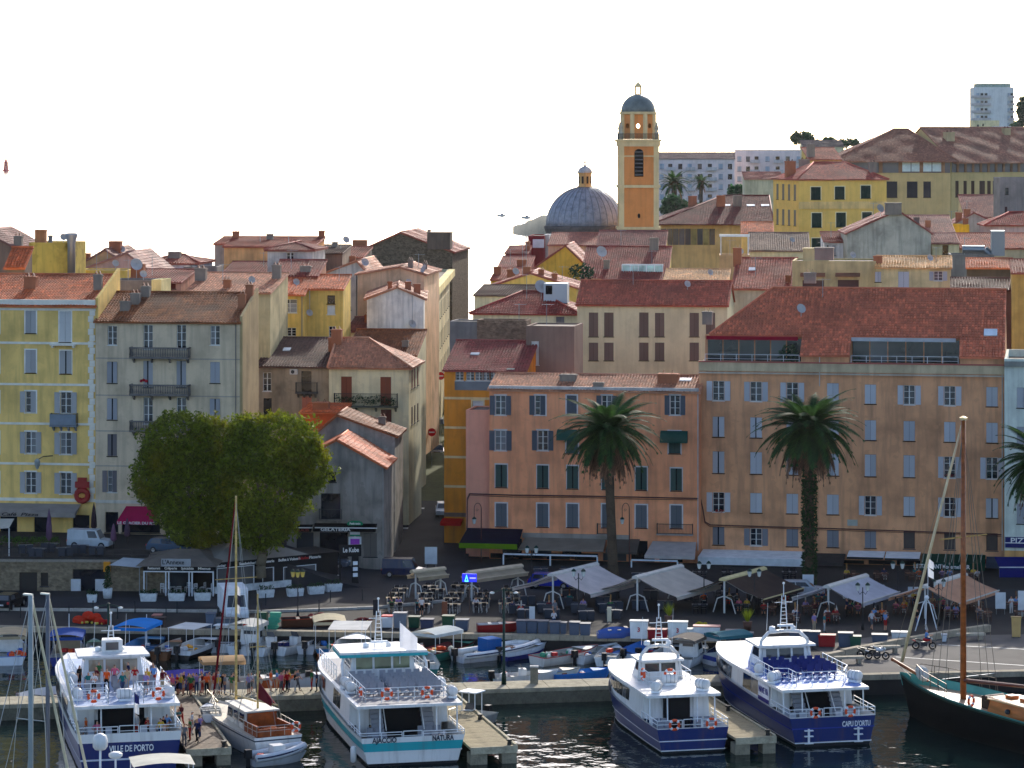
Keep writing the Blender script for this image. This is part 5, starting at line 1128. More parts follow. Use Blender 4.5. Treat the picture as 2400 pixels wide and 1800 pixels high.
def raft(parent, loc, rz=0, r=.36, ln=1.1, mat=None):
    b = MB(); prof = [(.02, -ln / 2), (r * .8, -ln / 2 + .02), (r, -ln / 2 + .12), (r, ln / 2 - .12), (r * .8, ln / 2 - .02), (.02, ln / 2)]
    b.lathe(prof, 12); b.v = [(z, y, x) for x, y, z in b.v]; o = b.build('life_raft', mat or WPT, parent, True, loc, rz); b = MB()
    for q in (-.28, 0, .28): b.torus((q * ln, 0, 0), r + .005, .02, 'X', 12, 4)
    b.build('strap', M((150, 152, 150), 'paint'), o); MB().box(-.4, -.3, -r - .12, .4, .3, -r + .05).build('cradle', RWH, o); return o
def wpt(t, p):      # local point of a placed thing -> world
    return Matrix.Translation(t.location) @ Matrix.Rotation(t.rotation_euler.z, 4, 'Z') @ Vector(p)
def flag(parent, loc, mats, hh=1.4, w_=.5, rz=0):
    b = MB(); b.cyl((0, 0, -1.2), (0, 0, hh + .1), .025, .02, 5); o = b.build('flagpole', RWH, parent, False, loc, rz)
    for k, m in enumerate(mats):
        f_ = MB(); n = 5; g = 3
        z1, z0 = hh * (1 - k / len(mats)), hh * (1 - (k + 1) / len(mats))
        for i in range(n):
            x0, x1 = w_ * i / n, w_ * (i + 1) / n; f_.poly((x0, .05 * math.sin(i * 1.7), z0 - .5 * x0), (x1, .05 * math.sin((i + 1) * 1.7), z0 - .5 * x1), (x1, .05 * math.sin((i + 1) * 1.7), z1 - .9 * x1), (x0, .05 * math.sin(i * 1.7), z1 - .9 * x0))
        f_.build('flag', m, o)
    return o
FERRY = {}
def ferry(key, label, pxc, pyw, c, ang=13, z_off=0):
    c['bk'] = .3; p = gp(pxc, pyw, 0); t = thing('ferry', label, 'ferry', (p.x, p.y, 0), R(ang)); L_, B_ = c['L'], c['B']; FERRY[key] = t
    for k, (z0, z1, m) in enumerate(c['bands']): hull_band(c, z0, z1, 3).build('hull' if k == 1 else 'hull_band', m, t, True)
    for zr_, m in c.get('rub', ()): hull_band(c, zr_ - .02, zr_ + .02, 1, .06).build('rubbing_strake', m, t)
    dz_ = c['deck']; b = MB(); o_ = outline(c, .0, .97, dz_ / c['s1'] * .9, .12); b.v = [(x, y, dz_) for x, y in o_]; b.f = [tuple(range(len(o_)))]; b.build('deck', c.get('deckm', DKG), t)
    ib = hull_band(c, .45, 1.0, 1, -.1); ib.f = [f[::-1] for f in ib.f]; ib.build('bulwark_inside', c.get('inm', WPT), t)
    # main cabin
    ca, cb, ud = c['cab'][0] / L_, c['cab'][1] / L_, c['ud']; b = MB(); lo, hi = outline(c, ca, cb, 1.0, .2), outline(c, ca + .01, cb - .02, 1.0, .3); zc0 = c['s0'] - .05
    loft(b, lo, hi, zc0, ud, True); b.build('cabin', c.get('cabm', WPT), t)
    # side windows, one pane each
    for (y0, y1, z0, z1, n) in c['wins']:
        for i in range(n):
            for sgn in (-1, 1):
                ya, yb = y0 + (y1 - y0) * i / n + .06, y0 + (y1 - y0) * (i + 1) / n - .06
                def sidex(y, z):
                    f_ = (z - zc0) / (ud - zc0)
                    def xo(zn_, ins):
                        lo_, hi_ = 0., 1.
                        for _ in range(18):
                            mid = (lo_ + hi_) / 2
                            if hpt(c, mid, 1.)[1] < y: lo_ = mid
                            else: hi_ = mid
                        return hpt(c, lo_, 1.)[0] - ins
                    return xo(1, .2) * (1 - f_) + xo(1, .3) * f_ + .03
                q = [(sgn * sidex(yy_, zz_), yy_, zz_) for yy_, zz_ in ((ya, z0), (yb, z0), (yb, z1), (ya, z1))]
                m_ = MB().poly(*(q if sgn > 0 else q[::-1])); m_.build('cabin_window', BGLS, t)
    # aft wall with the dark opening and doors
    ya = c['cab'][0] - .03; xw = B_ / 2 - .35; ow = c['open']
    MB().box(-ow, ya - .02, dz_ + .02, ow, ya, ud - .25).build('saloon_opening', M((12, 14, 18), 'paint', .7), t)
    for s_ in (-1, 1):
        MB().box(min(s_ * (ow + .25), s_ * (xw - .35)), ya - .05, dz_ + .05, max(s_ * (ow + .25), s_ * (xw - .35)), ya - .005, ud - .3).build('bulkhead_door', WPT, t)
        if c.get('stairs'):
            st = MB(); n = 9
            for i in range(n): st.box(s_ * (ow - .1) - .42, ya - 2.3 + i * .24, dz_ + (ud - dz_) * i / n, s_ * (ow - .1) + .42, ya - 2.3 + (i + 1) * .24, dz_ + (ud - dz_) * (i + 1) / n)
            st.build('stairs', SEATG, t); r2 = MB(); r2.tube([(s_ * (ow - .1) - s_ * .45, ya - 2.4, dz_ + .9), (s_ * (ow - .1) - s_ * .45, ya - .2, ud + .7)], .035, 5).build('stair_rail', RWH, t)
    # upper deck slab and its supports
    u0 = c['u0'] / L_; b = MB(); lo = outline(c, u0, cb - .01, 1.0, -.04); loft(b, lo, lo, ud, ud + .2); b.v += [(x, y, ud) for x, y in lo]; b.f.append(tuple(len(b.v) - 1 - i for i in range(len(lo)))); b.build('upper_deck', c.get('udm', WPT), t)
    if c.get('uedge'): b = MB(); lo2 = outline(c, u0, cb - .01, 1.0, -.07); loft(b, lo2, lo2, ud - .02, ud + .12, False); b.build('deck_edge', c['uedge'], t)
    if c.get('ufloor'): lo3 = outline(c, u0 + .01, cb - .1, 1.0, .25); b = MB(); b.v = [(x, y, ud + .205) for x, y in lo3]; b.f = [tuple(range(len(lo3)))]; b.build('deck_floor', c['ufloor'], t)
    if c['u0'] < c['cab'][0] - .5:
        for s_ in (-1, 1):
            for xx in (B_ / 2 - .3, ow + .1): MB().cyl((s_ * xx, c['u0'] + .4, c['s0'] - .1), (s_ * xx, c['u0'] + .5, ud + .02), .05, .05, 6).build('pillar', RWH, t)
    # stern rail with gate
    zs = c['s0']; hx = B_ / 2 - .12; rl = c.get('rail_len', c['cab'][0])
    rail(MB(), [(-hx, rl, zs), (-hx, .08, zs), (-.75, .08, zs)], c['rh'], 1.3, 2, .032).build('stern_rail', RWH, t); rail(MB(), [(.75, .08, zs), (hx, .08, zs), (hx, rl, zs)], c['rh'], 1.3, 2, .032).build('stern_rail', RWH, t)
    g = MB(); rail(g, [(-.65, .05, zs - .55), (.65, .05, zs - .55)], c['rh'] + .6, 1.3, 3, .032); g.build('stern_gate', RWH, t)
    for (x, y) in c.get('aft_seats', ()): put('seat', SEATS[c.get('as', 'w')], t, (x, y, dz_))
    # upper deck: rails, seats
    zu = ud + .2; 
    for pts in c.get('urails', ()): rail(MB(), [(x, y, zu) for x, y in pts], 1.0, 1.1, 3, .03).build('upper_rail', RWH, t)
    for (x, y) in c.get('useats', ()): put('seat', SEATS[c['us']], t, (x, y, zu))
    for r_ in c.get('rafts', ()): raft(t, (r_[0], r_[1], zu + .5 + (r_[3] if len(r_) > 3 else 0)), R(r_[2]))
    # wheelhouse
    y0, y1, ww, hh, lean = c['wh']; b = MB(); lo = [(ww, y0), (ww * .96, y1), (-ww * .96, y1), (-ww, y0)]; hi = [(ww * .88, y0 + lean), (ww * .8, y1 - .5), (-ww * .8, y1 - .5), (-ww * .88, y0 + lean)]
    loft(b, lo, hi, zu, zu + hh); b.build('wheelhouse', WPT, t)
    nw = c.get('whw', 3)
    for i in range(nw):
        x0 = -ww * .82 + 1.64 * ww * i / nw + .08; x1 = -ww * .82 + 1.64 * ww * (i + 1) / nw - .08; f0, f1_ = .42, .88
        MB().poly((x0, y0 + lean * f0 - .025, zu + hh * f0), (x1, y0 + lean * f0 - .025, zu + hh * f0), (x1, y0 + lean * f1_ - .025, zu + hh * f1_), (x0, y0 + lean * f1_ - .025, zu + hh * f1_)).build('window', c.get('whg', BGLS), t)
    for s_ in (-1, 1):
        f0, f1_ = .42, .88
        def sp(y, f_): return s_ * (ww * (1 - .12 * f_) + .012 - (.04 * ww * (y - y0) / (y1 - y0)))
        q = [(sp(y0 + .4, f0), y0 + .4, zu + hh * f0), (sp(y1 - .7, f0), y1 - .7, zu + hh * f0), (sp(y1 - .9, f1_), y1 - .9, zu + hh * f1_), (sp(y0 + .5, f1_), y0 + .5, zu + hh * f1_)]; MB().poly(*(q if s_ > 0 else q[::-1])).build('window', BGLS, t)
    zr_ = zu + hh; rw = ww + c.get('roofx', .25); b = MB(); b.prism([(rw, y0 - .35), (rw * .96, y1 - .3), (rw * .5, y1), (-rw * .5, y1), (-rw * .96, y1 - .3), (-rw, y0 - .35)], zr_, zr_ + .16); b.build('wheelhouse_roof', WPT, t)
    if c.get('roofedge'): b = MB(); b.prism([(rw + .03, y0 - .38), (rw * .97, y1 - .27), (-rw * .97, y1 - .27), (-rw - .03, y0 - .38)], zr_ - .22, zr_ - .002); b.build('roof_fascia', c['roofedge'], t)
    zr_ += .16; mh = c['mast']; b = MB(); ym = (y0 + y1) / 2
    if c.get('arch'):
        for s_ in (-1, 1): b.tube([(s_ * (ww + .1), y0, zu), (s_ * (ww - .1), y0 + .3, zr_ + .25), (s_ * (ww - .7), y0 + .4, zr_ + .85), (0, y0 + .45, zr_ + .92)], .13, 8)
        b.build('radar_arch', WPT, t, True); b = MB(); zr_ += .97; ym = y0 + .45
    for s_ in (-1, 1):
        b.tube([(s_ * .28, ym, zr_), (s_ * .13, ym, zr_ + mh)], .04, 5)
    for i in range(int(mh / .28)): f_ = i * .28 / mh; b.cyl((-.28 + .15 * f_, ym, zr_ + i * .28), (.28 - .15 * f_, ym, zr_ + i * .28), .025, .025, 4)
    b.cyl((0, ym, zr_ + mh - .1), (0, ym, zr_ + mh + .9), .04, .03, 5); b.cyl((-.7, ym, zr_ + mh * .8), (.7, ym, zr_ + mh * .8), .03, .03, 4); b.sph((0, ym, zr_ + mh + .9), .1, 8, 4); b.build('mast', RWH, t)
    b = MB(); b.box(-.6, ym - .5, zr_ + .35, .6, ym - .3, zr_ + .5); b.lathe([(.22, zr_), (.25, zr_ + .1), (.22, zr_ + .28), (.05, zr_ + .34)], 10, (-.9, ym)); b.lathe([(.2, zr_), (.2, zr_ + .2), (.05, zr_ + .3)], 10, (.8, ym + .2)); b.build('radar', RWH, t)
    for x, y, hh2 in c.get('whips', ((1.0, ym, 2.6), (-1.2, ym + .4, 2.0))): MB().cyl((x, y, zr_ - .05), (x + .1, y, zr_ + hh2), .02, .012, 4).build('whip_aerial', RWH, t)
    for txt, x, z, sz, wd, m in c['text']: lettering(txt, sz, m, t, (x, hpt(c, 0, .5)[1] - .045, z), width=wd)
    return t
LTN, LTW = M((40, 44, 60), 'paint'), M((225, 228, 230), 'paint')
sts = [(x, y) for y in (4.2, 5.4, 6.6, 7.8, 9.0) for x in (-2.6, -2.0, -1.4, -.4, .2, .8, 1.5, 2.1, 2.7)]
f2 = ferry('natura', 'white and teal ferry with grey seats on its open top deck', 968, 1793, dict(L=27, B=7.5, s0=1.95, s1=2.9, rake=1.2, bands=[(-.3, .1, BOOT), (.1, .52, WPT), (.52, .82, TEAL), (.82, 1.0, WPT)], rub=[(.5, WPT)], deck=1.0, cab=(5.2, 23.5), ud=3.75, u0=1.2, open=1.9, stairs=True,
    wins=[(15.5, 22, 2.5, 3.5, 9), (9.0, 12.0, 2.35, 3.5, 2)], rh=.35, urails=[[(-2.9, 10.5), (-2.9, 2.4), (2.9, 2.4), (2.9, 10.5)], [(-3.2, 20), (-3.3, 12)], [(3.2, 20), (3.3, 12)]], useats=sts, us='g', rafts=[(-3.25, 6.5, 90), (-3.25, 8.5, 90), (3.3, 6.8, 90), (3.4, 3.2, 90)],
    wh=(11.2, 15, 2.5, 1.95, .2), whg=M((110, 118, 90), 'glass'), roofedge=TEAL, roofx=.7, mast=2.6, text=[('AJACCIO', -2.0, 1.78, .5, 1.7, LTN), ('NATURA', 2.1, 1.78, .5, 1.5, LTN)], ufloor=M((120, 122, 128), 'paint'), udm=WPT, aft_seats=[(x, y) for y in (1.0, 3.0) for x in (-2.4, -1.8, 1.2, 1.8, 2.4)], **{'as': 'g'}))
for s_ in (-1, 1):
    MB().tube([(s_ * 3.1, 10.2, 3.95), (s_ * 3.1, 10.8, 5.2), (s_ * 2.8, 11.3, 5.95)], .1, 6).build('roof_strut', WPT, f2)
flag(f2, (1.2, 11.0, 6.3), [M((225, 225, 228), 'fabric')], 1.8, 1.3)
MB().lathe([(.08, .1), (.2, .2), (.22, 1.1), (.12, 1.25)], 8, (-3.95, 1.2)).build('fender', WPT, f2, True)
for x in (-1.4, 1.45): lifebuoy(wpt(f2, (x, 2.28, 4.55)), R(13), 'orange lifebuoy on the top deck rail of the teal ferry, %s of the pair' % ('port' if x < 0 else 'starboard'), 1.15)
lifebuoy(wpt(f2, (-3.02, 3.6, 4.5)), R(103), 'orange lifebuoy on the port side rail of the teal ferry')
sts1 = [(x, y) for y in (5.5, 6.9) for x in (-2.2, -1.6, -.3, .3, 1.6, 2.2)]
f1_ = ferry('porto', 'blue and white ferry crowded with passengers at the planked pier', 303, 1822, dict(L=27, B=7.3, s0=3.0, s1=3.6, bands=[(-.3, .05, BOOT), (.05, .8, NAVY), (.8, 1.0, WPT)], rub=[(.42, M((200, 205, 215), 'paint'))], deck=2.0, cab=(5.5, 23.5), ud=4.4, u0=1.6, open=1.6, stairs=False,
    wins=[(15, 22, 3.2, 4.15, 9), (8.5, 13.5, 3.1, 4.15, 4)], rh=.45, urails=[[(-3.3, 10.5), (-3.3, 4.8), (-1.0, 4.8)], [(1.0, 4.8), (3.3, 4.8), (3.3, 10.5)], [(-3.3, 2.2), (-1.2, 2.2), (-1.2, 4.0)], [(1.2, 4.0), (1.2, 2.2), (3.3, 2.2)], [(-2.6, 18), (-2.6, 11)], [(2.6, 18), (2.6, 11)]], useats=sts1, us='g', rafts=[(0, 3.2, 0), (-3.1, 4.2, 90), (3.1, 3.8, 90), (-3.1, 8.5, 90, .3)],
    wh=(11, 14.4, 2.2, 1.75, .25), whw=3, whg=M((150, 130, 105), 'glass'), roofx=.35, mast=1.8, text=[('VILLE DE PORTO', .15, 1.95, .6, 3.0, LTW)], ufloor=M((150, 168, 196), 'paint'), udm=WPT, aft_seats=[(x, 1.6) for x in (-2.4, -1.8, -1.2, 1.2, 1.8, 2.4)]))
b = MB(); b.prism([(1.0, 11.4), (.8, 13.2), (-.8, 13.2), (-1.0, 11.4)], 6.52, 6.56); b.prism([(.75, 11.8), (.6, 13), (-.6, 13), (-.75, 11.8)], 6.56, 7.4); b.build('roof_hatch', WPT, f1_); MB().box(-.45, 11.76, 6.7, .45, 11.785, 7.25).build('window', BGLS, f1_)
F1TOP, F1DECK = 4.61, 2.01
flag(f1_, (.35, .3, 3.6), [M((34, 40, 90), 'fabric'), M((215, 215, 215), 'fabric'), M((150, 150, 150), 'fabric')], 2.1, .35)
for x in (-2.2, 2.2): lifebuoy(wpt(f1_, (x, 2.08, 5.2)), R(13), 'orange lifebuoy on the top deck rail of the crowded ferry, %s of the pair' % ('port' if x < 0 else 'starboard'), 1.2)
f3 = ferry('small', 'small blue and white ferry with plain white roof', 1624, 1764, dict(L=19, B=5.4, s0=1.75, s1=2.6, bands=[(-.3, .1, BOOT), (.1, .98, NAVY), (.98, 1.0, WPT)], rub=[(.5, LTW), (.12, LTW)], deck=.9, deckm=BLUED, cab=(4.2, 17.0), ud=3.5, u0=2.2, open=1.0, stairs=False, wins=[(8, 16.2, 2.35, 3.2, 9)], rh=.55,
    aft_seats=[(x, y) for y in (1.5, 2.6) for x in (-1.9, -1.3, 1.3, 1.9)], **{'as': 'g'}, rafts=[(-1.7, 3.4, 60), (1.7, 3.4, 120), (0, 6.0, 0)], urails=[[(-1.6, 8.5), (-1.6, 6.0), (1.6, 6.0), (1.6, 8.5)]], wh=(8.4, 11.0, 1.5, 1.35, .1), whw=2, roofx=.2, mast=2.0, arch=True, text=[], udm=WPT))
for x in (-1.35, 1.35): lifebuoy(wpt(f3, (x, -.02, 2.0)), R(13), 'orange lifebuoy on the stern rail of the small blue ferry, %s of the pair' % ('port' if x < 0 else 'starboard'), 1.1)
lifebuoy(wpt(f3, (0, 5.9, 4.5)), R(13), 'orange lifebuoy hung over the raft on the small blue ferry roof', 1.2); lifebuoy(wpt(f3, (-1.7, 7.0, 4.4)), R(103), 'orange lifebuoy beside the wheelhouse of the small blue ferry', 1.2)
sts4 = [(x, y) for y in (5.4, 6.6, 7.8, 9.0) for x in (-2.0, -1.4, -.8, .2, .8, 1.4, 2.0)]
f4 = ferry('capu', 'large blue and white ferry with navy seats on its top deck', 1952, 1748, dict(L=25, B=6.6, s0=2.1, s1=3.0, bands=[(-.3, .12, BOOT), (.12, .98, NAVY), (.98, 1.0, WPT)], rub=[(.14, LTW), (.62, M((40, 60, 150), 'paint'))], deck=1.1, cab=(4.6, 22.5), ud=3.6, u0=1.6, open=1.5, stairs=True, wins=[(14.5, 21, 2.45, 3.35, 5), (7.6, 11.6, 2.35, 3.4, 2)], rh=.55,
    urails=[[(-2.8, 10.5), (-2.8, 5.0), (-1.8, 4.6), (-1.8, 2.8), (1.8, 2.8), (2.8, 5.0), (2.8, 10.5)]], useats=sts4, us='n', rafts=[(-2.9, 4.6, 40), (-2.9, 8.2, 70), (2.9, 3.6, 120)], wh=(10.8, 14.2, 1.9, 1.55, .2), whw=3, roofx=.35, mast=2.6, arch=True, text=[("CAPU D'ORTU", 1.75, 1.5, .55, 2.1, LTW)], ufloor=M((110, 140, 200), 'paint'), udm=WPT, aft_seats=[(x, y) for y in (1.4, 2.7) for x in (-2.4, -1.7, -1.0, 1.0, 1.7, 2.4)]))
for s_ in (-1, 1):
    b = MB(); x = s_ * 1.85; b.box(x - .06, -.25, .25, x + .06, -.1, 1.3); [b.box(x - .32, -.3, zz, x + .32, -.08, zz + .07) for zz in (.25, .75, 1.15)]; b.build('davit', RWH, f4)
for x in (-1.3, 1.3): lifebuoy(wpt(f4, (x, -.02, 2.4)), R(13), 'orange lifebuoy on the stern rail of the large blue ferry, %s of the pair' % ('port' if x < 0 else 'starboard'), 1.1)
q = MB().box(-.02, 0, 0, .0, 2.6, 1.3); o = q.build('name_board', M((225, 225, 230), 'paint'), f4, False, (-3.13, 5.0, 2.15)); MB().box(-.03, 0, 0, -.021, 2.6, .3).build('board_stripe', M((50, 40, 110), 'paint'), o)
lettering('NAVE VA', .62, M((70, 70, 130), 'paint'), o, (-.04, 1.3, .8), 90, -90, width=2.2)

# the ketch
c = dict(L=12.5, B=3.7, s0=1.55, s1=2.0, rake=.8, fl=.8); p = gp(652, 1778, 0); k = thing('ketch', 'white wooden ketch with varnished deckhouse and two masts', 'sailing boat', (p.x, p.y, 0), R(26))
for z0, z1, m in ((-.35, .02, BOOT), (.02, .82, WPT), (.82, .88, M((20, 40, 60), 'paint')), (.88, 1., WPT)): hull_band(c, z0, z1, 3).build('hull', m, k, True)
b = MB(); o_ = outline(c, 0, .97, .92, .06); b.v = [(x, y, 1.38 + .035 * y) for x, y in o_]; b.f = [tuple(range(len(o_)))]; b.build('deck', M((205, 195, 175), 'paint'), k)
VAR = M((150, 72, 30), 'wood', .25); b = MB(); loft(b, [(1.2, 3.2), (1.0, 7.6), (-1.0, 7.6), (-1.2, 3.2)], [(1.1, 3.3), (.9, 7.3), (-.9, 7.3), (-1.1, 3.3)], 1.45, 2.75); b.build('deckhouse', M((225, 222, 212), 'paint'), k)
b = MB(); b.prism([(1.3, 3.0), (1.05, 7.7), (-1.05, 7.7), (-1.3, 3.0)], 2.76, 2.86); b.build('deckhouse_roof', M((222, 215, 200), 'paint'), k)
for y in (3.6, 4.9, 6.2):
    for s_ in (-1, 1): MB().poly(*[(s_ * (1.225 - .022 * (yy - 3.2) * 2 - .08 * (zz - 1.9)), yy, zz) for yy, zz in ((y, 1.95), (y + 1, 1.95), (y + 1, 2.55), (y, 2.55))][::s_]).build('window', BGLS, k)
b = MB(); b.box(-1.25, .6, 1.35, 1.25, .75, 2.0); b.box(-1.3, .75, 1.35, -1.15, 3.2, 2.2); b.box(1.15, .75, 1.35, 1.3, 3.2, 2.2); b.box(-.5, 1.4, 1.3, .5, 2.4, 1.9); b.box(-1.1, 3.05, 1.5, 1.1, 3.15, 2.7); b.build('cockpit', VAR, k)
SPAR = M((196, 166, 100), 'wood', .4)
for y, ztop, r_, n_ in ((8.2, at(568, 1152, 224).z, .11, 'mast'), (3.9, at(622, 1384, 219).z, .09, 'mast')):
    b = MB(); b.cyl((0, y, 1.3), (0, y, ztop), r_, r_ * .7, 8); b.build(n_, SPAR, k)
    b = MB()
    for s_ in (-1, 1): b.cyl((s_ * 1.7, y - .3, 1.9), (0, y, ztop - .5), .018, .018, 4); b.cyl((s_ * 1.7, y + .3, 1.9), (0, y, ztop * .62), .018, .018, 4)
    b.cyl((0, y, ztop - .2), (0, y - 3.4, 2.2), .014, .014, 4); b.build('rigging', M((150, 150, 145), 'metal'), k)
    MB().cyl((-1.6 if y > 5 else -.6, y, ztop * .66), (1.6 if y > 5 else .6, y, ztop * .66), .035, .035, 5).build('spreader', SPAR, k)
MB().cyl((0, 12.8, 2.3), (0, 8.3, at(568, 1152, 224).z - .3), .09, .06, 6).build('furled_jib', M((110, 24, 34), 'fabric'), k)
MB().cyl((0, 3.8, 3.4), (0, .2, 3.7), .07, .07, 6).build('boom', SPAR, k); b = MB(); b.poly((0, 3.7, 4.8), (.06, 3.7, 3.6), (.25, .6, 3.5), (0, 1.2, 3.9)); b.poly((0, 3.7, 4.8), (0, 1.2, 3.9), (-.25, .6, 3.5), (-.06, 3.7, 3.6)); b.build('stowed_mizzen', M((110, 24, 40), 'fabric'), k)
MB().cyl((0, 8.1, 3.1), (0, 4.3, 3.3), .08, .08, 6).build('boom', SPAR, k)
rail(MB(), [(-1.6, 3.5, 1.7), (-1.55, .1, 1.6), (1.55, .1, 1.6), (1.6, 3.5, 1.7)], .7, .9, 2, .02).build('guard_rail', M((200, 195, 185), 'metal'), k); b = MB(); rail(b, [(-1.6, 8, 1.8), (-.6, 11.6, 2.0), (0, 12.6, 2.1), (.6, 11.6, 2.0), (1.6, 8, 1.8)], .7, 1.2, 2, .02); b.build('guard_rail', M((200, 195, 185), 'metal'), k)
b = MB(); b.cyl((0, 12, 2.0), (0, 14.2, 2.5), .08, .06, 6); b.build('bowsprit', SPAR, k)
lifebuoy(wpt(k, (1.35, .05, 2.1)), R(26), 'orange lifebuoy on the stern rail of the ketch')
flag(k, (.05, 8.2, 9.0), [M((220, 220, 220), 'fabric'), M((40, 40, 60), 'fabric'), M((220, 220, 220), 'fabric')], 2.0, .3)

# the black schooner
c = dict(L=24.6, B=5.6, s0=2.3, s1=3.1, rake=1.2, fl=.86, bk=.2); hd_ = Vector((-7.2, 12, 0)).normalized(); bow = at(2106, 1600, 231); ang = math.atan2(-hd_.x, hd_.y)
st_ = Vector((bow.x, bow.y, 0)) - hd_ * 26.0; s = thing('schooner', 'black hulled wooden schooner with brown mast and orange deckhouse', 'sailing boat', st_, ang)
SCH = s
for z0, z1, m in ((-.35, .9, M((9, 10, 9), 'concrete')), (.9, .96, M((24, 50, 34), 'paint')), (.96, 1.0, M((60, 120, 112), 'paint'))): hull_band(c, z0, z1, 3).build('hull', m, s, True)
ib = hull_band(c, .7, 1.0, 1, -.12); ib.f = [f[::-1] for f in ib.f]; ib.build('bulwark_inside', M((90, 165, 155), 'paint'), s)
b = MB(); o_ = outline(c, 0, .97, .85, .1); b.v = [(x, y, 1.75 + .025 * y) for x, y in o_]; b.f = [tuple(range(len(o_)))]; b.build('deck', M((180, 150, 120), 'wood', .5), s)
OC = M((190, 104, 48), 'wood', .25); b = MB(); loft(b, [(1.7, 4), (1.5, 14), (-1.5, 14), (-1.7, 4)], [(1.55, 4.2), (1.3, 13.8), (-1.3, 13.8), (-1.55, 4.2)], 1.9, 3.0); b.build('deckhouse', OC, s)
MB().prism([(1.7, 4), (1.45, 14), (-1.45, 14), (-1.7, 4)], 3.01, 3.1).build('deckhouse_roof', M((215, 160, 105), 'wood', .3), s)
for y in (5, 7, 9, 11, 12.6): MB().box(-.35, y, 3.11, .35, y + .7, 3.35).build('hatch', OC, s)
for y in (5, 7.2, 9.4, 11.6):
    for s_ in (-1, 1): MB().sph((s_ * 1.55, y, 2.5), .22, 8, 5, .9).build('porthole', BGLS, s)
MASTM = M((152, 84, 40), 'wood', .35); ym = 18.4; mw = wpt(s, (0, ym, 0)); zt = at(2265, 985, mw.y).z
MB().cyl((0, ym, 1.8), (0, ym, zt), .24, .17, 10).build('mast', MASTM, s, True); MB().lathe([(.17, zt), (.3, zt + .05), (.3, zt + .2), (.05, zt + .3)], 10, (0, ym)).build('masthead', M((190, 170, 130), 'metal'), s)
tip = (0, 26.8, 3.9); MB().tube([(0, 22.5, 2.95), tip], .13, 6).build('bowsprit', MASTM, s)
MB().cyl((0, 25.6, 3.9), (0, ym + .2, zt - .4), .13, .08, 8).build('furled_jib', M((214, 208, 178), 'fabric'), s, True)
b = MB(); b.cyl((0, ym - .2, 3.6), (0, ym - 9.5, 4.4), .16, .11, 8); b.build('boom', M((90, 42, 30), 'wood'), s)
b = MB(); zs_ = zt * .62; b.cyl((-2.2, ym, zs_), (2.2, ym, zs_ + .1), .06, .05, 6); b.build('spreader', M((190, 150, 80), 'wood'), s)
b = MB()
for s_ in (-1, 1):
    for dy in (-.9, 0, .9): b.cyl((s_ * 2.5, ym + dy, 2.7), (s_ * .1, ym, zt - 1.2), .02, .02, 4)
b.cyl(tip, (0, ym, zt - .1), .015, .015, 4); b.cyl((0, 24.6, 3.2), (0, 24.2, .4), .03, .03, 4)
for s_ in (-1, 1): b.cyl((s_ * .1, 26.5, 3.8), (s_ * 1.2, 23, 3.3), .02, .02, 4)
b.build('rigging', M((120, 110, 95), 'paint'), s)
for k_ in (-1, 1): rail(MB(), [(k_ * 2.3, 17.5, 2.75), (k_ * 1.2, 21.6, 3.0), (k_ * .2, 23.6, 3.1)], .9, 1.3, 2, .025).build('guard_rail', M((90, 80, 70), 'metal'), s)
b = MB(); [b.sph((.1 * i - .3, 22.6 + .25 * i, 3.3 + .25 * (i % 2)), .42, 8, 5) for i in range(4)]; b.build('bagged_sail', M((215, 212, 205), 'fabric'), s)
b = MB(); b.box(-.8, 14.6, 2.1, .8, 15.4, 3.0); b.cyl((-.9, 15, 2.9), (.9, 15, 2.9), .2, .2, 8); b.build('windlass', M((70, 60, 56), 'metal', .6), s)
lifebuoy(wpt(s, (-1.9, 15.2, 2.75)), ang + R(20), 'white and red lifebuoy on the foredeck of the schooner', 1.2)
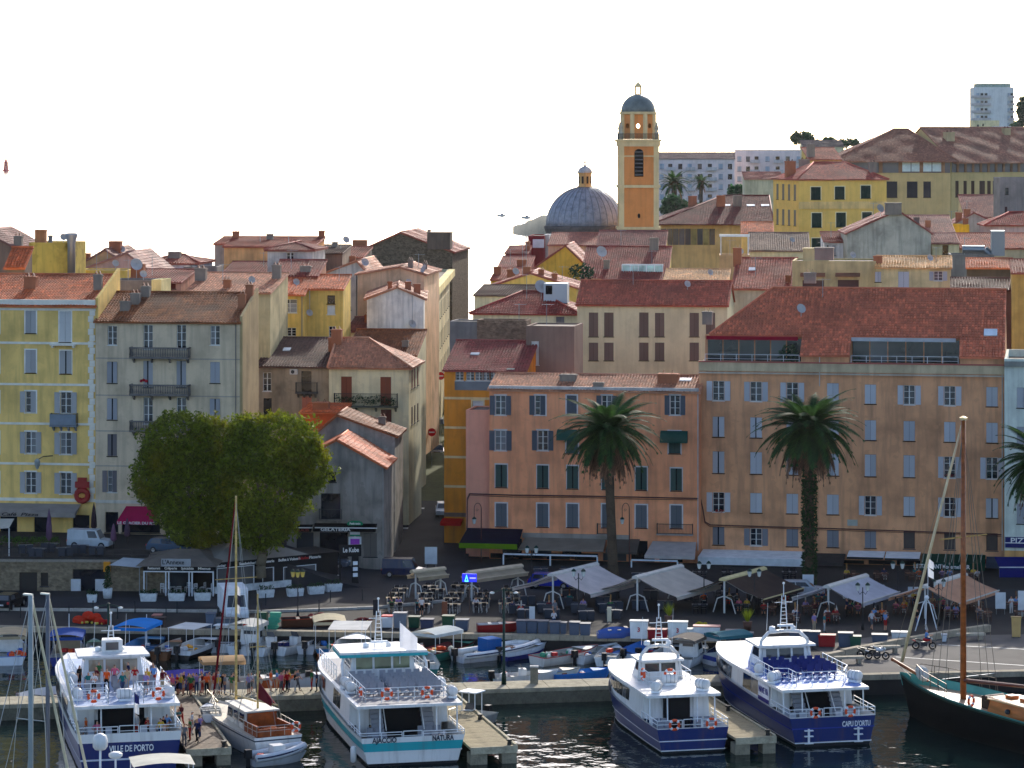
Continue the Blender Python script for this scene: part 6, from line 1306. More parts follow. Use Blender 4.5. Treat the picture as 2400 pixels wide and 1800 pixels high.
# pleasure yachts whose masts rise at the lower left
def yacht(label, px, ytop, Y, ang, L_=12, B_=3.6, mastm=None, spread=None, r_=.13, extra=None):
    X = sx(px, Y); t = thing('sailing_yacht', label, 'sailing boat', (0, 0, 0), R(ang)); fwd = Vector((-math.sin(R(ang)), math.cos(R(ang)), 0)); ml = L_ * .55; p = Vector((X, Y, 0)) - fwd * ml; t.location = p
    c = dict(L=L_, B=B_, s0=1.1, s1=1.5, rake=1.0, fl=.85)
    for z0, z1, m in ((-.3, .1, BOOT), (.1, 1., WPT)): hull_band(c, z0, z1, 2).build('hull', m, t, True)
    b = MB(); o_ = outline(c, 0, .97, 1., .03); b.v = [(x, y, 1.02 + .035 * y) for x, y in o_]; b.f = [tuple(range(len(o_)))]; b.build('deck', WPT, t)
    b = MB(); loft(b, [(1.1, L_ * .3), (.7, L_ * .7), (-.7, L_ * .7), (-1.1, L_ * .3)], [(.9, L_ * .32), (.5, L_ * .66), (-.5, L_ * .66), (-.9, L_ * .32)], 1.1, 1.75); b.build('coachroof', WPT, t)
    zt = at(px, ytop, Y).z; b = MB(); b.cyl((0, ml, 1.1), (0, ml, zt), r_, r_ * .95, 10); b.build('mast', mastm, t, True); MB().box(-.5, ml - .08, zt, .12, ml + .08, zt + .1).build('masthead', M((205, 205, 195), 'metal'), t)
    b = MB(); zs_ = zt * .58; b.cyl((-1.0, ml, zs_), (1.0, ml, zs_), .04, .03, 5); b.build('spreader', mastm, t)
    b = MB(); b.cyl((0, ml, zt), (0, .1, 1.3), .02, .02, 4)
    for s_ in (-1, 1): b.cyl((s_ * B_ * .45, ml - .2, 1.4), (s_ * 1.0, ml, zs_), .02, .02, 4); b.cyl((s_ * 1.0, ml, zs_), (0, ml, zt - .1), .02, .02, 4)
    b.build('rigging', M((170, 170, 165), 'metal'), t); MB().cyl((0, L_ * .98, 1.5), (0, ml + .1, zt - .15), .1, .07, 6).build('furled_jib', M((200, 200, 180), 'fabric'), t)
    MB().cyl((0, ml - .1, 2.3), (0, L_ * .12, 2.4), .1, .1, 6).build('boom', mastm, t)
    return t
yacht('white masted yacht lying nearest the blue ferry', 72, 1396, 176, -28, mastm=M((150, 158, 156), 'paint', .4), r_=.15)
yacht('grey masted yacht beside the white masted one', 112, 1394, 190, -24, mastm=M((104, 106, 112), 'paint', .4), r_=.14)
pk = at(300, 1800, 180); my = thing('motor_yacht', 'white motor yacht with radar dome and pale sun awning', 'motor boat', (pk.x - 3, 178, 0), R(-78)); c = dict(L=13, B=4, s0=1.6, s1=2.2, rake=1.2, fl=.85)
for z0, z1, m in ((-.3, .1, BOOT), (.1, 1., WPT)): hull_band(c, z0, z1, 2).build('hull', m, my, True)
b = MB(); o_ = outline(c, 0, .97, 1., .03); b.v = [(x, y, 1.5 + .03 * y) for x, y in o_]; b.f = [tuple(range(len(o_)))]; b.build('deck', WPT, my)
b = MB(); loft(b, [(1.6, 3), (1.2, 9), (-1.2, 9), (-1.6, 3)], [(1.4, 3.4), (1, 8), (-1, 8), (-1.4, 3.4)], 1.6, 3.4); b.build('cabin', WPT, my)
zt = at(300, 1801, 178).z; MB().lathe([(.3, zt + 1.1), (.42, zt + 1.25), (.45, zt + 1.6), (.36, zt + 1.9), (.1, zt + 2.05)], 12, (.4, 1.6)).build('radar_dome', WPT, my, True); MB().cyl((.4, 1.6, 3.3), (.4, 1.6, zt + 1.1), .07, .07, 6).build('dome_post', RWH, my)
MB().lathe([(.3, zt + .55), (.4, zt + .65), (.4, zt + .8), (.2, zt + .9)], 12, (.2, 2.5)).build('radar', WPT, my, True); MB().cyl((.2, 2.5, 3.3), (.2, 2.5, zt + .6), .06, .06, 6).build('radar_post', RWH, my)
b = MB(); n = 8
for i in range(n):
    y0, y1 = 3.4 + 3.6 * i / n, 3.4 + 3.6 * (i + 1) / n; z = lambda y: zt + .22 + .16 * math.sin((y - 3.4) / 3.6 * math.pi); b.poly((-1.5, y0, z(y0)), (1.5, y0, z(y0)), (1.5, y1, z(y1)), (-1.5, y1, z(y1)))
b.build('awning', M((220, 216, 200), 'fabric'), my)
for x in (-1.3, 1.3):
    for y in (3.5, 6.9): MB().cyl((x, y, 3.2), (x, y, zt + .25), .03, .03, 5).build('awning_post', RWH, my)
# ---------------------------------------------------------------- small craft in the basin
def small_boat(label, px, py, L_, B_, ang, hull=(220, 224, 224), low=None, rim=None, kind='open', cov=None, s0=.75, s1=1.1, motor=True, inside=(190, 190, 184), name='small_boat', cat='boat', canh=2.0, extra=None, cabm=None, z=0):
    p = gp(px, py, z); t = thing(name, label, cat, (p.x, p.y, z), R(ang)); c = dict(L=L_, B=B_, s0=s0, s1=s1, rake=.5, fl=.78)
    hm_ = M(hull, 'hull', .4)
    if low: hull_band(c, -.35, .5, 2).build('hull', M(low, 'hull', .4), t, True); hull_band(c, .5, .93, 1).build('hull_band', hm_, t, True)
    else: hull_band(c, -.35, .93, 3).build('hull', hm_, t, True)
    hull_band(c, .93, 1.0, 1, .03).build('gunwale', M(rim, 'paint') if rim else hm_, t)
    ib = hull_band(c, .3, 1.0, 1, -.09); ib.f = [f[::-1] for f in ib.f]; IM = M(inside, 'paint'); ib.build('inside', IM, t)
    b = MB(); o_ = outline(c, 0, .96, .45, .1); b.v = [(x, y, .32) for x, y in o_]; b.f = [tuple(range(len(o_)))]; b.build('floor', IM, t)
    b = MB()
    for f_ in (.28, .55): x = hpt(c, f_, .8)[0] - .1; b.box(-x, L_ * f_, .55, x, L_ * f_ + .3, .62)
    b.build('thwarts', M(tuple(int(v * .85) for v in inside), 'paint'), t)
    fx = hpt(c, .8, .9)[0]; b = MB(); o2 = outline(c, .72, .96, .97, .06, 6); b.v = [(x, y, s0 + (s1 - s0) * .7) for x, y in o2]; b.f = [tuple(range(len(o2)))]; b.build('foredeck', hm_ if kind != 'cover' else IM, t)
    if motor:
        b = MB(); b.box(-.2, -.5, .55, .2, -.05, 1.15); b.box(-.09, -.4, -.4, .09, -.15, .55); b.build('outboard_motor', M((26, 28, 32), 'paint', .35), t)
    if kind == 'console':
        b = MB(); b.box(-.4, L_ * .42, .32, .4, L_ * .42 + .55, 1.25); b.build('console', WPT, t); MB().poly((-.4, L_ * .42 + .3, 1.25), (.4, L_ * .42 + .3, 1.25), (.34, L_ * .42 + .05, 1.7), (-.34, L_ * .42 + .05, 1.7)).build('windscreen', BGLS, t)
    if kind in ('cabin', 'hardtop', 'fishing'):
        y0, y1, zc = (L_ * .38, L_ * .72, 1.9) if kind != 'fishing' else (L_ * .5, L_ * .72, 2.1); w_ = B_ / 2 - .3; cm = M(cabm or (222, 224, 222), 'paint', .5)
        b = MB(); loft(b, [(w_, y0), (w_ * .8, y1), (-w_ * .8, y1), (-w_, y0)], [(w_ * .9, y0 + .1), (w_ * .7, y1 - .4), (-w_ * .7, y1 - .4), (-w_ * .9, y0 + .1)], .5, zc); b.build('cabin', cm, t)
        for s_ in (-1, 1): MB().poly(*[(s_ * (w_ * (1 - .2 * (yy - y0) / (y1 - y0)) * (1 - .1 * (zz - .5) / (zc - .5)) + .02), yy, zz) for yy, zz in ((y0 + .3, zc * .6), (y1 - .6, zc * .6), (y1 - .7, zc * .88), (y0 + .3, zc * .88))][::s_]).build('window', BGLS, t)
        MB().poly((-w_ * .6, y0 - .01 + .07, zc * .58), (w_ * .6, y0 - .01 + .07, zc * .58), (w_ * .6, y0 + .07, zc * .9), (-w_ * .6, y0 + .07, zc * .9)).build('window', BGLS, t)
        MB().prism([(w_ + .05, y0 - .2), (w_ * .8, y1 - .2), (-w_ * .8, y1 - .2), (-w_ - .05, y0 - .2)], zc + .002, zc + .08).build('cabin_roof', cm, t)
    if kind in ('canopy', 'hardtop', 'fishing', 'flatcanopy') and cov:
        y0, y1 = L_ * .06, L_ * .58; w_ = B_ / 2 + .05; b = MB(); n = 6; cvm = M(cov, 'fabric')
        for i in range(n):
            xa, xb = -w_ + 2 * w_ * i / n, -w_ + 2 * w_ * (i + 1) / n; z_ = lambda x: canh + (.22 * (1 - (x / w_) ** 2) if kind != 'flatcanopy' else 0); b.poly((xa, y0, z_(xa)), (xb, y0, z_(xb)), (xb, y1, z_(xb)), (xa, y1, z_(xa)))
        if kind != 'flatcanopy':
            for s_ in (-1, 1): b.poly((s_ * w_, y0, canh), (s_ * w_, y1, canh), (s_ * w_, y1, canh - .3), (s_ * w_, y0, canh - .22))
            b.poly((-w_, y0, canh), (w_, y0, canh), (w_, y0, canh - .25), (-w_, y0, canh - .25))
        b.build('canopy', cvm, t)
        for s_ in (-1, 1):
            for y in (y0 + .1, y1 - .1): MB().cyl((s_ * (w_ - .12), y, .6), (s_ * (w_ - .12), y, canh + .02), .025, .025, 5).build('canopy_post', RWH, t)
    if kind == 'cover' and cov:
        b = MB(); n = 10; cvm = M(cov, 'fabric'); ts = [.02 + .9 * i / n for i in range(n + 1)]
        for ta, tb in zip(ts[:-1], ts[1:]):
            xa, ya, za = hpt(c, ta, 1.); xb, yb, zb_ = hpt(c, tb, 1.); ra, rb = za + .45 * math.sin(ta * 2.6 + .3), zb_ + .45 * math.sin(tb * 2.6 + .3)
            for s_ in (-1, 1): q = [(s_ * (xa + .05), ya, za - .05), (s_ * (xb + .05), yb, zb_ - .05), (0, yb, rb), (0, ya, ra)]; b.poly(*(q if s_ > 0 else q[::-1]))
        b.build('tarpaulin', cvm, t)
    if kind == 'rib':
        for s_ in (-1, 1):
            pts = [(s_ * (hpt(c, tt, 1.)[0]), hpt(c, tt, 1.)[1], .62 + .5 * tt ** 2) for tt in (0, .15, .3, .45, .6, .72, .82, .9, .96)]; MB().sweep(pts, .26, 9).build('tube', M((200, 203, 206), 'paint') if cov is None else WPT, t, True); MB().sweep([(x + s_ * .2, y, z_ + .02) for x, y, z_ in pts], .08, 5).build('tube_stripe', M((26, 32, 66), 'paint'), t)
        b = MB(); b.box(-.45, L_ * .4, .3, .45, L_ * .4 + .9, 1.3); b.build('console', WPT, t)
        if cov: MB().box(-.75, L_ * .32, .5, .75, L_ * .32 + 1.4, 1.75).build('cover', M(cov, 'fabric'), t)
    if extra: extra(t, c)
    return t
def gear(cols, n, zone=(-.7, .7, .8, 3.5), z=.45, r=.22, mast=0):
    def f(t, c):
        for i in range(n):
            b = MB(); q = (random.uniform(zone[0], zone[1]), random.uniform(zone[2], zone[3]), z)
            if i % 2: b.sph(q, r * random.uniform(.7, 1.2), 8, 5)
            else: b.cbox(q[0], q[1], q[2], r * 2, r * 1.6, r * 1.4, random.uniform(0, 3))
            b.build('float' if i % 2 else 'crate', M(cols[i % len(cols)], 'paint'), t)
        if mast: MB().cyl((0, c['L'] * .62, .5), (0, c['L'] * .62, mast), .05, .03, 6).build('mast', RWH, t)
    return f
OG, RD, YW = (226, 84, 40), (176, 36, 36), (226, 160, 40)
small_boat('white fishing boat with beige canopy and orange floats', 22, 1560, 7.5, 2.7, 8, (214, 220, 224), None, (44, 110, 190), 'fishing', (190, 172, 140), canh=2.3, extra=gear([OG, (40, 100, 190), OG], 6, (-.9, 1.2, .4, 3), .8), motor=False, name='fishing_boat')
small_boat('dark blue fishing boat with blue tarp over cabin', 152, 1562, 7.5, 2.7, 4, (26, 44, 120), None, (26, 44, 110), 'fishing', (44, 84, 160), canh=2.3, cabm=(150, 132, 104), extra=gear([RD, (205, 205, 205), OG], 9, (-.2, 1.3, .2, 2.8), .9, mast=3.6), motor=False, name='fishing_boat')
small_boat('teal fishing boat under a bright blue tarpaulin', 298, 1552, 8, 2.9, -12, (52, 120, 160), (205, 210, 210), (40, 110, 180), 'canopy', (30, 136, 220), canh=2.75, extra=gear([RD, (60, 130, 110), (205, 205, 205)], 7, (-.9, .9, .5, 5), .6, mast=3.2), motor=False, name='fishing_boat', inside=(70, 120, 160))
small_boat('white boat with flat hardtop and orange jackets', 418, 1546, 6.4, 2.5, -22, (224, 226, 226), (18, 20, 24), None, 'flatcanopy', (220, 222, 220), canh=2.5, extra=gear([YW, YW, (205, 205, 205)], 6, (-.7, .7, 1, 4), .6), name='motor_boat')
small_boat('white cabin cruiser with covered cockpit beside the black hulled boat', 512, 1530, 6, 2.4, -8, kind='cabin', name='motor_boat', inside=(205, 206, 214))
small_boat('white cabin cruiser with raised folding hood', 560, 1536, 6, 2.4, -18, kind='hardtop', cov=(214, 210, 200), canh=2.4, name='motor_boat')
small_boat('white open sports boat with twin cushions', 596, 1538, 5.6, 2.3, -28, kind='console', name='motor_boat')
small_boat('white open boat with navy coiled rope beside the ketch mast', 648, 1536, 5.4, 2.2, -34, kind='console', rim=(230, 230, 230), extra=gear([(24, 30, 80), (60, 40, 36)], 3, (-.5, .5, .4, 1.6), .8), name='motor_boat')
def fr(t, c): lettering('FRANÇOIS SEBA', .5, M((170, 36, 44), 'paint'), t, (0, -.04, 1.0), width=2.7); lettering('II', .42, M((170, 36, 44), 'paint'), t, (.1, -.04, .62)); MB().box(-1.5, -.05, .22, 1.5, -.03, .34).build('stripe', M((130, 30, 50), 'paint'), t)
small_boat('orange and blue fishing boat under a beige parasol canopy', 775, 1542, 7, 2.6, 6, (40, 120, 170), (224, 116, 40), (60, 110, 150), 'canopy', (205, 192, 160), canh=2.9, extra=gear([(44, 110, 190), OG, (40, 90, 80)], 6, (-.8, .8, .6, 4), .7), motor=False, name='fishing_boat')
small_boat('white fishing boat with red name and wide white canopy', 812, 1574, 9, 3.1, -3, (220, 222, 224), (190, 190, 196), None, 'flatcanopy', (220, 218, 212), s0=1.35, s1=1.7, canh=3.3, motor=False, name='fishing_boat', extra=fr)
small_boat('green and red fishing boat with white sun canopy', 985, 1552, 7, 2.5, -38, (44, 130, 110), None, (120, 30, 34), 'canopy', (205, 212, 210), canh=2.3, extra=gear([OG, (205, 205, 180), YW], 7, (-.8, .8, .4, 4.5), .7, mast=3), inside=(96, 40, 40), name='fishing_boat', motor=False)
small_boat('white workboat with green waterline by the teal ferry', 1000, 1580, 5.5, 2.2, 8, (214, 222, 220), (40, 130, 120), None, 'open', name='small_boat')
small_boat('navy striped inflatable with blue covered console', 1072, 1552, 7.6, 2.5, -58, (226, 226, 228), None, None, 'rib', (30, 100, 170), name='inflatable_boat', s0=.6, s1=1.0)
small_boat('white dinghy with blue waterline and dark engine', 1176, 1548, 4.6, 1.9, -48, (214, 220, 226), (30, 40, 120), None, 'open', extra=gear([(110, 70, 60), (205, 205, 205)], 3, (-.4, .4, .8, 3), .9))
small_boat('red and white pointed fishing boat full of gear', 1258, 1560, 6, 2.3, -52, (214, 210, 200), None, (186, 34, 40), 'open', inside=(150, 150, 140), extra=gear([(205, 210, 200), (60, 140, 110), (186, 34, 40), (190, 190, 190)], 10, (-.6, .6, .6, 5), .75), motor=False, name='fishing_boat')
small_boat('white skiff moored behind the jetty bollard', 1160, 1606, 4.6, 1.9, -80, kind='console', extra=gear([(205, 205, 205), RD], 3, (-.4, .4, .6, 2), .8))
small_boat('blue rowing boat moored behind the jetty', 1296, 1600, 4.2, 1.7, -80, (44, 120, 200), None, (60, 140, 215), 'open', inside=(60, 130, 200), motor=False, extra=gear([(150, 80, 50), (220, 220, 220)], 3, (-.4, .4, .6, 2.4), .6), name='rowing_boat')
small_boat('white open boat with tall black engine by the quay', 1418, 1562, 4.6, 1.9, -12, kind='open', extra=gear([(205, 60, 40)], 2, (-.3, .3, .3, 1), 1.2))
small_boat('blue decked boat with white rail beside the open boat', 1464, 1552, 5.6, 2.2, -26, (214, 220, 226), None, (44, 110, 200), 'cover', (52, 116, 196), name='small_boat')
small_boat('white speedboat with screen behind the small blue ferry', 1540, 1562, 5.8, 2.3, -24, kind='console', name='motor_boat')
small_boat('white speedboat with folded grey hood', 1592, 1566, 6, 2.3, -22, kind='hardtop', cov=(120, 112, 104), canh=2.2, name='motor_boat')
small_boat('blue and white fishing boat under a teal tarpaulin', 1660, 1558, 6.2, 2.3, -60, (34, 60, 150), (210, 214, 216), None, 'canopy', (60, 120, 130), canh=2.4, motor=False, name='fishing_boat')
small_boat('white boat with frame moored behind the jetty by the small ferry', 1430, 1592, 5.2, 2.1, -70, kind='console', name='small_boat')
def wk(t, c):
    for s_ in (-.55, .55):
        for y in (1.6, 2.6): MB().cyl((s_, y, .6), (s_, y, 2.5), .04, .04, 5).build('frame_post', RWH, t)
    MB().box(-.75, 1.4, 2.5, .75, 2.8, 2.58).build('frame_roof', RWH, t); b = MB(); rail(b, [(-.9, 3, .95), (-.5, 4.6, 1.1), (.5, 4.6, 1.1), (.9, 3, .95)], .45, .8, 1, .02); b.build('guard_rail', M((190, 190, 185), 'metal'), t)
small_boat('aluminium workboat with white framed console by the pale pier', 1140, 1690, 5.2, 2.1, 150, (150, 152, 150), None, (190, 190, 186), 'console', extra=wk, name='work_boat')
small_boat('tan canopied launch behind the passenger queue', 458, 1622, 6.5, 2.4, -76, (210, 205, 195), None, None, 'canopy', (190, 154, 112), canh=2.5, motor=False, name='launch')
small_boat('red and white skiff lying behind the jetty at the left', 40, 1652, 5, 2, -75, (210, 214, 216), None, (150, 36, 40), 'cover', (205, 205, 205), motor=False)
small_boat('purple covered skiff behind the blue ferry', 125, 1640, 5, 2, -75, (205, 205, 214), None, None, 'cover', (84, 74, 150), motor=False)
small_boat('small blue covered boat behind the crowded ferry', 330, 1612, 5, 2, -75, (60, 70, 150), None, None, 'cover', (88, 78, 170), motor=False)
small_boat('grey inflatable dinghy with red petrol can below the ketch', 590, 1795, 3.6, 1.6, -62, (170, 174, 178), None, None, 'rib', None, s0=.45, s1=.7, extra=gear([RD], 1, (-.1, .1, .6, .7), .6, .26), name='inflatable_boat', inside=(150, 152, 156))
small_boat('white dinghy turned up on the planked pier', 497, 1690, 3.0, 1.5, 10, (222, 224, 224), None, None, 'open', motor=False, s0=.5, s1=.7, z=JZ + .1, name='dinghy')
small_boat('bright blue covered boat beside the quay stones', 1972, 1560, 5.5, 2.3, 75, (60, 100, 190), None, None, 'cover', (30, 110, 225), motor=False)
for a in (('small green rowing boat beside the blue fishing boat', 226, 1548, 4.4, 1.7, 10, (40, 110, 90)), ('small varnished boat beside the hardtop boat', 372, 1548, 4.6, 1.7, -14, (120, 76, 44)), ('white tender tucked behind the orange fishing boat', 716, 1534, 4.2, 1.7, -10, (216, 220, 222)), ('pale blue boat behind the teal ferry canopy', 905, 1552, 5, 2, -24, (120, 170, 200)), ('small dark red boat beside the green fishing boat', 936, 1560, 4.6, 1.8, -20, (120, 34, 38)),
          ('white boat with blue gunwale beside the red fishing boat', 1352, 1556, 4.8, 1.9, -40, (214, 218, 220)), ('turquoise dinghy by the white speedboats', 1500, 1550, 4.2, 1.7, -30, (60, 150, 160)), ('white day boat behind the large blue ferry bow', 1720, 1552, 5.4, 2.1, -36, (218, 220, 222)), ('small navy boat under the quay crates', 1625, 1548, 4.4, 1.8, -28, (30, 44, 96)), ('cream fishing dinghy behind the jetty lamp', 1225, 1600, 4.2, 1.7, -78, (210, 200, 176)), ('orange dinghy behind the jetty crowd', 560, 1618, 4, 1.6, -76, (206, 96, 44)), ('white skiff behind the jetty crowd', 640, 1612, 4.4, 1.7, -76, (214, 216, 218)), ('grey skiff behind the jetty by the teal ferry', 730, 1606, 4.4, 1.7, -76, (150, 156, 160))):
    small_boat(*a, rim=tuple(int(v * .75) for v in a[6]), motor=a[1] % 2 == 0, extra=gear([RD, (205, 205, 205), (40, 90, 160)], 3, (-.4, .4, .7, 3), .6))
# boats and gear laid up on the quay
small_boat('red painted rowing boat laid up on the quay', 1118, 1478, 3.3, 1.3, -84, (140, 26, 30), None, (130, 26, 30), 'open', s0=.55, s1=.7, motor=False, z=QZ + .12, inside=(190, 190, 186), name='rowing_boat')
small_boat('brown clinker dinghy laid up on the quay', 1440, 1487, 2.9, 1.2, -84, (120, 84, 60), None, (96, 66, 48), 'open', s0=.5, s1=.6, motor=False, z=QZ + .12, inside=(70, 60, 56), name='dinghy')
small_boat('blue tarpaulin covered dinghy on the quay edge', 1400, 1492, 3.0, 1.2, -84, (70, 100, 170), None, None, 'cover', (70, 104, 176), s0=.35, s1=.4, motor=False, z=QZ + .1, name='dinghy')
small_boat('wooden boat with orange trim laid up near the lamp post', 660, 1466, 4.4, 1.5, -82, (84, 50, 36), None, (200, 70, 36), 'open', s0=.6, s1=.8, motor=False, z=QZ + .12, inside=(60, 40, 34), name='rowing_boat')
for px, py in ((1185, 506), (1243, 511)):
    p = gp(px, py, 0); t = thing('far_boat', 'tiny motor boat far out on the bright sea, %s' % ('farther from the headland' if px < 1200 else 'off the headland point'), 'boat', p, R(70)); c = dict(L=5, B=1.8, s0=.7, s1=1); hull_band(c, -.2, 1, 2).build('hull', WPT, t); MB().box(-.6, 1.4, .6, .6, 2.8, 1.5).build('cabin', M((90, 90, 95), 'paint'), t)
# ---------------------------------------------------------------- retaining wall, restaurants, awnings
h = House('retaining_wall', 'long rubble retaining wall with dark doors under the upper terrace', -40, 395, 283.6, 1316, QZ, .9, (132, 118, 96), -2.2, 'wall', wk='rubble')
h.win(66, 1342, 42, 54, 'shut', fr=(22, 28, 58)); h.win(104, 1342, 18, 32, 'shut', fr=(20, 26, 48)); h.win(208, 1334, 76, 60, 'dark')
h.walls(); h.wall.build('wall', h.wm, h.root)
for x, z0, ww, hh, st, kw in h.wins: window(h.root, x, z0, ww, hh, st, **kw)
nb = 22; cm_ = MB().box(.02, -.15, 0, h.w / nb - .02, 1.0, .22).mesh('coping_stone'); cm_.materials.append(M((140, 132, 120), 'concrete'))
for i in range(nb): put('coping_stone', cm_, h.root, (i * h.w / nb, 0, h.h))
for px in (178, 235): x, z = h.pt(px, 1395); MB().box(x - .45, -.1, 0, x + .45, -.02, 1.1).build('door_panel', M((190, 192, 192), 'paint'), h.root)
x, z = h.pt(252, 1327); MB().box(x - .3, -.5, z - .45, x + .3, -.02, z + .45).build('wall_sign', M((214, 140, 30), 'paint'), h.root)
b = MB(); rail(b, [(0, .3, h.h + .22), (h.w, .3, h.h + .22)], .95, 1.8, 2, .025); b.build('railing', M((60, 58, 56), 'paint'), h.root)
BLK = M((18, 17, 19), 'paint', .6); WFM = M((220, 224, 226), 'paint', .5)
h = House('restaurant_pavilion', 'glazed white framed restaurant pavilion with dark fabric roof', 336, 500, 280.2, 1338, QZ, 5.5, (20, 20, 22), -3, 'restaurant')
w_, hh = h.w, h.h
MB().box(0, .02, hh, w_, 5.4, hh + .5).build('fascia', BLK, h.root)
for i in range(4):
    for q in ((-.1, .1) if i in (1, 2) else (0,)): x = w_ * i / 3 + q * 1.4 - (.07 if i == 3 else 0); MB().box(x, -.02, .0, x + .1, .1, hh - .01).build('post', WFM, h.root)
MB().box(0, -.03, hh - .1, w_, .11, hh - .0).build('top_rail', WFM, h.root)
MB().box(.05, 5.2, 0, w_, 5.35, hh).build('back_wall', M((30, 34, 28), 'paint'), h.root); MB().box(0, .3, .005, w_, 5.2, .03).build('floor', M((60, 56, 54), 'paint'), h.root)
for i in range(3): MB().box(w_ * i / 3 + .3, .03, .9, w_ * (i + 1) / 3 - .3, .05, hh - .15).build('glass_pane', M((38, 42, 44), 'glass'), h.root) if i == 1 else None
b = MB(); z = hh + .5; b.add([(-.6, -.7, z), (w_ + .4, -.7, z), (w_ + .8, 6, z + .4), (-.2, 6, z + .4), (w_ * .4, 2.6, z + 1.2), (w_ * .7, 3.4, z + 1.1)], [(0, 1, 5, 4), (1, 2, 5), (2, 3, 4, 5), (3, 0, 4)]); b.build('fabric_roof', M((136, 124, 112), 'fabric'), h.root)
o = MB().box(w_ * .28, -.95, z + .05, w_ * .7, -.85, z + .75).build('sign_board', M((150, 152, 152), 'paint'), h.root); lettering("L'Annexe", .55, M((40, 40, 44), 'paint'), o, (w_ * .45, -.965, z + .42), width=2.0)
for k, tx in enumerate(('Restaurant', 'Crêperie', 'Spécialités', 'Menus')): lettering(tx, .3, WTX, h.root, (w_ * (.15 + .24 * k), -.01, hh + .25), width=1.15)
PAV = h
h = House('restaurant_pavilion', 'black timber restaurant pavilion with white window frames and menu lettering', 501, 792, 281.6, 1322, QZ, 4.2, (20, 19, 22), 36, 'restaurant', wk='paint')
for x0, x1, z0, z1 in ((508, 596, 1332, 1370), (615, 642, 1331, 1364), (664, 741, 1329, 1360)):
    a, za = h.pt(x0, z0); b_, zb_ = h.pt(x1, z1); h.open.append((a, zb_, b_, za)); o = MB().box(a, .1, zb_, b_, .12, za).build('window', M((52, 50, 50), 'glass'), h.root); f_ = MB(); t_ = .06
    f_.box(a, -.02, zb_, a + t_, .09, za); f_.box(b_ - t_, -.02, zb_, b_, .09, za); f_.box(a + t_, -.02, zb_, b_ - t_, .09, zb_ + t_); f_.box(a + t_, -.02, za - t_, b_ - t_, .09, za); f_.build('window_frame', WFM, o)
h.walls(); h.wall.build('wall', BLK, h.root)
MB().box(-.2, -.3, h.h + .002, h.w + .2, 4.3, h.h + .12).build('roof', BLK, h.root); MB().box(0, -.3, 0, h.w, -.02, .6).build('plinth', M((206, 208, 204), 'concrete', .8, .4), h.root)
for tx, px, wd, col in (('Glacier', 515, 1.3, WTX), ('Sandwicherie', 582, 2.0, WTX), ('Brasserie', 628, 1.3, WTX), ('Buffet à Volonté', 678, 2.4, WTX), ('Salades', 711, 1.2, M((170, 40, 44), 'paint')), ('Pizzeria', 738, 1.3, WTX)): x, z = h.pt(px, 1327 - (px - 515) * .0); lettering(tx, .34, col, h.root, (x, -.03, h.h - .22), width=wd)
b = MB(); z = h.h + .12; A = h.w * .36; b.add([(-1, -.2, z), (h.w * .75, -.2, z), (h.w * .7, 6, z + .2), (-1, 6, z + .2), (A, 2.6, z + 1.9)], [(0, 1, 4), (1, 2, 4), (2, 3, 4), (3, 0, 4)]); b.build('fabric_roof', M((150, 146, 138), 'fabric'), h.root)
t = thing('restaurant_sign', 'black angled sign board above menu column at the pavilion corner', 'sign', gp(822, 1372, QZ), R(14)); MB().box(-1.1, -.06, 2.7, 1.0, .06, 3.8).build('board', BLK, t); lettering('Le Kube', .6, WTX, t, (0, -.08, 3.3), width=1.5)
MB().box(.1, -.05, 0, .75, .05, 2.7).build('menu_column', BLK, t); MB().box(-1.1, -.05, 0, -.95, .05, 2.7).build('post', BLK, t)
for k in range(3): MB().box(.2, -.07, .8 + .55 * k, .65, -.052, 1.15 + .55 * k).build('menu_sheet', WFM, t)

FAB = lambda c: M(c, 'fabric')
def frame_under(s, x0p, x1p, yb, out, n=2, mat=None, zlow=0.0, top=.0):
    x0, z = s.pt(x0p, yb, -out); x1, _ = s.pt(x1p, yb, -out); mat = mat or WFM; b = MB(); b.box(x0, -out - .1, z - .16 - top, x1, -out + .02, z - .02 - top); b.build('front_beam', mat, s.root)
    for i in range(n + 1): x = x0 + (x1 - x0) * i / n; MB().box(x - .07, -out - .08, zlow, x + .07, -out + .0, z - .16 - top).build('post', mat, s.root)
wall_awning(pink, 1096, 1226, 1237, 1273, FAB((16, 18, 44)), 4.0, .5, vmat=FAB((110, 150, 20)), flare=.1)
wall_awning(pink, 1232, 1420, 1258, 1287, FAB((150, 138, 122)), 3.2, .12, flare=.2); frame_under(pink, 1180, 1400, 1296, 4.2, 2)
wall_awning(pink, 1530, 1632, 1268, 1302, M((176, 166, 158), 'paint'), 4.0, .3, flare=.3); frame_under(pink, 1480, 1588, 1310, 4.0, 1)
wall_awning(blk, 1648, 1892, 1287, 1306, M((236, 236, 232), 'paint'), 3.8, .7, vmat=M((206, 208, 206), 'paint'), flare=.1); frame_under(blk, 1606, 1870, 1325, 3.6, 3, ZINC)
wall_awning(blk, 1990, 2075, 1290, 1305, M((236, 236, 232), 'paint'), 3.4, .2, vmat=BLK); wall_awning(blk, 2078, 2158, 1292, 1308, M((236, 236, 232), 'paint'), 3.4, .2, vmat=BLK)
wall_awning(blk, 1905, 1982, 1296, 1318, FAB((70, 66, 64)), 3.2, .3); wall_awning(blk, 2312, 2350, 1304, 1322, FAB((60, 74, 92)), 2.4, .4); wall_awning(pink, 1428, 1500, 1262, 1292, FAB((96, 88, 80)), 2.6, .25)
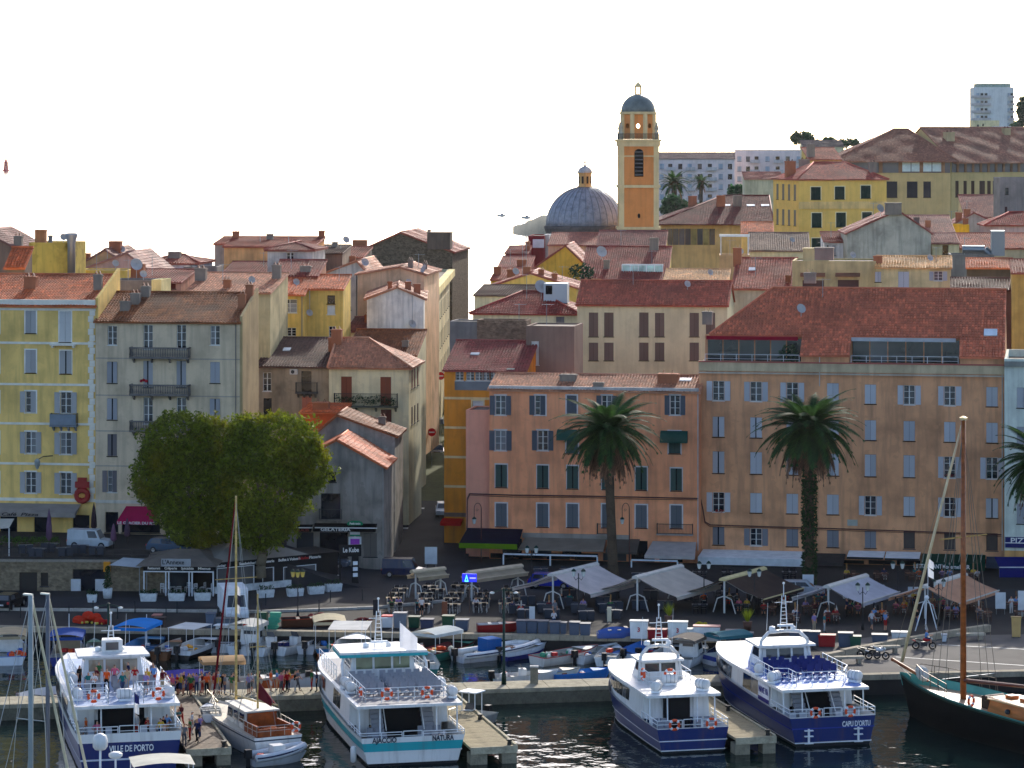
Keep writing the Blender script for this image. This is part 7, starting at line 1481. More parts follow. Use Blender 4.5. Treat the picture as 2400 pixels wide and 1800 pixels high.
for hh_, a_, n_ in ((pink, 1150, 7), (blk, 1640, 11)):
    for i in range(n_): x0, z1 = hh_.pt(a_ + 66 * i, 1296 if hh_ is pink else 1312); MB().box(x0, -.12, .05, x0 + 2.3, -.02, min(z1, 2.7)).build('awning_shade_panel', M((22, 22, 24), 'glass'), hh_.root)  # dark panels added for the near-black shade under the awnings
o = wall_awning(blk, 2162, 2310, 1297, 1318, FAB((20, 64, 48)), 2.6, .75, txt=[('RESTAURANT', .1, 2.7), ('Moderne', .46, 1.6), ('BAR', .68, 1.0)], tmat=WTX, tsz=.55)
for k in range(9): x0, z1 = blk.pt(2166 + k * 17, 1298); x1, z0 = blk.pt(2162 + k * 17, 1318, -2.6); MB().tube([(x0, -.03, z1 + .03), (x1, -2.58, z0 + .03)], .04, 4).build('awning_stripe', M((150, 170, 155), 'paint'), o)
t = thing('shop_awning', 'deep blue shop awning below the pizzeria sign', 'awning', at(2342, 1330, 292)); b = MB(); b.poly((0, 3, .6), (5, 3, .6), (5, 0, 0), (0, 0, 0)); b.poly((0, 0, 0), (5, 0, 0), (5, 0, -1.0), (0, 0, -1.0)); b.build('canopy', FAB((16, 30, 120)), t); MB().tube([(0, 0, .02), (5, 0, .02)], .05, 5).tube([(0.05, .05, 0), (.05, .05, 1.5 - t.location.z)], .05, 5).build('frame', WFM, t)
MB().torus((0, 0, 0), 1.7, .2, 'Y', 20, 6, 0, math.pi).build('door_arch', M((120, 20, 26), 'paint'), blk.root, False, (blk.pt(2330, 1360)[0], -.1, blk.pt(2330, 1352)[1]))
def tent(label, px, py, hw_, ln, colr, z=4.5, drop=1.45, ang=-31, beam=(190, 186, 178), posts=True, ext=True):
    A = at(px, py, F * (CAMH - z) / (py - YH)); t = thing('terrace_awning', label, 'awning', (A.x, A.y, QZ), R(ang)); hz_ = z - QZ; fm = FAB(colr)
    for s_ in (-1, 1):
        b = MB(); n = 5
        for i in range(n):
            u0, u1 = i / n, (i + 1) / n; zf = lambda u: hz_ - drop * u - .12 * math.sin(u * math.pi)
            q = [(s_ * (.12 + hw_ * u0), 0, zf(u0)), (s_ * (.12 + hw_ * u1), 0, zf(u1)), (s_ * (.12 + hw_ * u1), ln, zf(u1)), (s_ * (.12 + hw_ * u0), ln, zf(u0))]; b.poly(*(q if s_ > 0 else q[::-1]))
        x = s_ * (.12 + hw_); q = [(x, 0, hz_ - drop), (x, ln, hz_ - drop), (x, ln, hz_ - drop - .3), (x, 0, hz_ - drop - .3)]; b.poly(*q); b.build('canopy', fm, t)
        MB().cyl((x, -.05, hz_ - drop), (x, ln + .05, hz_ - drop), .06, .06, 6).build('front_bar', M(beam, 'paint'), t)
        for y in (.3, ln - .3): MB().tube([(s_ * .1, y, hz_ - .15), (s_ * hw_ * .5, y, hz_ - drop * .5 - .3), (x, y, hz_ - drop - .03)], .035, 5).build('arm', M((120, 118, 115), 'paint'), t)
    b = MB(); b.yprism([(-.32, hz_ - .12), (.32, hz_ - .12), (.3, hz_ + .06), (0, hz_ + .2), (-.3, hz_ + .06)], -.15, ln + .15); b.build('beam', M(beam, 'paint'), t)
    for y in (.3, ln - .3):
        MB().cyl((0, y, 0), (0, y, hz_ - .1), .09, .09, 8).build('post', M((200, 200, 196), 'paint'), t); MB().tube([(-1.1, y, .02), (-.7, y, 1.25), (0, y, 1.5), (.7, y, 1.25), (1.1, y, .02)], .05, 6).build('brace', M((200, 200, 196), 'paint'), t)
    return t
tent('pale pinkish grey double terrace awning before the tall palm', 1292, 1347, 3.9, 8, (220, 208, 202))
tent('beige grey double terrace awning with lantern posts beside it', 1490, 1353, 4.0, 8.4, (204, 194, 180))
tent('dark brown double terrace awning', 1694, 1358, 3.9, 8, (72, 58, 52), beam=(196, 180, 130))
tent('bluish grey double terrace awning over the white car', 1938, 1375, 3.2, 8, (192, 192, 200), z=4.3, drop=1.2)
tent('tan double terrace awning before the green restaurant awning', 2165, 1375, 3.2, 9, (206, 156, 124), z=4.3, drop=1.2)
tent('short beige rolled awning beside the blue van', 968, 1340, .75, 3.4, (176, 160, 132), z=4.0, drop=.45, ang=-52, beam=(176, 160, 132))
tent('long beige rolled awning over the wooden café tables', 1100, 1342, .9, 6.4, (176, 158, 132), z=4.1, drop=.5, ang=-46, beam=(180, 162, 136))
t = thing('light_sign', 'glowing blue illuminated sign below the rolled awning', 'sign', at(1100, 1352, 270.5) + Vector((0, -.6, 0)), R(-8)); MB().box(-.62, -.1, -.36, .66, .1, .36).build('panel', M((40, 50, 220), 'emit', None, .35), t)
b = MB(); b.add([(-.4, -.12, -.32), (-.05, -.12, -.32), (-.22, -.12, .3), (-.32, -.12, -.24), (-.13, -.12, -.24), (-.22, -.12, .08)], [(0, 3, 5, 2), (0, 1, 4, 3), (1, 2, 5, 4)]); b.build('triangle_mark', M((90, 225, 255), 'emit', None, 1.), t); MB().box(.05, -.125, -.06, .6, -.105, .06).build('sign_bar', M((150, 150, 255), 'emit', None, .6), t); MB().cyl((0, .15, -3.2), (0, .15, .3), .05, .05, 6).build('post', M((90, 70, 60), 'paint'), t)

# ---------------------------------------------------------------- café furniture
def mesh_of(b, name, mats, fn=None):
    me = b.mesh(name); [me.materials.append(m) for m in mats]; return me
def chair_mesh(kind):
    b = MB(); fm = []
    if kind == 'metal':
        b.box(-.22, -.22, .43, .22, .22, .47); b.add([(-.22, .2, .62), (.22, .2, .62), (.22, .28, .9), (-.22, .28, .9), (-.22, .23, .62), (.22, .23, .62), (.22, .31, .9), (-.22, .31, .9)], [(0, 3, 2, 1), (4, 5, 6, 7), (0, 1, 5, 4), (1, 2, 6, 5), (2, 3, 7, 6), (3, 0, 4, 7)]); fm = [0] * len(b.f)
        n0 = len(b.f)
        for x in (-.21, .21): b.tube([(x, -.24, 0), (x, -.2, .45)], .018, 5); b.tube([(x, .26, 0), (x, .21, .45), (x, .31, .92)], .018, 5)
        fm += [1] * (len(b.f) - n0); mats = [M((40, 34, 34), 'paint'), M((205, 205, 205), 'metal', .4)]
    elif kind == 'rattan':
        b.box(-.28, -.26, .1, .28, .26, .44); b.box(-.3, .2, .44, .3, .3, .86); b.box(-.3, -.26, .44, -.23, .2, .64); b.box(.23, -.26, .44, .3, .2, .64)
        for x in (-.25, .25):
            for y in (-.22, .24): b.box(x - .03, y - .03, 0, x + .03, y + .03, .1)
        fm = [0] * len(b.f); mats = [M((54, 58, 66), 'paint', .8)]
    else:
        b.box(-.22, -.22, .42, .22, .22, .46)
        for x in (-.2, .2):
            b.box(x - .02, -.22, 0, x + .02, -.18, .42); b.box(x - .02, .18, 0, x + .02, .22, .9)
        for z in (.58, .72, .84): b.box(-.2, .185, z, .2, .21, z + .07)
        fm = [0] * len(b.f); mats = [M((74, 44, 34), 'wood', .5)]
    me = mesh_of(b, 'chair', mats); me.polygons.foreach_set('material_index', fm); return me
CH = {k: chair_mesh(k) for k in ('metal', 'rattan', 'wood')}
def chair2(mat): me = CH['wood'].copy(); me.materials.clear(); me.materials.append(mat); return me
CH['dark'] = chair2(M((30, 32, 36), 'metal', .5)); CH['white'] = chair2(M((214, 216, 216), 'paint'))
def table_mesh(kind):
    b = MB(); w_, d = (.7, .38) if kind != 'sq' else (.4, .4)
    b.box(-w_, -d, .71, w_, d, .75); a = b; b2 = MB()
    for x in (-w_ + .08, w_ - .08):
        for y in (-d + .06, d - .06): b2.cyl((x, y, 0), (x, y, .71), .022, .022, 5)
    return a, b2
TB = {}
for kind, tm, lm in (('wood', M((196, 164, 118), 'wood', .3), M((190, 190, 190), 'metal', .4)), ('grey', M((96, 98, 102), 'paint', .4), M((60, 60, 62), 'paint')), ('brown', M((120, 78, 54), 'wood', .5), M((60, 42, 34), 'paint'))):
    a, b2 = table_mesh(kind); m1, m2 = a.mesh('table_top'), b2.mesh('table_legs'); m1.materials.append(tm); m2.materials.append(lm); TB[kind] = (m1, m2)
CLAB = {'metal': ('dark backed metal legged chair at wooden tables', 'metal legged chairs of the wooden table café'), 'rattan': ('grey rattan armchair', 'grey rattan armchairs on the terrace'), 'wood': ('dark brown wooden chair', 'brown wooden chairs of the crowded terrace'), 'dark': ('thin black framed terrace chair', 'black framed chairs of the terrace'), 'white': ('white chair inside the glazed restaurant pavilion', 'white chairs of the glazed pavilion')}
TLAB = {'wood': ('wooden café table with bright metal legs', 'wooden café tables'), 'grey': ('grey café table', 'grey café tables'), 'brown': ('brown wooden terrace table', 'brown terrace tables')}
SITS = []
def put_thing(name, me, lab, cat, loc, rz, grp):
    o = put(name, me, None, loc, rz); return tag(o, lab, cat, grp)
def table_set(px, py, kind, ck, rz=0.0, z=QZ, n=4, wh=''):
    p = gp(px, py, z); t = thing('cafe_table', TLAB[kind][0] + wh, 'table', p, rz, TLAB[kind][1] + wh); put('table_top', TB[kind][0], t); struct(put('table_frame', TB[kind][1], t), 'stuff')
    for (x, y, a) in ((-.35, -.62, 180), (.35, -.62, 180), (-.35, .62, 0), (.35, .62, 0))[:n]:
        q = Matrix.Rotation(rz, 4, 'Z') @ Vector((x, y, 0)) + p; ra = rz + R(a) + random.uniform(-.15, .15); put_thing('cafe_chair', CH[ck], CLAB[ck][0] + wh, 'chair', q, ra, CLAB[ck][1] + wh); SITS.append((q.copy(), ra, ck))
for r_, (y, x0, x1, n) in enumerate(((1391, 1005, 1080, 2), (1399, 945, 1190, 4), (1409, 930, 1200, 5), (1421, 925, 1200, 5), (1434, 925, 1190, 5))):
    for i in range(n): table_set(x0 + (x1 - x0) * (i + random.uniform(-.08, .08)) / max(1, n - 1), y + random.uniform(-1.5, 1.5), 'wood', 'metal', R(random.uniform(-8, 8)), wh=(', short row beside the road', ', second row from the road', ', middle row', ', second row from the quay bins', ', row along the quay bins')[r_])
for y, x0, x1, n, wh in ((1418, 1245, 1420, 3, ' near the pinkish grey tent'), (1436, 1215, 1420, 4, ' in the middle rattan row'), (1450, 1225, 1440, 4, ' beside the slate boxes'), (1428, 1440, 1560, 3, ' under the beige grey tent'), (1404, 1330, 1620, 4, ' at the road side'), (1352, 1200, 1400, 4, ' against the pink house'), (1362, 1500, 1600, 3, ' under the wall awning by the palm')):
    for i in range(n): table_set(x0 + (x1 - x0) * (i + random.uniform(-.1, .1)) / max(1, n - 1), y + random.uniform(-2, 2), 'grey', 'rattan', R(random.uniform(-12, 12)), n=4 if n > 3 else 2, wh=wh)
for y, x0, x1, n, wh in ((1418, 1640, 1790, 3, ', middle row'), (1436, 1640, 1740, 2, ', row by the potted grass'), (1404, 1690, 1850, 3, ', row at the road side'), (1358, 1640, 1850, 4, ', row against the terracotta block')):
    for i in range(n): table_set(x0 + (x1 - x0) * i / max(1, n - 1), y, 'grey', 'dark', R(random.uniform(-10, 10)), wh=' with black chairs' + wh)
for y, x0, x1, n, wh in ((1420, 1830, 2130, 4, ' before the white car'), (1440, 1800, 2110, 4, ' in the middle of the diners'), (1458, 1850, 2060, 3, ' beside the quay bins'), (1432, 2200, 2370, 3, ' under the tan tent'), (1452, 2230, 2390, 3, ' by the low stone wall'), (1362, 2000, 2280, 5, ' against the green awning')):
    for i in range(n): table_set(x0 + (x1 - x0) * (i + random.uniform(-.1, .1)) / max(1, n - 1), y + random.uniform(-2, 2), 'brown', 'wood', R(random.uniform(-14, 14)), wh=wh)
for px, py in ((60, 1296), (120, 1292), (150, 1302), (190, 1296), (230, 1300), (90, 1304)): table_set(px, py, 'grey', 'rattan', R(random.uniform(-20, 20)), TZ, 2, ' on the upper terrace')
for i in range(7):
    q = Matrix.Translation(PAV.root.location) @ Matrix.Rotation(PAV.root.rotation_euler.z, 4, 'Z') @ Vector((1.6 + i * .7, 1.6 + .8 * (i % 2), .04)); put_thing('cafe_chair', CH['white'], CLAB['white'][0], 'chair', q, R(150 + 20 * i), CLAB['white'][1])

# ---------------------------------------------------------------- quay clutter
def bin_box(label, px, py, wd, ht, col, lid=None, dep=.8, name='storage_bin', cat='bin', rz=-6, txt=None, z=QZ):
    p = gp(px, py, z); s_ = F / p.y; w_, h_ = wd / s_, ht / s_; t = thing(name, label, cat, p, R(rz)); b = MB(); e = .05
    b.add([(-w_ / 2 + e, 0, .04), (w_ / 2 - e, 0, .04), (w_ / 2 - e, dep, .04), (-w_ / 2 + e, dep, .04), (-w_ / 2, -e, h_), (w_ / 2, -e, h_), (w_ / 2, dep + e, h_), (-w_ / 2, dep + e, h_)], [(3, 2, 1, 0), (4, 5, 6, 7), (0, 1, 5, 4), (1, 2, 6, 5), (2, 3, 7, 6), (3, 0, 4, 7)]); b.build('body', M(col, 'paint'), t)
    b = MB(); b.box(-w_ / 2 - .04, -.1, h_ + .002, w_ / 2 + .04, dep + .08, h_ + .09); b.build('lid', M(lid or tuple(int(v * .85) for v in col), 'paint'), t)
    b = MB(); [b.box(x - .12, .02, 0, x + .12, dep, .04) for x in (-w_ / 3, w_ / 3)]; b.build('feet', BLK, t)
    if txt: lettering(txt, .5, M((190, 40, 50), 'paint'), t, (0, -.07, h_ * .55))
    return t
SLB = (74, 86, 104)
for a in (('white bin with red lid at the café end of the quay', 907, 1472, 25, 26, (205, 208, 210), (190, 34, 44)), ('tall grey steel bin beside the red lidded bin', 937, 1473, 30, 34, (112, 120, 130)), ('dark green bin beside the tall grey bin', 970, 1472, 26, 24, (28, 70, 50)), ('low slate box between two green bins', 1000, 1474, 30, 20, (60, 66, 92)),
          ('tall dark green bin before the red rowing boat', 1050, 1478, 28, 32, (26, 72, 48)), ('slate storage box next to the tall green bin', 1082, 1479, 30, 24, SLB), ('slate storage box with white tray on top', 1222, 1485, 24, 28, SLB), ('slate storage box second from the tray topped one', 1247, 1485, 24, 28, SLB), ('slate storage box third from the tray topped one', 1272, 1486, 24, 28, SLB),
          ('slate storage box the man leans over', 1300, 1488, 24, 28, SLB), ('narrow slate box beside the leaning man', 1320, 1488, 14, 26, SLB), ('slate bin with red disc beside the brown dinghy', 1346, 1491, 24, 30, SLB), ('slate bin with red disc nearest the blue covered dinghy', 1371, 1492, 24, 28, SLB),
          ('white fish tub beside the red tub', 1620, 1503, 18, 26, (205, 210, 205)), ('slate box under the folded crates', 1718, 1508, 34, 28, SLB), ('slate box beside the potted grass', 1750, 1510, 30, 24, SLB), ('slate bin first of the row before the diners', 1862, 1514, 24, 32, SLB), ('slate bin with pale patch in the row', 1887, 1514, 24, 32, SLB), ('slate bin touching the red chest', 1910, 1515, 24, 32, SLB),
          ('slate bin standing right of the red chest', 1982, 1518, 34, 32, SLB), ('green tub with yellow bucket', 2005, 1520, 26, 26, (34, 80, 62)), ('slate bin behind the white motorcycle', 2062, 1516, 36, 26, SLB), ('grey wheeled bin behind the white boats', 492, 1472, 20, 32, (86, 100, 118)), ('grey tarpaulined crate row beside the wheeled bin', 530, 1474, 50, 22, (84, 92, 100)), ('dark brown chest by the lamp at the left quay', 372, 1472, 24, 22, (60, 48, 46)), ('pink lidded chest near the blue tarpaulin', 366, 1460, 20, 16, (80, 60, 60), (170, 110, 100))):
    bin_box(*a)
bin_box('white fish container marked 3 beside the red tub', 1497, 1498, 42, 40, (218, 222, 218), txt='3'); bin_box('white fish container marked 3 by the potted grass', 1588, 1500, 46, 40, (218, 222, 218), txt='3')
bin_box('red tub between the two white fish containers', 1541, 1500, 46, 22, (140, 26, 36), cat='tub', name='fish_tub'); bin_box('red chest on the quay before the diners', 1938, 1517, 40, 26, (150, 24, 30), cat='chest', name='storage_chest')
bin_box('white crate rack with pink cloth on the quay edge', 1656, 1504, 62, 34, (214, 214, 210), (176, 110, 104), cat='rack', name='crate_rack'); bin_box('tall white painted chest by the low stone wall', 2110, 1508, 40, 24, (212, 214, 210), cat='chest', name='storage_chest')
bin_box('plywood traffic panel with black stripe on the parking', 2382, 1494, 22, 46, (196, 160, 100), cat='panel', name='wooden_panel', dep=.3); bin_box('small white bucket beside the bollard', 2213, 1505, 12, 16, (205, 210, 214), cat='bucket', name='bucket', dep=.4)
def heap(label, px, py, r_, col, name='net_heap', cat='fishing nets'):
    p = gp(px, py, QZ); t = thing(name, label, cat, p); b = MB(); rr = random.Random(px)
    for k in range(9): b.sph((rr.uniform(-r_, r_), rr.uniform(0, r_), rr.uniform(.05, r_ * .5)), r_ * rr.uniform(.3, .5), 8, 5, .8)
    b.build('net', M(col, 'fabric'), t); b = MB(); [b.sph((rr.uniform(-r_, r_), rr.uniform(-.2, .2), .12), .11, 6, 4) for _ in range(6)]; b.build('floats', M((220, 190, 80), 'paint'), t)
for a in (('orange red net heap beside the green crates', 592, 1474, .8, (200, 50, 40)), ('red net heap behind the dark blue boat', 205, 1462, 1.1, (214, 60, 36)), ('red net bundle by the orange heap', 240, 1464, .6, (190, 40, 36)), ('dark red nets under the terrace lamp', 745, 1458, .9, (120, 34, 44)), ('maroon nets by the red tripod', 850, 1460, .7, (110, 36, 44)), ('yellow nets on the white crate rack', 1640, 1470, .5, (190, 170, 40)), ('brown rope heap behind the red boat', 1140, 1474, .4, (190, 180, 170))): heap(*a)
t = thing('crate_stack', 'tilting stack of green plastic crates on the left quay', 'crates', gp(640, 1478, QZ), R(-10)); cme = MB().box(-.45, 0, 0, .45, .5, .2).mesh('crate'); cme.materials.append(M((60, 150, 120), 'paint'))
for k in range(7): put('crate', cme, t, (.06 * k - .2 + (.1 if k % 2 else 0), 0, .01 + .22 * k), R(4 * (k % 3)))
MB().box(-1.3, .0, 0, -.6, .6, 1.5).build('crate_column', M((22, 66, 46), 'paint'), t)
def planter(label, px, py, wd, col=(206, 210, 208), plant=True, z=QZ, grp=None, rz=0, ht=18):
    p = gp(px, py, z); s_ = F / p.y; w_ = wd / s_; h_ = ht / s_; t = thing('planter', label, 'planter', p, R(rz)); b = MB(); e = .1
    b.add([(-w_ / 2 + e, 0, 0), (w_ / 2 - e, 0, 0), (w_ / 2 - e, .55, 0), (-w_ / 2 + e, .55, 0), (-w_ / 2, -.05, h_), (w_ / 2, -.05, h_), (w_ / 2, .6, h_), (-w_ / 2, .6, h_)], [(3, 2, 1, 0), (4, 5, 6, 7), (0, 1, 5, 4), (1, 2, 6, 5), (2, 3, 7, 6), (3, 0, 4, 7)]); b.build('trough', M(col, 'concrete', .8, .3), t)
    if plant: b = MB(); [leaves(b, (x * w_ * .18, .28, h_ + .12), .3, 30, .1) for x in (-2, -1, 0, 1, 2)]; struct(b.build('plants', LEAFD, t), 'stuff')
for k, (px, py, rz) in enumerate(((347, 1410, -3), (413, 1409, -3), (474, 1408, -3), (625, 1401, 24), (694, 1398, 24), (743, 1393, 24), (784, 1387, 24))): planter('white trough planter %s' % ('under the first glazed bay of the pavilion', 'under the middle glazed bay of the pavilion', 'under the last glazed bay of the pavilion', 'behind the white box van by the black pavilion', 'beside the lantern post at the black pavilion', 'below the wide window of the black pavilion', 'at the sign end of the black pavilion')[k], px, py, 40, rz=rz)
planter('small white square planter before the dark shop door', 215, 1412, 24); planter('green planter box among the wooden café tables', 920, 1415, 30, (50, 60, 40), ht=8)
t = thing('flower_pot', 'tall round white pot with cypress by the dark shop door', 'planter', gp(252, 1402, QZ)); MB().lathe([(.38, 0), (.45, .9), (.4, .9), (.36, .8)], 14).build('pot', M((206, 210, 208), 'concrete'), t, True); b = MB(); [leaves(b, (0, 0, 1.2 + .3 * k), .42 - .04 * k, 70, .12) for k in range(6)]; struct(b.build('plants', LEAFD, t), 'stuff')
for lab, px, py in (('spiky potted grass beside the white fish containers', 1568, 1462), ('spiky potted grass among the black framed chairs', 1752, 1476)):
    t = thing('potted_grass', lab, 'pot plant', gp(px, py, QZ)); MB().lathe([(.3, 0), (.42, .7), (.36, .7)], 12).build('pot', M((90, 60, 46), 'tile'), t, True); b = MB()
    for _ in range(160): a = rng.uniform(0, 6.28); e_ = rng.uniform(.2, .75); b.poly((.03 * math.cos(a), .03 * math.sin(a), .65), (.06 * math.cos(a + 1), .06 * math.sin(a + 1), .65), (e_ * math.cos(a), e_ * math.sin(a), .65 + rng.uniform(.7, 1.3)))
    struct(b.build('grass', M((150, 160, 40), 'leaf', None, .3), t), 'stuff')
# low stone wall
t = thing('low_stone_wall', 'low wall of long pale stones edging the parking', 'wall', (0, 0, 0)); pts = [gp(1932, 1548, QZ), gp(2060, 1522, QZ), gp(2130, 1508, QZ), gp(2210, 1495, QZ), gp(2318, 1480, QZ)]
for a, b_ in zip(pts[:-1], pts[1:]):
    d = b_ - a; n = max(1, int(d.length / 2.2))
    for i in range(n): q = a.lerp(b_, i / n); MB().box(.03, -.25, 0, d.length / n - .03, .3, .55 + random.uniform(-.06, .06)).build('stone', M((165, 152, 130), 'stone'), t, False, q, math.atan2(d.y, d.x))
for lab, px, py in (('stone bench by the white motorcycle', 1990, 1555), ('stone bench behind the white motorcycle', 2075, 1530), ('stone bench before the crowded terrace', 2275, 1500)):
    t = thing('stone_bench', lab, 'bench', gp(px, py, QZ), R(8)); MB().box(-1.2, -.3, .4, 1.2, .3, .58).build('seat', M((175, 165, 145), 'stone'), t); [MB().box(x - .15, -.25, 0, x + .15, .25, .4).build('leg', M((150, 140, 122), 'stone'), t) for x in (-.8, .8)]
# posts and rails along the road
pmesh = MB().lathe([(.06, 0), (.05, .1), (.05, .95), (.07, 1.0), (.02, 1.08)], 7).mesh('post'); pmesh.materials.append(M((40, 44, 46), 'paint'))
for lab, line, step in (('dark slim bollard along the harbour road kerb', [(-48, 270.9), (-22, 269.4), (-12, 271.8), (-6, 275.6)], 3.6), ('dark slim bollard on the quay side of the road', [(-47, 267.5), (-30, 266.4), (-21, 266)], 3.8), ('dark slim bollard around the pavilion corner', [(-22, 274.4), (-13.5, 277.2), (-8, 280)], 2.6)):
    for a, b_ in zip(line[:-1], line[1:]):
        A, B = Vector((*a, QZ)), Vector((*b_, QZ)); n = max(1, int((B - A).length / step))
        for i in range(n): put_thing('bollard', pmesh, lab, 'bollard', A.lerp(B, i / n), 0, lab + 's')
# lamp posts
DGN = M((22, 48, 40), 'paint'); LG = M((205, 210, 205), 'glass')
def lantern(parent, loc, col=LG):
    MB().lathe([(.06, 0), (.13, .05), (.2, .45), (.22, .48)], 6).build('lantern', col, parent, False, loc); MB().lathe([(.24, .48), (.12, .65), (.03, .72)], 6).build('lantern_cap', DGN, parent, False, loc)
def quay_lamp(label, p, hh=7.4):
    t = thing('lamp_post', label, 'street lamp', p); MB().lathe([(.2, 0), (.16, .8), (.11, 1.0), (.09, hh)], 10).build('post', DGN, t, True); b = MB(); b.tube([(-.9, 0, hh - .3), (0, 0, hh - .1), (.9, 0, hh - .3)], .04, 5); b.build('arms', DGN, t)
    for s_ in (-1, 1): MB().sph((s_ * .9, 0, hh - .36), .2, 8, 5, .5).build('lamp_head', LG, t)
q = ja.lerp(jb, .71) + jn * 2.7; p_ = gp(1181, 1604, JZ); quay_lamp('tall green lamp post on the jetty beside the teal ferry', p_); p_ = gp(254, 1646, JZ); quay_lamp('tall green lamp post on the jetty behind the crowded ferry', p_)
def cafe_lamp(label, px, py, hh=3.6, n=2, col=LG):
    t = thing('lamp_post', label, 'street lamp', gp(px, py, QZ)); MB().lathe([(.16, 0), (.1, .5), (.05, .7), (.045, hh)], 8).build('post', M((34, 34, 36), 'paint'), t, True); b = MB()
    for k in range(n): a = math.pi * k / max(1, n - 1) if n > 1 else 0; x = .42 * math.cos(a); y = -.2 * math.sin(a); b.tube([(0, 0, hh - .35), (x * .6, y * .6, hh - .6), (x, y, hh - .3)], .025, 4); lantern(t, (x, y, hh - .3), col)
    b.build('arms', M((34, 34, 36), 'paint'), t)
cafe_lamp('lantern post with yellow capped lamps by the black pavilion', 698, 1450, 3.9, 3, M((214, 190, 90), 'glass'))
for lab, px, py in (('twin lantern post under the pinkish grey awning', 1356, 1440), ('twin lantern post beside the beige grey awning', 1650, 1420), ('twin lantern post under the dark brown awning', 1768, 1440), ('twin lantern post among the diners before the white car', 2022, 1476), ('twin lantern post under the tan awning', 2200, 1466), ('twin lantern post behind the blue grey awning', 2104, 1420), ('twin lantern post by the blue car', 1246, 1380)): cafe_lamp(lab, px, py)
for lab, px, py in (('tall crook lamp before the left end of the pink house', 1128, 1318), ('tall crook lamp before the palm side of the pink house', 1475, 1326)):
    p = gp(px, py, QZ); hh = at(px, 1178, p.y).z - QZ; t = thing('lamp_post', lab, 'street lamp', p); pole = M((70, 36, 34), 'paint'); MB().cyl((0, 0, 0), (0, 0, hh - .6), .06, .045, 8).build('post', pole, t)
    pts = [(-.35 + .35 * math.cos(a), 0, hh - .6 + .55 * math.sin(a)) for a in [math.pi * k / 10 for k in range(11)]] + [(-.7, 0, hh - 1.4)]; sp = [(-.42 + (.16 - .012 * k) * math.cos(k * .7), 0, hh - .75 + (.16 - .012 * k) * math.sin(k * .7)) for k in range(12)]; MB().tube(pts, .035, 5).tube(sp, .02, 4).build('crook', pole, t); lantern(t, (-.7, 0, hh - 2.1))
# signs
def disc_sign(label, p, hh, r_=.42, rz=0, kind='noentry'):
    t = thing('traffic_sign', label, 'traffic sign', p, R(rz)); MB().cyl((0, .03, 0), (0, .03, hh + r_), .035, .035, 6).build('pole', ZINC, t); b = MB(); b.cyl((0, 0, hh), (0, -.03, hh), r_, r_, 20); b.build('disc', M((190, 24, 32), 'paint'), t); MB().box(-r_ * .65, -.05, hh - .07, r_ * .65, -.032, hh + .07).build('bar', WFM, t)
disc_sign('red no entry sign at the corner of the ice cream house', gp(872, 1325, QZ), 2.75, .45)
for lab, px, py, Y in (('red no entry sign half way up the side street', 1012, 1013, 372), ('red no entry sign far up the side street', 1033, 881, 392)): p = at(px, py, Y); disc_sign(lab, Vector((p.x, p.y, zst(Y))), p.z - zst(Y), .5)
p = gp(747, 1320, 2.0); disc_sign('red and white sign leaning at the ramp by the ice cream shop', Vector((p.x, p.y, 2.0)), 1.9, .3, 60)
t = thing('pole_sign', 'green oval tourist sign above white and purple posters', 'sign', gp(832, 1338, QZ)); MB().cyl((0, .06, 0), (0, .06, 4.4), .07, .07, 8).build('pole', WFM, t); b = MB(); b.add([(.78 * math.cos(a), 0, 4.55 + .3 * math.sin(a)) for a in [k * .314 for k in range(20)]] + [(.78 * math.cos(a), .05, 4.55 + .3 * math.sin(a)) for a in [k * .314 for k in range(20)]], [tuple(range(20)), tuple(range(39, 19, -1))] + [(i, 20 + i, 20 + (i + 1) % 20, (i + 1) % 20) for i in range(20)]); b.build('oval', M((30, 130, 84), 'paint'), t); lettering('Petit train', .26, WTX, t, (0, -.02, 4.56))
MB().box(-.48, -.01, 3.35, .48, .04, 4.22).build('white_panel', WFM, t); MB().box(-.48, -.02, 3.35, .48, -.012, 3.5).build('green_strip', M((40, 140, 100), 'paint'), t); o = MB().box(-.62, -.01, 2.2, .62, .04, 3.3).build('poster', WFM, t); MB().box(-.45, -.02, 2.55, .45, -.012, 3.1).build('poster_print', M((170, 70, 190), 'paint'), o)
def board(label, px, py, wd, ht, leg=.6, col=(205, 208, 208), rz=-5, tx=None):
    p = gp(px, py, QZ); s_ = F / p.y; w_, h_ = wd / s_, ht / s_; t = thing('notice_board', label, 'board', p, R(rz)); MB().box(-w_ / 2, -.04, leg, w_ / 2, .04, leg + h_).build('panel', M(col, 'paint'), t); [MB().cyl((x, .06, 0), (x, .06, leg + h_), .03, .03, 5).build('leg', ZINC, t) for x in (-w_ * .4, w_ * .4)]
board('large pale notice board beside the blue van', 1010, 1334, 29, 40, .5); board('white menu board under the ivy clad palm', 1894, 1388, 26, 26, .6); board('white lettered board by the blue shop awning', 2345, 1440, 24, 38, .5); board('white sandwich board among the rattan chairs', 1247, 1462, 13, 40, .02); board('dark menu board at the café entrance', 881, 1445, 13, 38, .1, (24, 26, 36)); board('brown menu board among the wooden tables', 1042, 1452, 13, 34, .3, (130, 74, 50)); board('narrow cream menu board under the beige grey awning', 1428, 1462, 10, 34, .2, (205, 195, 165)); board('white poster board behind the furled sail', 2140, 1412, 24, 26, .4); board('white freezer panel beside the tall palm corner', 2395, 1450, 18, 60, .2)
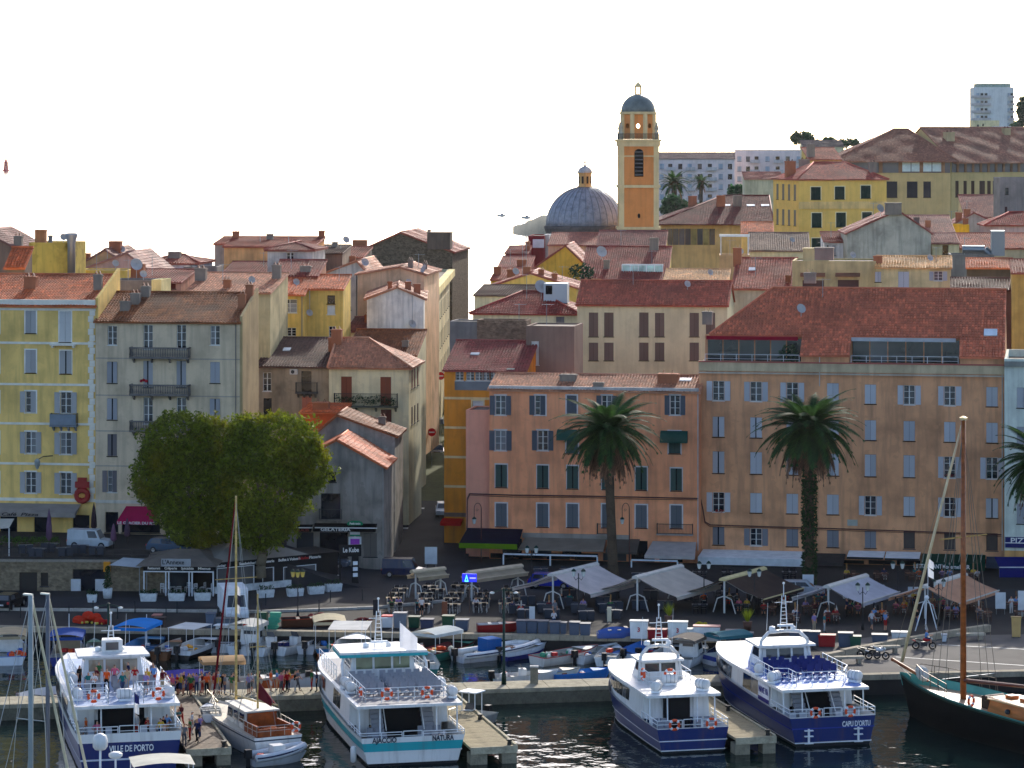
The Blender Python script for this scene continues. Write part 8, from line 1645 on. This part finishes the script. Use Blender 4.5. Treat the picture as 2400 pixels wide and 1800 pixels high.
t = thing('flag_tripod', 'white tripod carrying a white flag before the terrace', 'flag stand', gp(2172, 1478, QZ)); b = MB(); [b.tube([(x, y, 0), (x * .3, y * .3, 2.3), (0, 0, 2.75)], .05, 6) for x, y in ((-1.0, -.2), (.9, .2), (0, .7))]; b.build('legs', WFM, t); MB().sph((0, 0, 2.8), .2, 10, 6).build('hub', WFM, t); flag(t, (.1, 0, 3.8), [M((225, 226, 228), 'fabric'), M((225, 226, 228), 'fabric'), M((30, 30, 34), 'fabric')], 2.4, .5)
# folded parasols, shade sails on the upper terrace
for lab, px, y0, y1, col in (('tall folded mauve parasol on the upper terrace', 115, 1192, 1296, (112, 84, 110)), ('short folded mauve parasol beside the grey house', 266, 1226, 1286, (128, 92, 118)), ('folded mauve parasol before the magenta awning', 298, 1214, 1276, (100, 76, 98)), ('folded dark brown parasol between the two apartment houses', 220, 1178, 1266, (62, 46, 56))):
    p = gp(px, y1, TZ); hh = at(px, y0, p.y).z - TZ; t = thing('folded_parasol', lab, 'parasol', p); MB().cyl((0, 0, 0), (0, 0, hh), .04, .03, 6).build('pole', BLK, t); MB().lathe([(.08, hh * .28), (.3, hh * .36), (.26, hh * .6), (.14, hh * .85), (.04, hh * .98)], 9).build('canopy', FAB(col), t, True)
t = thing('shade_sail', 'pale stretched shade sail above the shop front', 'awning', gp(300, 1390, QZ)); b = MB(); b.add([(-1.6, -1, 2.7), (1.2, -1.2, 2.5), (1.6, 1, 3.0), (-.6, 1.2, 3.1), (3.2, 1.4, 3.0)], [(0, 1, 2, 3), (1, 4, 2)]); b.build('sail', FAB((206, 210, 212)), t); [MB().cyl((x, y, 0), (x, y, z), .04, .04, 6).build('pole', ZINC, t) for x, y, z in ((-1.6, -1, 2.7), (1.2, -1.2, 2.5), (1.6, 1, 3.0))]
t = thing('terrace_canopy', 'cream canopy at the far end of the upper terrace', 'awning', gp(-10, 1300, TZ)); b = MB(); b.add([(-2, -1, 2.3), (1.4, -1, 2.6), (1.4, 2, 3.1), (-2, 2, 3.1)], [(0, 1, 2, 3)]); b.build('canopy', FAB((206, 200, 182)), t); [MB().cyl((x, -1, 0), (x, -1, z), .04, .04, 6).build('pole', WFM, t) for x, z in ((-2, 2.3), (1.4, 2.6))]
t = thing('hedge', 'low clipped hedge along the upper terrace café', 'hedge', gp(70, 1280, TZ)); b = MB()
for i in range(14): leaves(b, (-2.4 + .37 * i, 0, .5), .5, 70, .13)
struct(b.build('foliage', LEAF, t), 'stuff'); MB().box(-2.6, -.25, 0, 2.8, .25, .35).build('trough', M((70, 60, 50), 'wood'), t)
# one hundred metre mooring wall piece
t = thing('mooring_post', 'square concrete mooring post on the jetty', 'bollard', gp(1252, 1602, JZ)); MB().box(-.3, -.2, 0, .3, .3, 1.25).build('shaft', M((140, 132, 112), 'concrete'), t); MB().box(-.33, -.23, 1.25, .33, .33, 1.36).build('cap', M((190, 190, 185), 'concrete'), t)
# ---------------------------------------------------------------- vehicles
def car(label, p, rz, col, kind='car', name='car', cat='car', glassm=None):
    t = thing(name, label, cat, p, R(rz)); pm = M(col, 'hull', .25); G = M((24, 28, 34), 'glass')
    if kind == 'van': L_, W_, H_, low, bl, wf, wr = 4.2, 1.75, 1.85, .85, .95, .28, .02
    elif kind == 'box': L_, W_, H_, low, bl, wf, wr = 5.6, 2.0, 2.3, 1.0, .9, .2, .2
    else: L_, W_, H_, low, bl, wf, wr = 4.2, 1.74, 1.46, .82, 1.05, .42, .36
    y0, y1 = -L_ / 2, L_ / 2; hw_ = W_ / 2        # front at -y
    lo = [(y0 + .02, .32), (y0, .62), (y0 + .12, low - .06), (y0 + bl, low + .05), (y1 - .1, low + .06), (y1, .7), (y1 - .02, .34)]
    b = MB(); n = len(lo); rows = []
    for x, ins in ((-hw_, .06), (-hw_ + .1, 0), (hw_ - .1, 0), (hw_, .06)): rows.append([(x, y + (ins if y < 0 else -ins), z - ins * .4) for y, z in lo])
    b.v = [p_ for r_ in rows for p_ in r_]
    for k in range(3): b.f += [(k * n + i, (k + 1) * n + i, (k + 1) * n + (i + 1) % n, k * n + (i + 1) % n) for i in range(n)]
    b.f += [tuple(range(n)), tuple(range(4 * n - 1, 3 * n - 1, -1))]; b.build('body', pm, t, False)
    ca, cb = y0 + bl - .05, y1 - (.05 if kind != 'car' else .12); b = MB(); z0, z1 = low + .02, H_; a, c_ = hw_ - .06, hw_ - .2
    A = [(-a, ca, z0), (a, ca, z0), (a, cb, z0), (-a, cb, z0)]; B = [(-c_, ca + wf * 1.6, z1 - .08), (c_, ca + wf * 1.6, z1 - .08), (c_, cb - wr, z1 - .08), (-c_, cb - wr, z1 - .08)]
    b.add(A + B, [(0, 1, 5, 4), (1, 2, 6, 5), (2, 3, 7, 6), (3, 0, 4, 7), (4, 5, 6, 7)]); b.build('cabin', pm, t)
    def lerp(p_, q_, u): return tuple(p_[i] + (q_[i] - p_[i]) * u for i in range(3))
    def pane(i, j, u0, u1, v0, v1, nm='window'):
        q = [lerp(lerp(A[i], A[j], u), lerp(B[i], B[j], u), v) for u, v in ((u0, v0), (u1, v0), (u1, v1), (u0, v1))]; nrm = (Vector(q[1]) - Vector(q[0])).cross(Vector(q[3]) - Vector(q[0])).normalized() * .012; MB().poly(*[tuple(Vector(p_) + nrm) for p_ in q]).build(nm, G, t)
    pane(0, 1, .06, .94, .1, .92, 'windscreen')
    if kind != 'box':
        if kind == 'car': pane(2, 3, .08, .92, .2, .92, 'rear_window')
        for i, j in ((1, 2), (3, 0)):
            us = ((.1, .46), (.5, .9)) if kind == 'car' else (((.06, .34),) if i == 1 else ((.66, .94),))
            for u0, u1 in us: pane(i, j, u0, u1, .18, .88)
    else: MB().box(-hw_ - .1, ca + .75, .6, hw_ + .1, y1 + .1, 2.6).build('cargo_box', M((214, 216, 216), 'paint'), t)
    for sx_ in (-1, 1):
        for y in (y0 + .78, y1 - .8):
            wl = MB(); wl.cyl((sx_ * (hw_ - .2), y, .32), (sx_ * (hw_ + .01), y, .32), .32, .32, 14); o = wl.build('wheel', M((18, 18, 20), 'paint'), t); MB().cyl((sx_ * (hw_ - .01), y, .32), (sx_ * (hw_ + .03), y, .32), .19, .17, 10).build('hubcap', M((150, 152, 156), 'metal'), o)
        MB().cbox(sx_ * (hw_ - .28), y0 + .06, .64, .32, .1, .16).build('headlight', M((205, 208, 210), 'glass'), t); MB().cbox(sx_ * (hw_ - .18), y1 - .02, .74, .22, .06, .2).build('tail_light', M((170, 24, 26), 'paint'), t)
    MB().cbox(0, y1 + .005, .55, .5, .02, .12).build('number_plate', M((205, 205, 205), 'paint'), t)
    return t
def on(px, py, z): return gp(px, py, z)
car('navy blue panel van at the street corner', on(948, 1352, QZ + .06), 82, (22, 30, 62), 'van', 'van', 'van')
car('white box van parked nose out on the quay road', on(548, 1446, QZ), 12, (216, 218, 218), 'box', 'box_van', 'van')
car('black hatchback parked before the retaining wall', on(22, 1425, QZ), 168, (22, 22, 26))
car('pale delivery van on the upper terrace', on(212, 1284, TZ), 80, (170, 178, 182), 'van', 'van', 'van'); car('dark blue and white patrol car on the upper terrace under the tree', on(398, 1296, TZ), 70, (52, 74, 96)); car('white hatchback half hidden under the plane trees', on(440, 1290, TZ), 70, (205, 208, 210))
car('bright blue car behind the pinkish grey awning', on(1292, 1378, QZ), 78, (24, 44, 150)); car('white car behind the bluish grey awning', on(2030, 1408, QZ), -96, (214, 216, 218)); car('silver car behind the dark brown awning', on(1880, 1396, QZ), 84, (170, 174, 178)); car('dark car parked below the ice cream house', on(690, 1330, 2.4), 80, (26, 30, 40)); car('grey blue car parked beside the ice cream awning', on(768, 1332, 1.9), 80, (80, 90, 104))
for lab, px, py, col, k in (('dark blue car coming down the side street below the sign', 1024, 1068, (26, 34, 60), 'car'), ('white van behind the dark blue car in the side street', 1027, 1012, (190, 196, 204), 'van'), ('grey car far up the side street', 1030, 962, (110, 114, 122), 'car'), ('white car at the kerb beside the orange house', 1040, 1208, (196, 202, 208), 'car')):
    p = gp(px, py, 2.5)
    for _ in range(6): p = gp(px, py, zst(p.y) + .02)
    car(lab, p, 2, col, k)
def motorbike(label, px, py, rz, col):
    t = thing('motorcycle', label, 'motorcycle', gp(px, py, QZ), R(rz))
    for y in (-.68, .68):
        o = MB().torus((0, y, .31), .26, .06, 'X', 18, 6).build('wheel', M((18, 18, 18), 'paint'), t); MB().cyl((-.03, y, .31), (.03, y, .31), .13, .13, 8).build('hub', M((120, 120, 124), 'metal'), o)
    MB().cbox(0, 0, .45, .26, .5, .36).build('engine', M((70, 70, 74), 'metal', .5), t); b = MB(); b.sph((0, -.12, .8), .22, 10, 6, .75); b.v = [(x, y * 1.5, z) for x, y, z in b.v]; b.build('tank', M(col, 'hull', .25), t, True)
    MB().cbox(0, .42, .78, .26, .62, .1, 0, R(8)).build('seat', M((22, 22, 22), 'paint'), t); b = MB(); b.tube([(0, -.68, .31), (0, -.42, 1.0)], .04, 6).tube([(-.34, -.32, 1.02), (0, -.44, 1.0), (.34, -.32, 1.02)], .025, 5); b.build('fork', M((150, 150, 154), 'metal'), t); MB().sph((0, -.58, .86), .12, 8, 6).build('headlight', LG, t); MB().tube([(.15, -.1, .3), (.17, .8, .36)], .05, 6).build('exhaust', M((160, 160, 162), 'metal'), t); MB().cbox(0, .82, .72, .2, .3, .08, 0, R(20)).build('tail', M(col, 'hull', .25), t)
    return t
motorbike('white and black motorcycle by the low stone wall', 2056, 1546, 88, (205, 208, 210)); motorbike('dark motorcycle leaning behind the white one', 2036, 1543, 70, (30, 30, 34)); MB_R = motorbike('red motorcycle with rider on the parking', 2166, 1522, 84, (170, 26, 30))

# ---------------------------------------------------------------- people
def person_mesh(pose):
    J = dict(pel=(0, 0, .93, .145, .105), bel=(0, 0, 1.08, .13, .1), che=(0, -.01, 1.27, .155, .11), nek=(0, 0, 1.455, .055, .055), hed=(0, -.015, 1.56, .082, .095), top=(0, 0, 1.66, .07, .08), nose=(0, -.115, 1.565, .018, .02))
    for s_, k in ((-1, 'l'), (1, 'r')):
        J['sh' + k] = (s_ * .175, 0, 1.385, .065, .065); J['el' + k] = (s_ * .225, .02, 1.12, .045, .045); J['wr' + k] = (s_ * .225, -.05, .9, .032, .034); J['ha' + k] = (s_ * .22, -.07, .82, .036, .022); J['fi' + k] = (s_ * .215, -.085, .745, .022, .016); J['th' + k] = (s_ * .19, -.12, .81, .014, .014)
        J['hi' + k] = (s_ * .09, 0, .88, .095, .1); J['kn' + k] = (s_ * .1, -.015, .49, .062, .066); J['an' + k] = (s_ * .1, .02, .09, .042, .048); J['to' + k] = (s_ * .115, -.15, .035, .04, .03)
    if pose == 'bent':
        for k in 'lr': s_ = -1 if k == 'l' else 1; J['el' + k] = (s_ * .24, .05, 1.13, .045, .045); J['wr' + k] = (s_ * .12, -.2, 1.16, .032, .034); J['ha' + k] = (s_ * .08, -.27, 1.19, .036, .022); J['fi' + k] = (s_ * .04, -.33, 1.2, .022, .016); J['th' + k] = (s_ * .07, -.26, 1.26, .014, .014)
    if pose == 'walk':
        J['knl'] = (-.1, -.16, .52, .062, .066); J['anl'] = (-.1, -.2, .1, .042, .048); J['tol'] = (-.11, -.37, .05, .04, .03); J['knr'] = (.1, .05, .48, .062, .066); J['anr'] = (.1, .25, .14, .042, .048); J['tor'] = (.11, .12, .03, .04, .03)
        J['ell'] = (-.23, .1, 1.13, .045, .045); J['wrl'] = (-.22, .1, .9, .032, .034); J['hal'] = (-.22, .08, .82, .036, .022); J['fil'] = (-.21, .06, .75, .022, .016); J['thl'] = (-.19, .03, .81, .014, .014); J['elr'] = (.22, -.08, 1.13, .045, .045); J['wrr'] = (.21, -.24, .95, .032, .034); J['har'] = (.2, -.3, .89, .036, .022); J['fir'] = (.19, -.35, .84, .022, .016); J['thr'] = (.17, -.3, .93, .014, .014)
    if pose == 'hip':
        J['ell'] = (-.36, .06, 1.15, .045, .045); J['wrl'] = (-.2, -.03, .98, .032, .034); J['hal'] = (-.15, -.07, .95, .036, .022); J['fil'] = (-.1, -.1, .93, .022, .016); J['thl'] = (-.15, .01, .93, .014, .014); J['pel'] = (.02, 0, .93, .145, .105)
    if pose in ('sit', 'sitlean'):
        dz = -.43; lean = .0 if pose == 'sit' else -.16
        for n_ in J:
            x, y, z, a, b_ = J[n_]
            if n_[:2] not in ('kn', 'an', 'to', 'hi'): J[n_] = (x, y + lean * max(0, (z - .93)) * 1.3, z + dz, a, b_)
        for k in 'lr':
            s_ = -1 if k == 'l' else 1; J['hi' + k] = (s_ * .1, -.05, .5, .095, .09); J['kn' + k] = (s_ * .12, -.46, .5, .064, .066); J['an' + k] = (s_ * .12, -.44, .09, .042, .048); J['to' + k] = (s_ * .13, -.6, .035, .04, .03)
            J['el' + k] = (s_ * .25, -.1 + lean, .73, .045, .045); J['wr' + k] = (s_ * .16, -.32 + lean, .74, .032, .034); J['ha' + k] = (s_ * .12, -.4 + lean, .75, .036, .022); J['fi' + k] = (s_ * .08, -.47 + lean, .75, .022, .016); J['th' + k] = (s_ * .08, -.38 + lean, .8, .014, .014)
    nm = list(J); E = [('pel', 'bel'), ('bel', 'che'), ('che', 'nek'), ('nek', 'hed'), ('hed', 'top'), ('hed', 'nose')]
    for k in 'lr': E += [('che', 'sh' + k), ('sh' + k, 'el' + k), ('el' + k, 'wr' + k), ('wr' + k, 'ha' + k), ('ha' + k, 'fi' + k), ('ha' + k, 'th' + k), ('pel', 'hi' + k), ('hi' + k, 'kn' + k), ('kn' + k, 'an' + k), ('an' + k, 'to' + k)]
    me = bpy.data.meshes.new('sk'); me.from_pydata([J[n_][:3] for n_ in nm], [(nm.index(a), nm.index(b_)) for a, b_ in E], [])
    o = bpy.data.objects.new('sk', me); COL.objects.link(o); o.modifiers.new('s', 'SKIN'); sv = me.skin_vertices[0].data
    for i, n_ in enumerate(nm): sv[i].radius = (J[n_][3], J[n_][4]); sv[i].use_root = (n_ == 'pel')
    ss = o.modifiers.new('u', 'SUBSURF'); ss.levels = 1; ss.render_levels = 1
    dg = bpy.context.evaluated_depsgraph_get(); m = bpy.data.meshes.new_from_object(o.evaluated_get(dg)); bpy.data.objects.remove(o)
    segs = [(Vector(J[a][:3]), Vector(J[b_][:3]), a, b_) for a, b_ in E]; idx = []; hz_ = J['hed'][2]; hy = J['hed'][1]
    for p_ in m.polygons:
        c = p_.center; best = None
        for a, b_, na, nb_ in segs:
            d = b_ - a; u = max(0, min(1, (c - a).dot(d) / d.length_squared)); dist = (c - a - d * u).length
            if best is None or dist < best[0]: best = (dist, na, nb_, u)
        _, na, nb_, u = best; k = na[:2] if na not in ('pel', 'bel', 'che', 'nek', 'hed') else na
        if na in ('nek', 'hed') or (na == 'che' and nb_ == 'nek' and u > .72): mi = 3 if (na == 'hed' and (c.z > hz_ + .045 or c.y > hy + .03)) else 0
        elif na in ('che', 'bel') or k == 'sh' or (na == 'pel' and nb_ == 'bel' and u > .2): mi = 1
        elif k in ('el', 'wr', 'ha'): mi = 0
        elif na == 'pel' or k == 'hi': mi = 2
        elif k == 'kn': mi = 4 if u < .93 else 5
        else: mi = 5
        idx.append(mi)
    m.name = 'person'; m.materials.clear()
    for mm in (M((196, 142, 112), 'paint', .6), M((200, 200, 200), 'fabric'), M((60, 60, 70), 'fabric'), M((60, 42, 30), 'paint', .8), M((60, 60, 70), 'fabric'), M((40, 34, 32), 'paint')): m.materials.append(mm)
    m.polygons.foreach_set('material_index', idx); m.polygons.foreach_set('use_smooth', [True] * len(m.polygons)); return m
PM = {k: person_mesh(k) for k in ('stand', 'bent', 'walk', 'hip', 'sit', 'sitlean')}
TOPS = dict(white=(218, 218, 220), orange=(220, 100, 44), red=(176, 34, 40), black=(26, 26, 30), navy=(36, 44, 84), teal=(40, 120, 120), pink=(214, 110, 140), yellow=(214, 180, 70), grey=(130, 132, 138), lilac=(160, 140, 190), maroon=(104, 30, 44), beige=(196, 176, 146)); TOPS['sky blue'] = (110, 160, 214); TOPS['green'] = (60, 120, 70)
BOTS = dict(black=(28, 28, 32), blue=(58, 74, 110), beige=(186, 168, 140), white=(206, 206, 206), grey=(96, 98, 104), red=(180, 50, 44))
HAIR = [(50, 34, 26), (26, 22, 20), (150, 110, 64), (170, 166, 160), (90, 60, 38)]
USED = set(); TK, BK_ = list(TOPS), list(BOTS); PC = [0]
def person(p, rz, pose, where, tops=None, bot=None, shorts=None, cat='person'):
    for _ in range(200):
        PC[0] += 1; a = tops or TK[(PC[0] * 5) % len(TK)]; b_ = bot or BK_[(PC[0] * 7 + PC[0] // 14) % len(BK_)]
        verb = {'stand': 'standing', 'bent': 'arms folded', 'walk': 'walking', 'hip': 'hand on hip', 'sit': 'sitting upright', 'sitlean': 'leaning forward'}[pose]; lab = 'person in %s top, %s trousers, %s %s' % (a, b_, verb, where)
        if lab not in USED: break
        bot = None
    USED.add(lab); o = put('person', PM[pose], None, p, rz); o.scale = (1, 1, random.uniform(.93, 1.05)) if pose[0] != 's' or pose == 'stand' else (1, 1, 1); tag(o, lab, cat)
    cols = {1: M(TOPS[a], 'fabric'), 2: M(BOTS[b_], 'fabric'), 3: M(random.choice(HAIR), 'paint', .8), 4: M(BOTS[b_], 'fabric') if random.random() < .65 else M((196, 142, 112), 'paint', .6)}
    for k, m in cols.items(): o.material_slots[k].link = 'OBJECT'; o.material_slots[k].material = m
    return o
random.seed(3); SP = ('stand', 'bent', 'walk', 'hip')
u0, u1 = (gp(385, 1640, JZ) - ja).dot(jd), (gp(520, 1636, JZ) - ja).dot(jd)
def jet(px, fy): q = ja + jd * ((sx(px, 231) - ja.x) / jd.x) + jn * fy; return Vector((q.x, q.y, JZ + .01))
for i in range(24): person(jet(390 + 6.1 * i + random.uniform(-3, 3), .7 + 1.7 * ((i * 7) % 10) / 10), R(random.uniform(0, 360)), SP[i % 4], 'in queue by the tan launch')
for i, (px, fy) in enumerate(((545, .6), (552, 1.6), (585, .7), (592, 1.5), (604, 1.0), (612, 2.0), (639, 1.6), (660, .8), (668, 1.5), (675, 1.0), (681, 2.0), (655, 2.2), (693, .9), (701, 1.6), (734, 1.5), (744, 1.0), (760, 1.4), (765, 2.2))): person(jet(px, fy), R(random.uniform(40, 320)), SP[(i + 1) % 4], 'on jetty beside the teal ferry')
for i, (x, y) in enumerate(((-2.2, 6.0), (-1.5, 7.6), (-.9, 6.4), (-.2, 8.0), (.5, 6.4), (1.2, 7.8), (1.9, 6.2), (2.5, 7.6), (-2.6, 8.6), (2.6, 9.0), (-1.2, 9.2), (.9, 9.4), (1.7, 5.2), (-1.9, 5.2), (.1, 5.4), (2.9, 5.8))): person(wpt(f1_, (x, y, F1TOP)), R(13 + random.uniform(0, 360)), SP[i % 4], 'on the crowded ferry top deck')
for i, (x, y) in enumerate(((-2.6, 3.4), (-2.0, 1.8), (.9, 3.6), (1.5, 2.6), (2.3, 1.6), (2.9, 3.2), (2.6, 2.6))): person(wpt(f1_, (x, y, F1DECK)), R(13 + random.uniform(0, 360)), SP[(i + 2) % 4], 'on the crowded ferry stern deck')
for i, (px, py) in enumerate(((432, 1752), (445, 1738), (462, 1742), (468, 1730), (450, 1722), (418, 1712), (425, 1705))): person(gp(px, py, JZ + .005), R(random.uniform(0, 360)), SP[i % 4], 'waiting on the planked pier')
person(gp(988, 1444, QZ), R(15), 'stand', 'beside wooden café tables', 'white', 'black'); person(gp(1298, 1476, QZ), R(200), 'bent', 'behind the slate storage boxes', 'white', 'blue')
for i, (px, py) in enumerate(((1908, 1482), (1932, 1482), (2043, 1478), (2075, 1480), (1985, 1448), (2150, 1470), (2240, 1440), (2370, 1440), (1300, 1452), (1180, 1448))): person(gp(px, py, QZ), R(random.uniform(0, 360)), SP[(i * 3) % 4], 'among the crowded terrace tables', ('lilac', 'teal', 'white', 'sky blue', 'navy', 'black', 'green', 'white', 'grey', 'maroon')[i])
ss_ = [s for s in SITS if s[2] == 'wood']; random.shuffle(ss_)
for q, ra, ck in ss_[:50]: person(q + Matrix.Rotation(ra, 4, 'Z') @ Vector((0, .02, 0)), ra, random.choice(('sit', 'sitlean')), 'at a brown terrace table')
ss_ = [s for s in SITS if s[2] == 'metal' and s[0].y < 273]; random.shuffle(ss_)
for q, ra, ck in ss_[:7]: person(q + Matrix.Rotation(ra, 4, 'Z') @ Vector((0, .02, 0)), ra, random.choice(('sit', 'sitlean')), 'at a wooden café table')
ss_ = [s for s in SITS if s[2] in ('rattan', 'dark') and s[0].y < 276]; random.shuffle(ss_)
for q, ra, ck in ss_[:14]: person(q + Matrix.Rotation(ra, 4, 'Z') @ Vector((0, .02, 0)), ra, random.choice(('sit', 'sitlean')), 'at a grey terrace table')
person(wpt(SCH, (1.9, 9.5, 2.0)), R(60), 'hip', 'on the schooner deck', 'red', 'black')
o = person(MB_R.location + Vector((.1, 0, .42)), R(84), 'sitlean', 'astride the red motorcycle', 'sky blue', 'blue')
# gulls over the sea
gm = MB(); gm.add([(0, -.2, 0), (.05, .25, .03), (-.05, .25, .03), (.6, 0, .22), (1.15, .15, .1), (-.6, 0, .22), (-1.15, .15, .1), (0, .2, -.05)], [(0, 3, 1), (3, 4, 1), (0, 2, 5), (5, 2, 6), (0, 1, 7), (0, 7, 2), (1, 2, 7)]); gme = gm.mesh('gull'); gme.materials.append(M((150, 150, 150), 'paint'))
for lab, px, py, Y in (('gull gliding low over the bright sea by the beacon', 56, 388, 700), ('gull above the yellow apartment house roofs', 192, 509, 520), ('gull over the sea above the peach house', 616, 474, 560), ('gull high over the sea toward the dome', 673, 421, 600), ('gull over the sea left of the dome', 926, 452, 620), ('gull nearest the dome over the sea', 1033, 446, 620)): put_thing('gull', gme, lab, 'bird', at(px, py, Y), R(random.uniform(-60, 60)), None)
# ---------------------------------------------------------------- the hazy air
hb = MB(); hb.box(-40500, -2500, -4.5, 40500, 40500, 96)
hzm = bpy.data.materials.new('haze'); hzm.use_nodes = True; N_ = hzm.node_tree.nodes; N_.clear()
ho = N_.new('ShaderNodeOutputMaterial'); pv = N_.new('ShaderNodeVolumePrincipled')
pv.inputs['Color'].default_value = (.93, .96, 1, 1); pv.inputs['Density'].default_value = .000012; pv.inputs['Anisotropy'].default_value = .55
hzm.node_tree.links.new(pv.outputs[0], ho.inputs['Volume'])
hob = hb.build('haze', hzm); struct(hob, 'stuff')
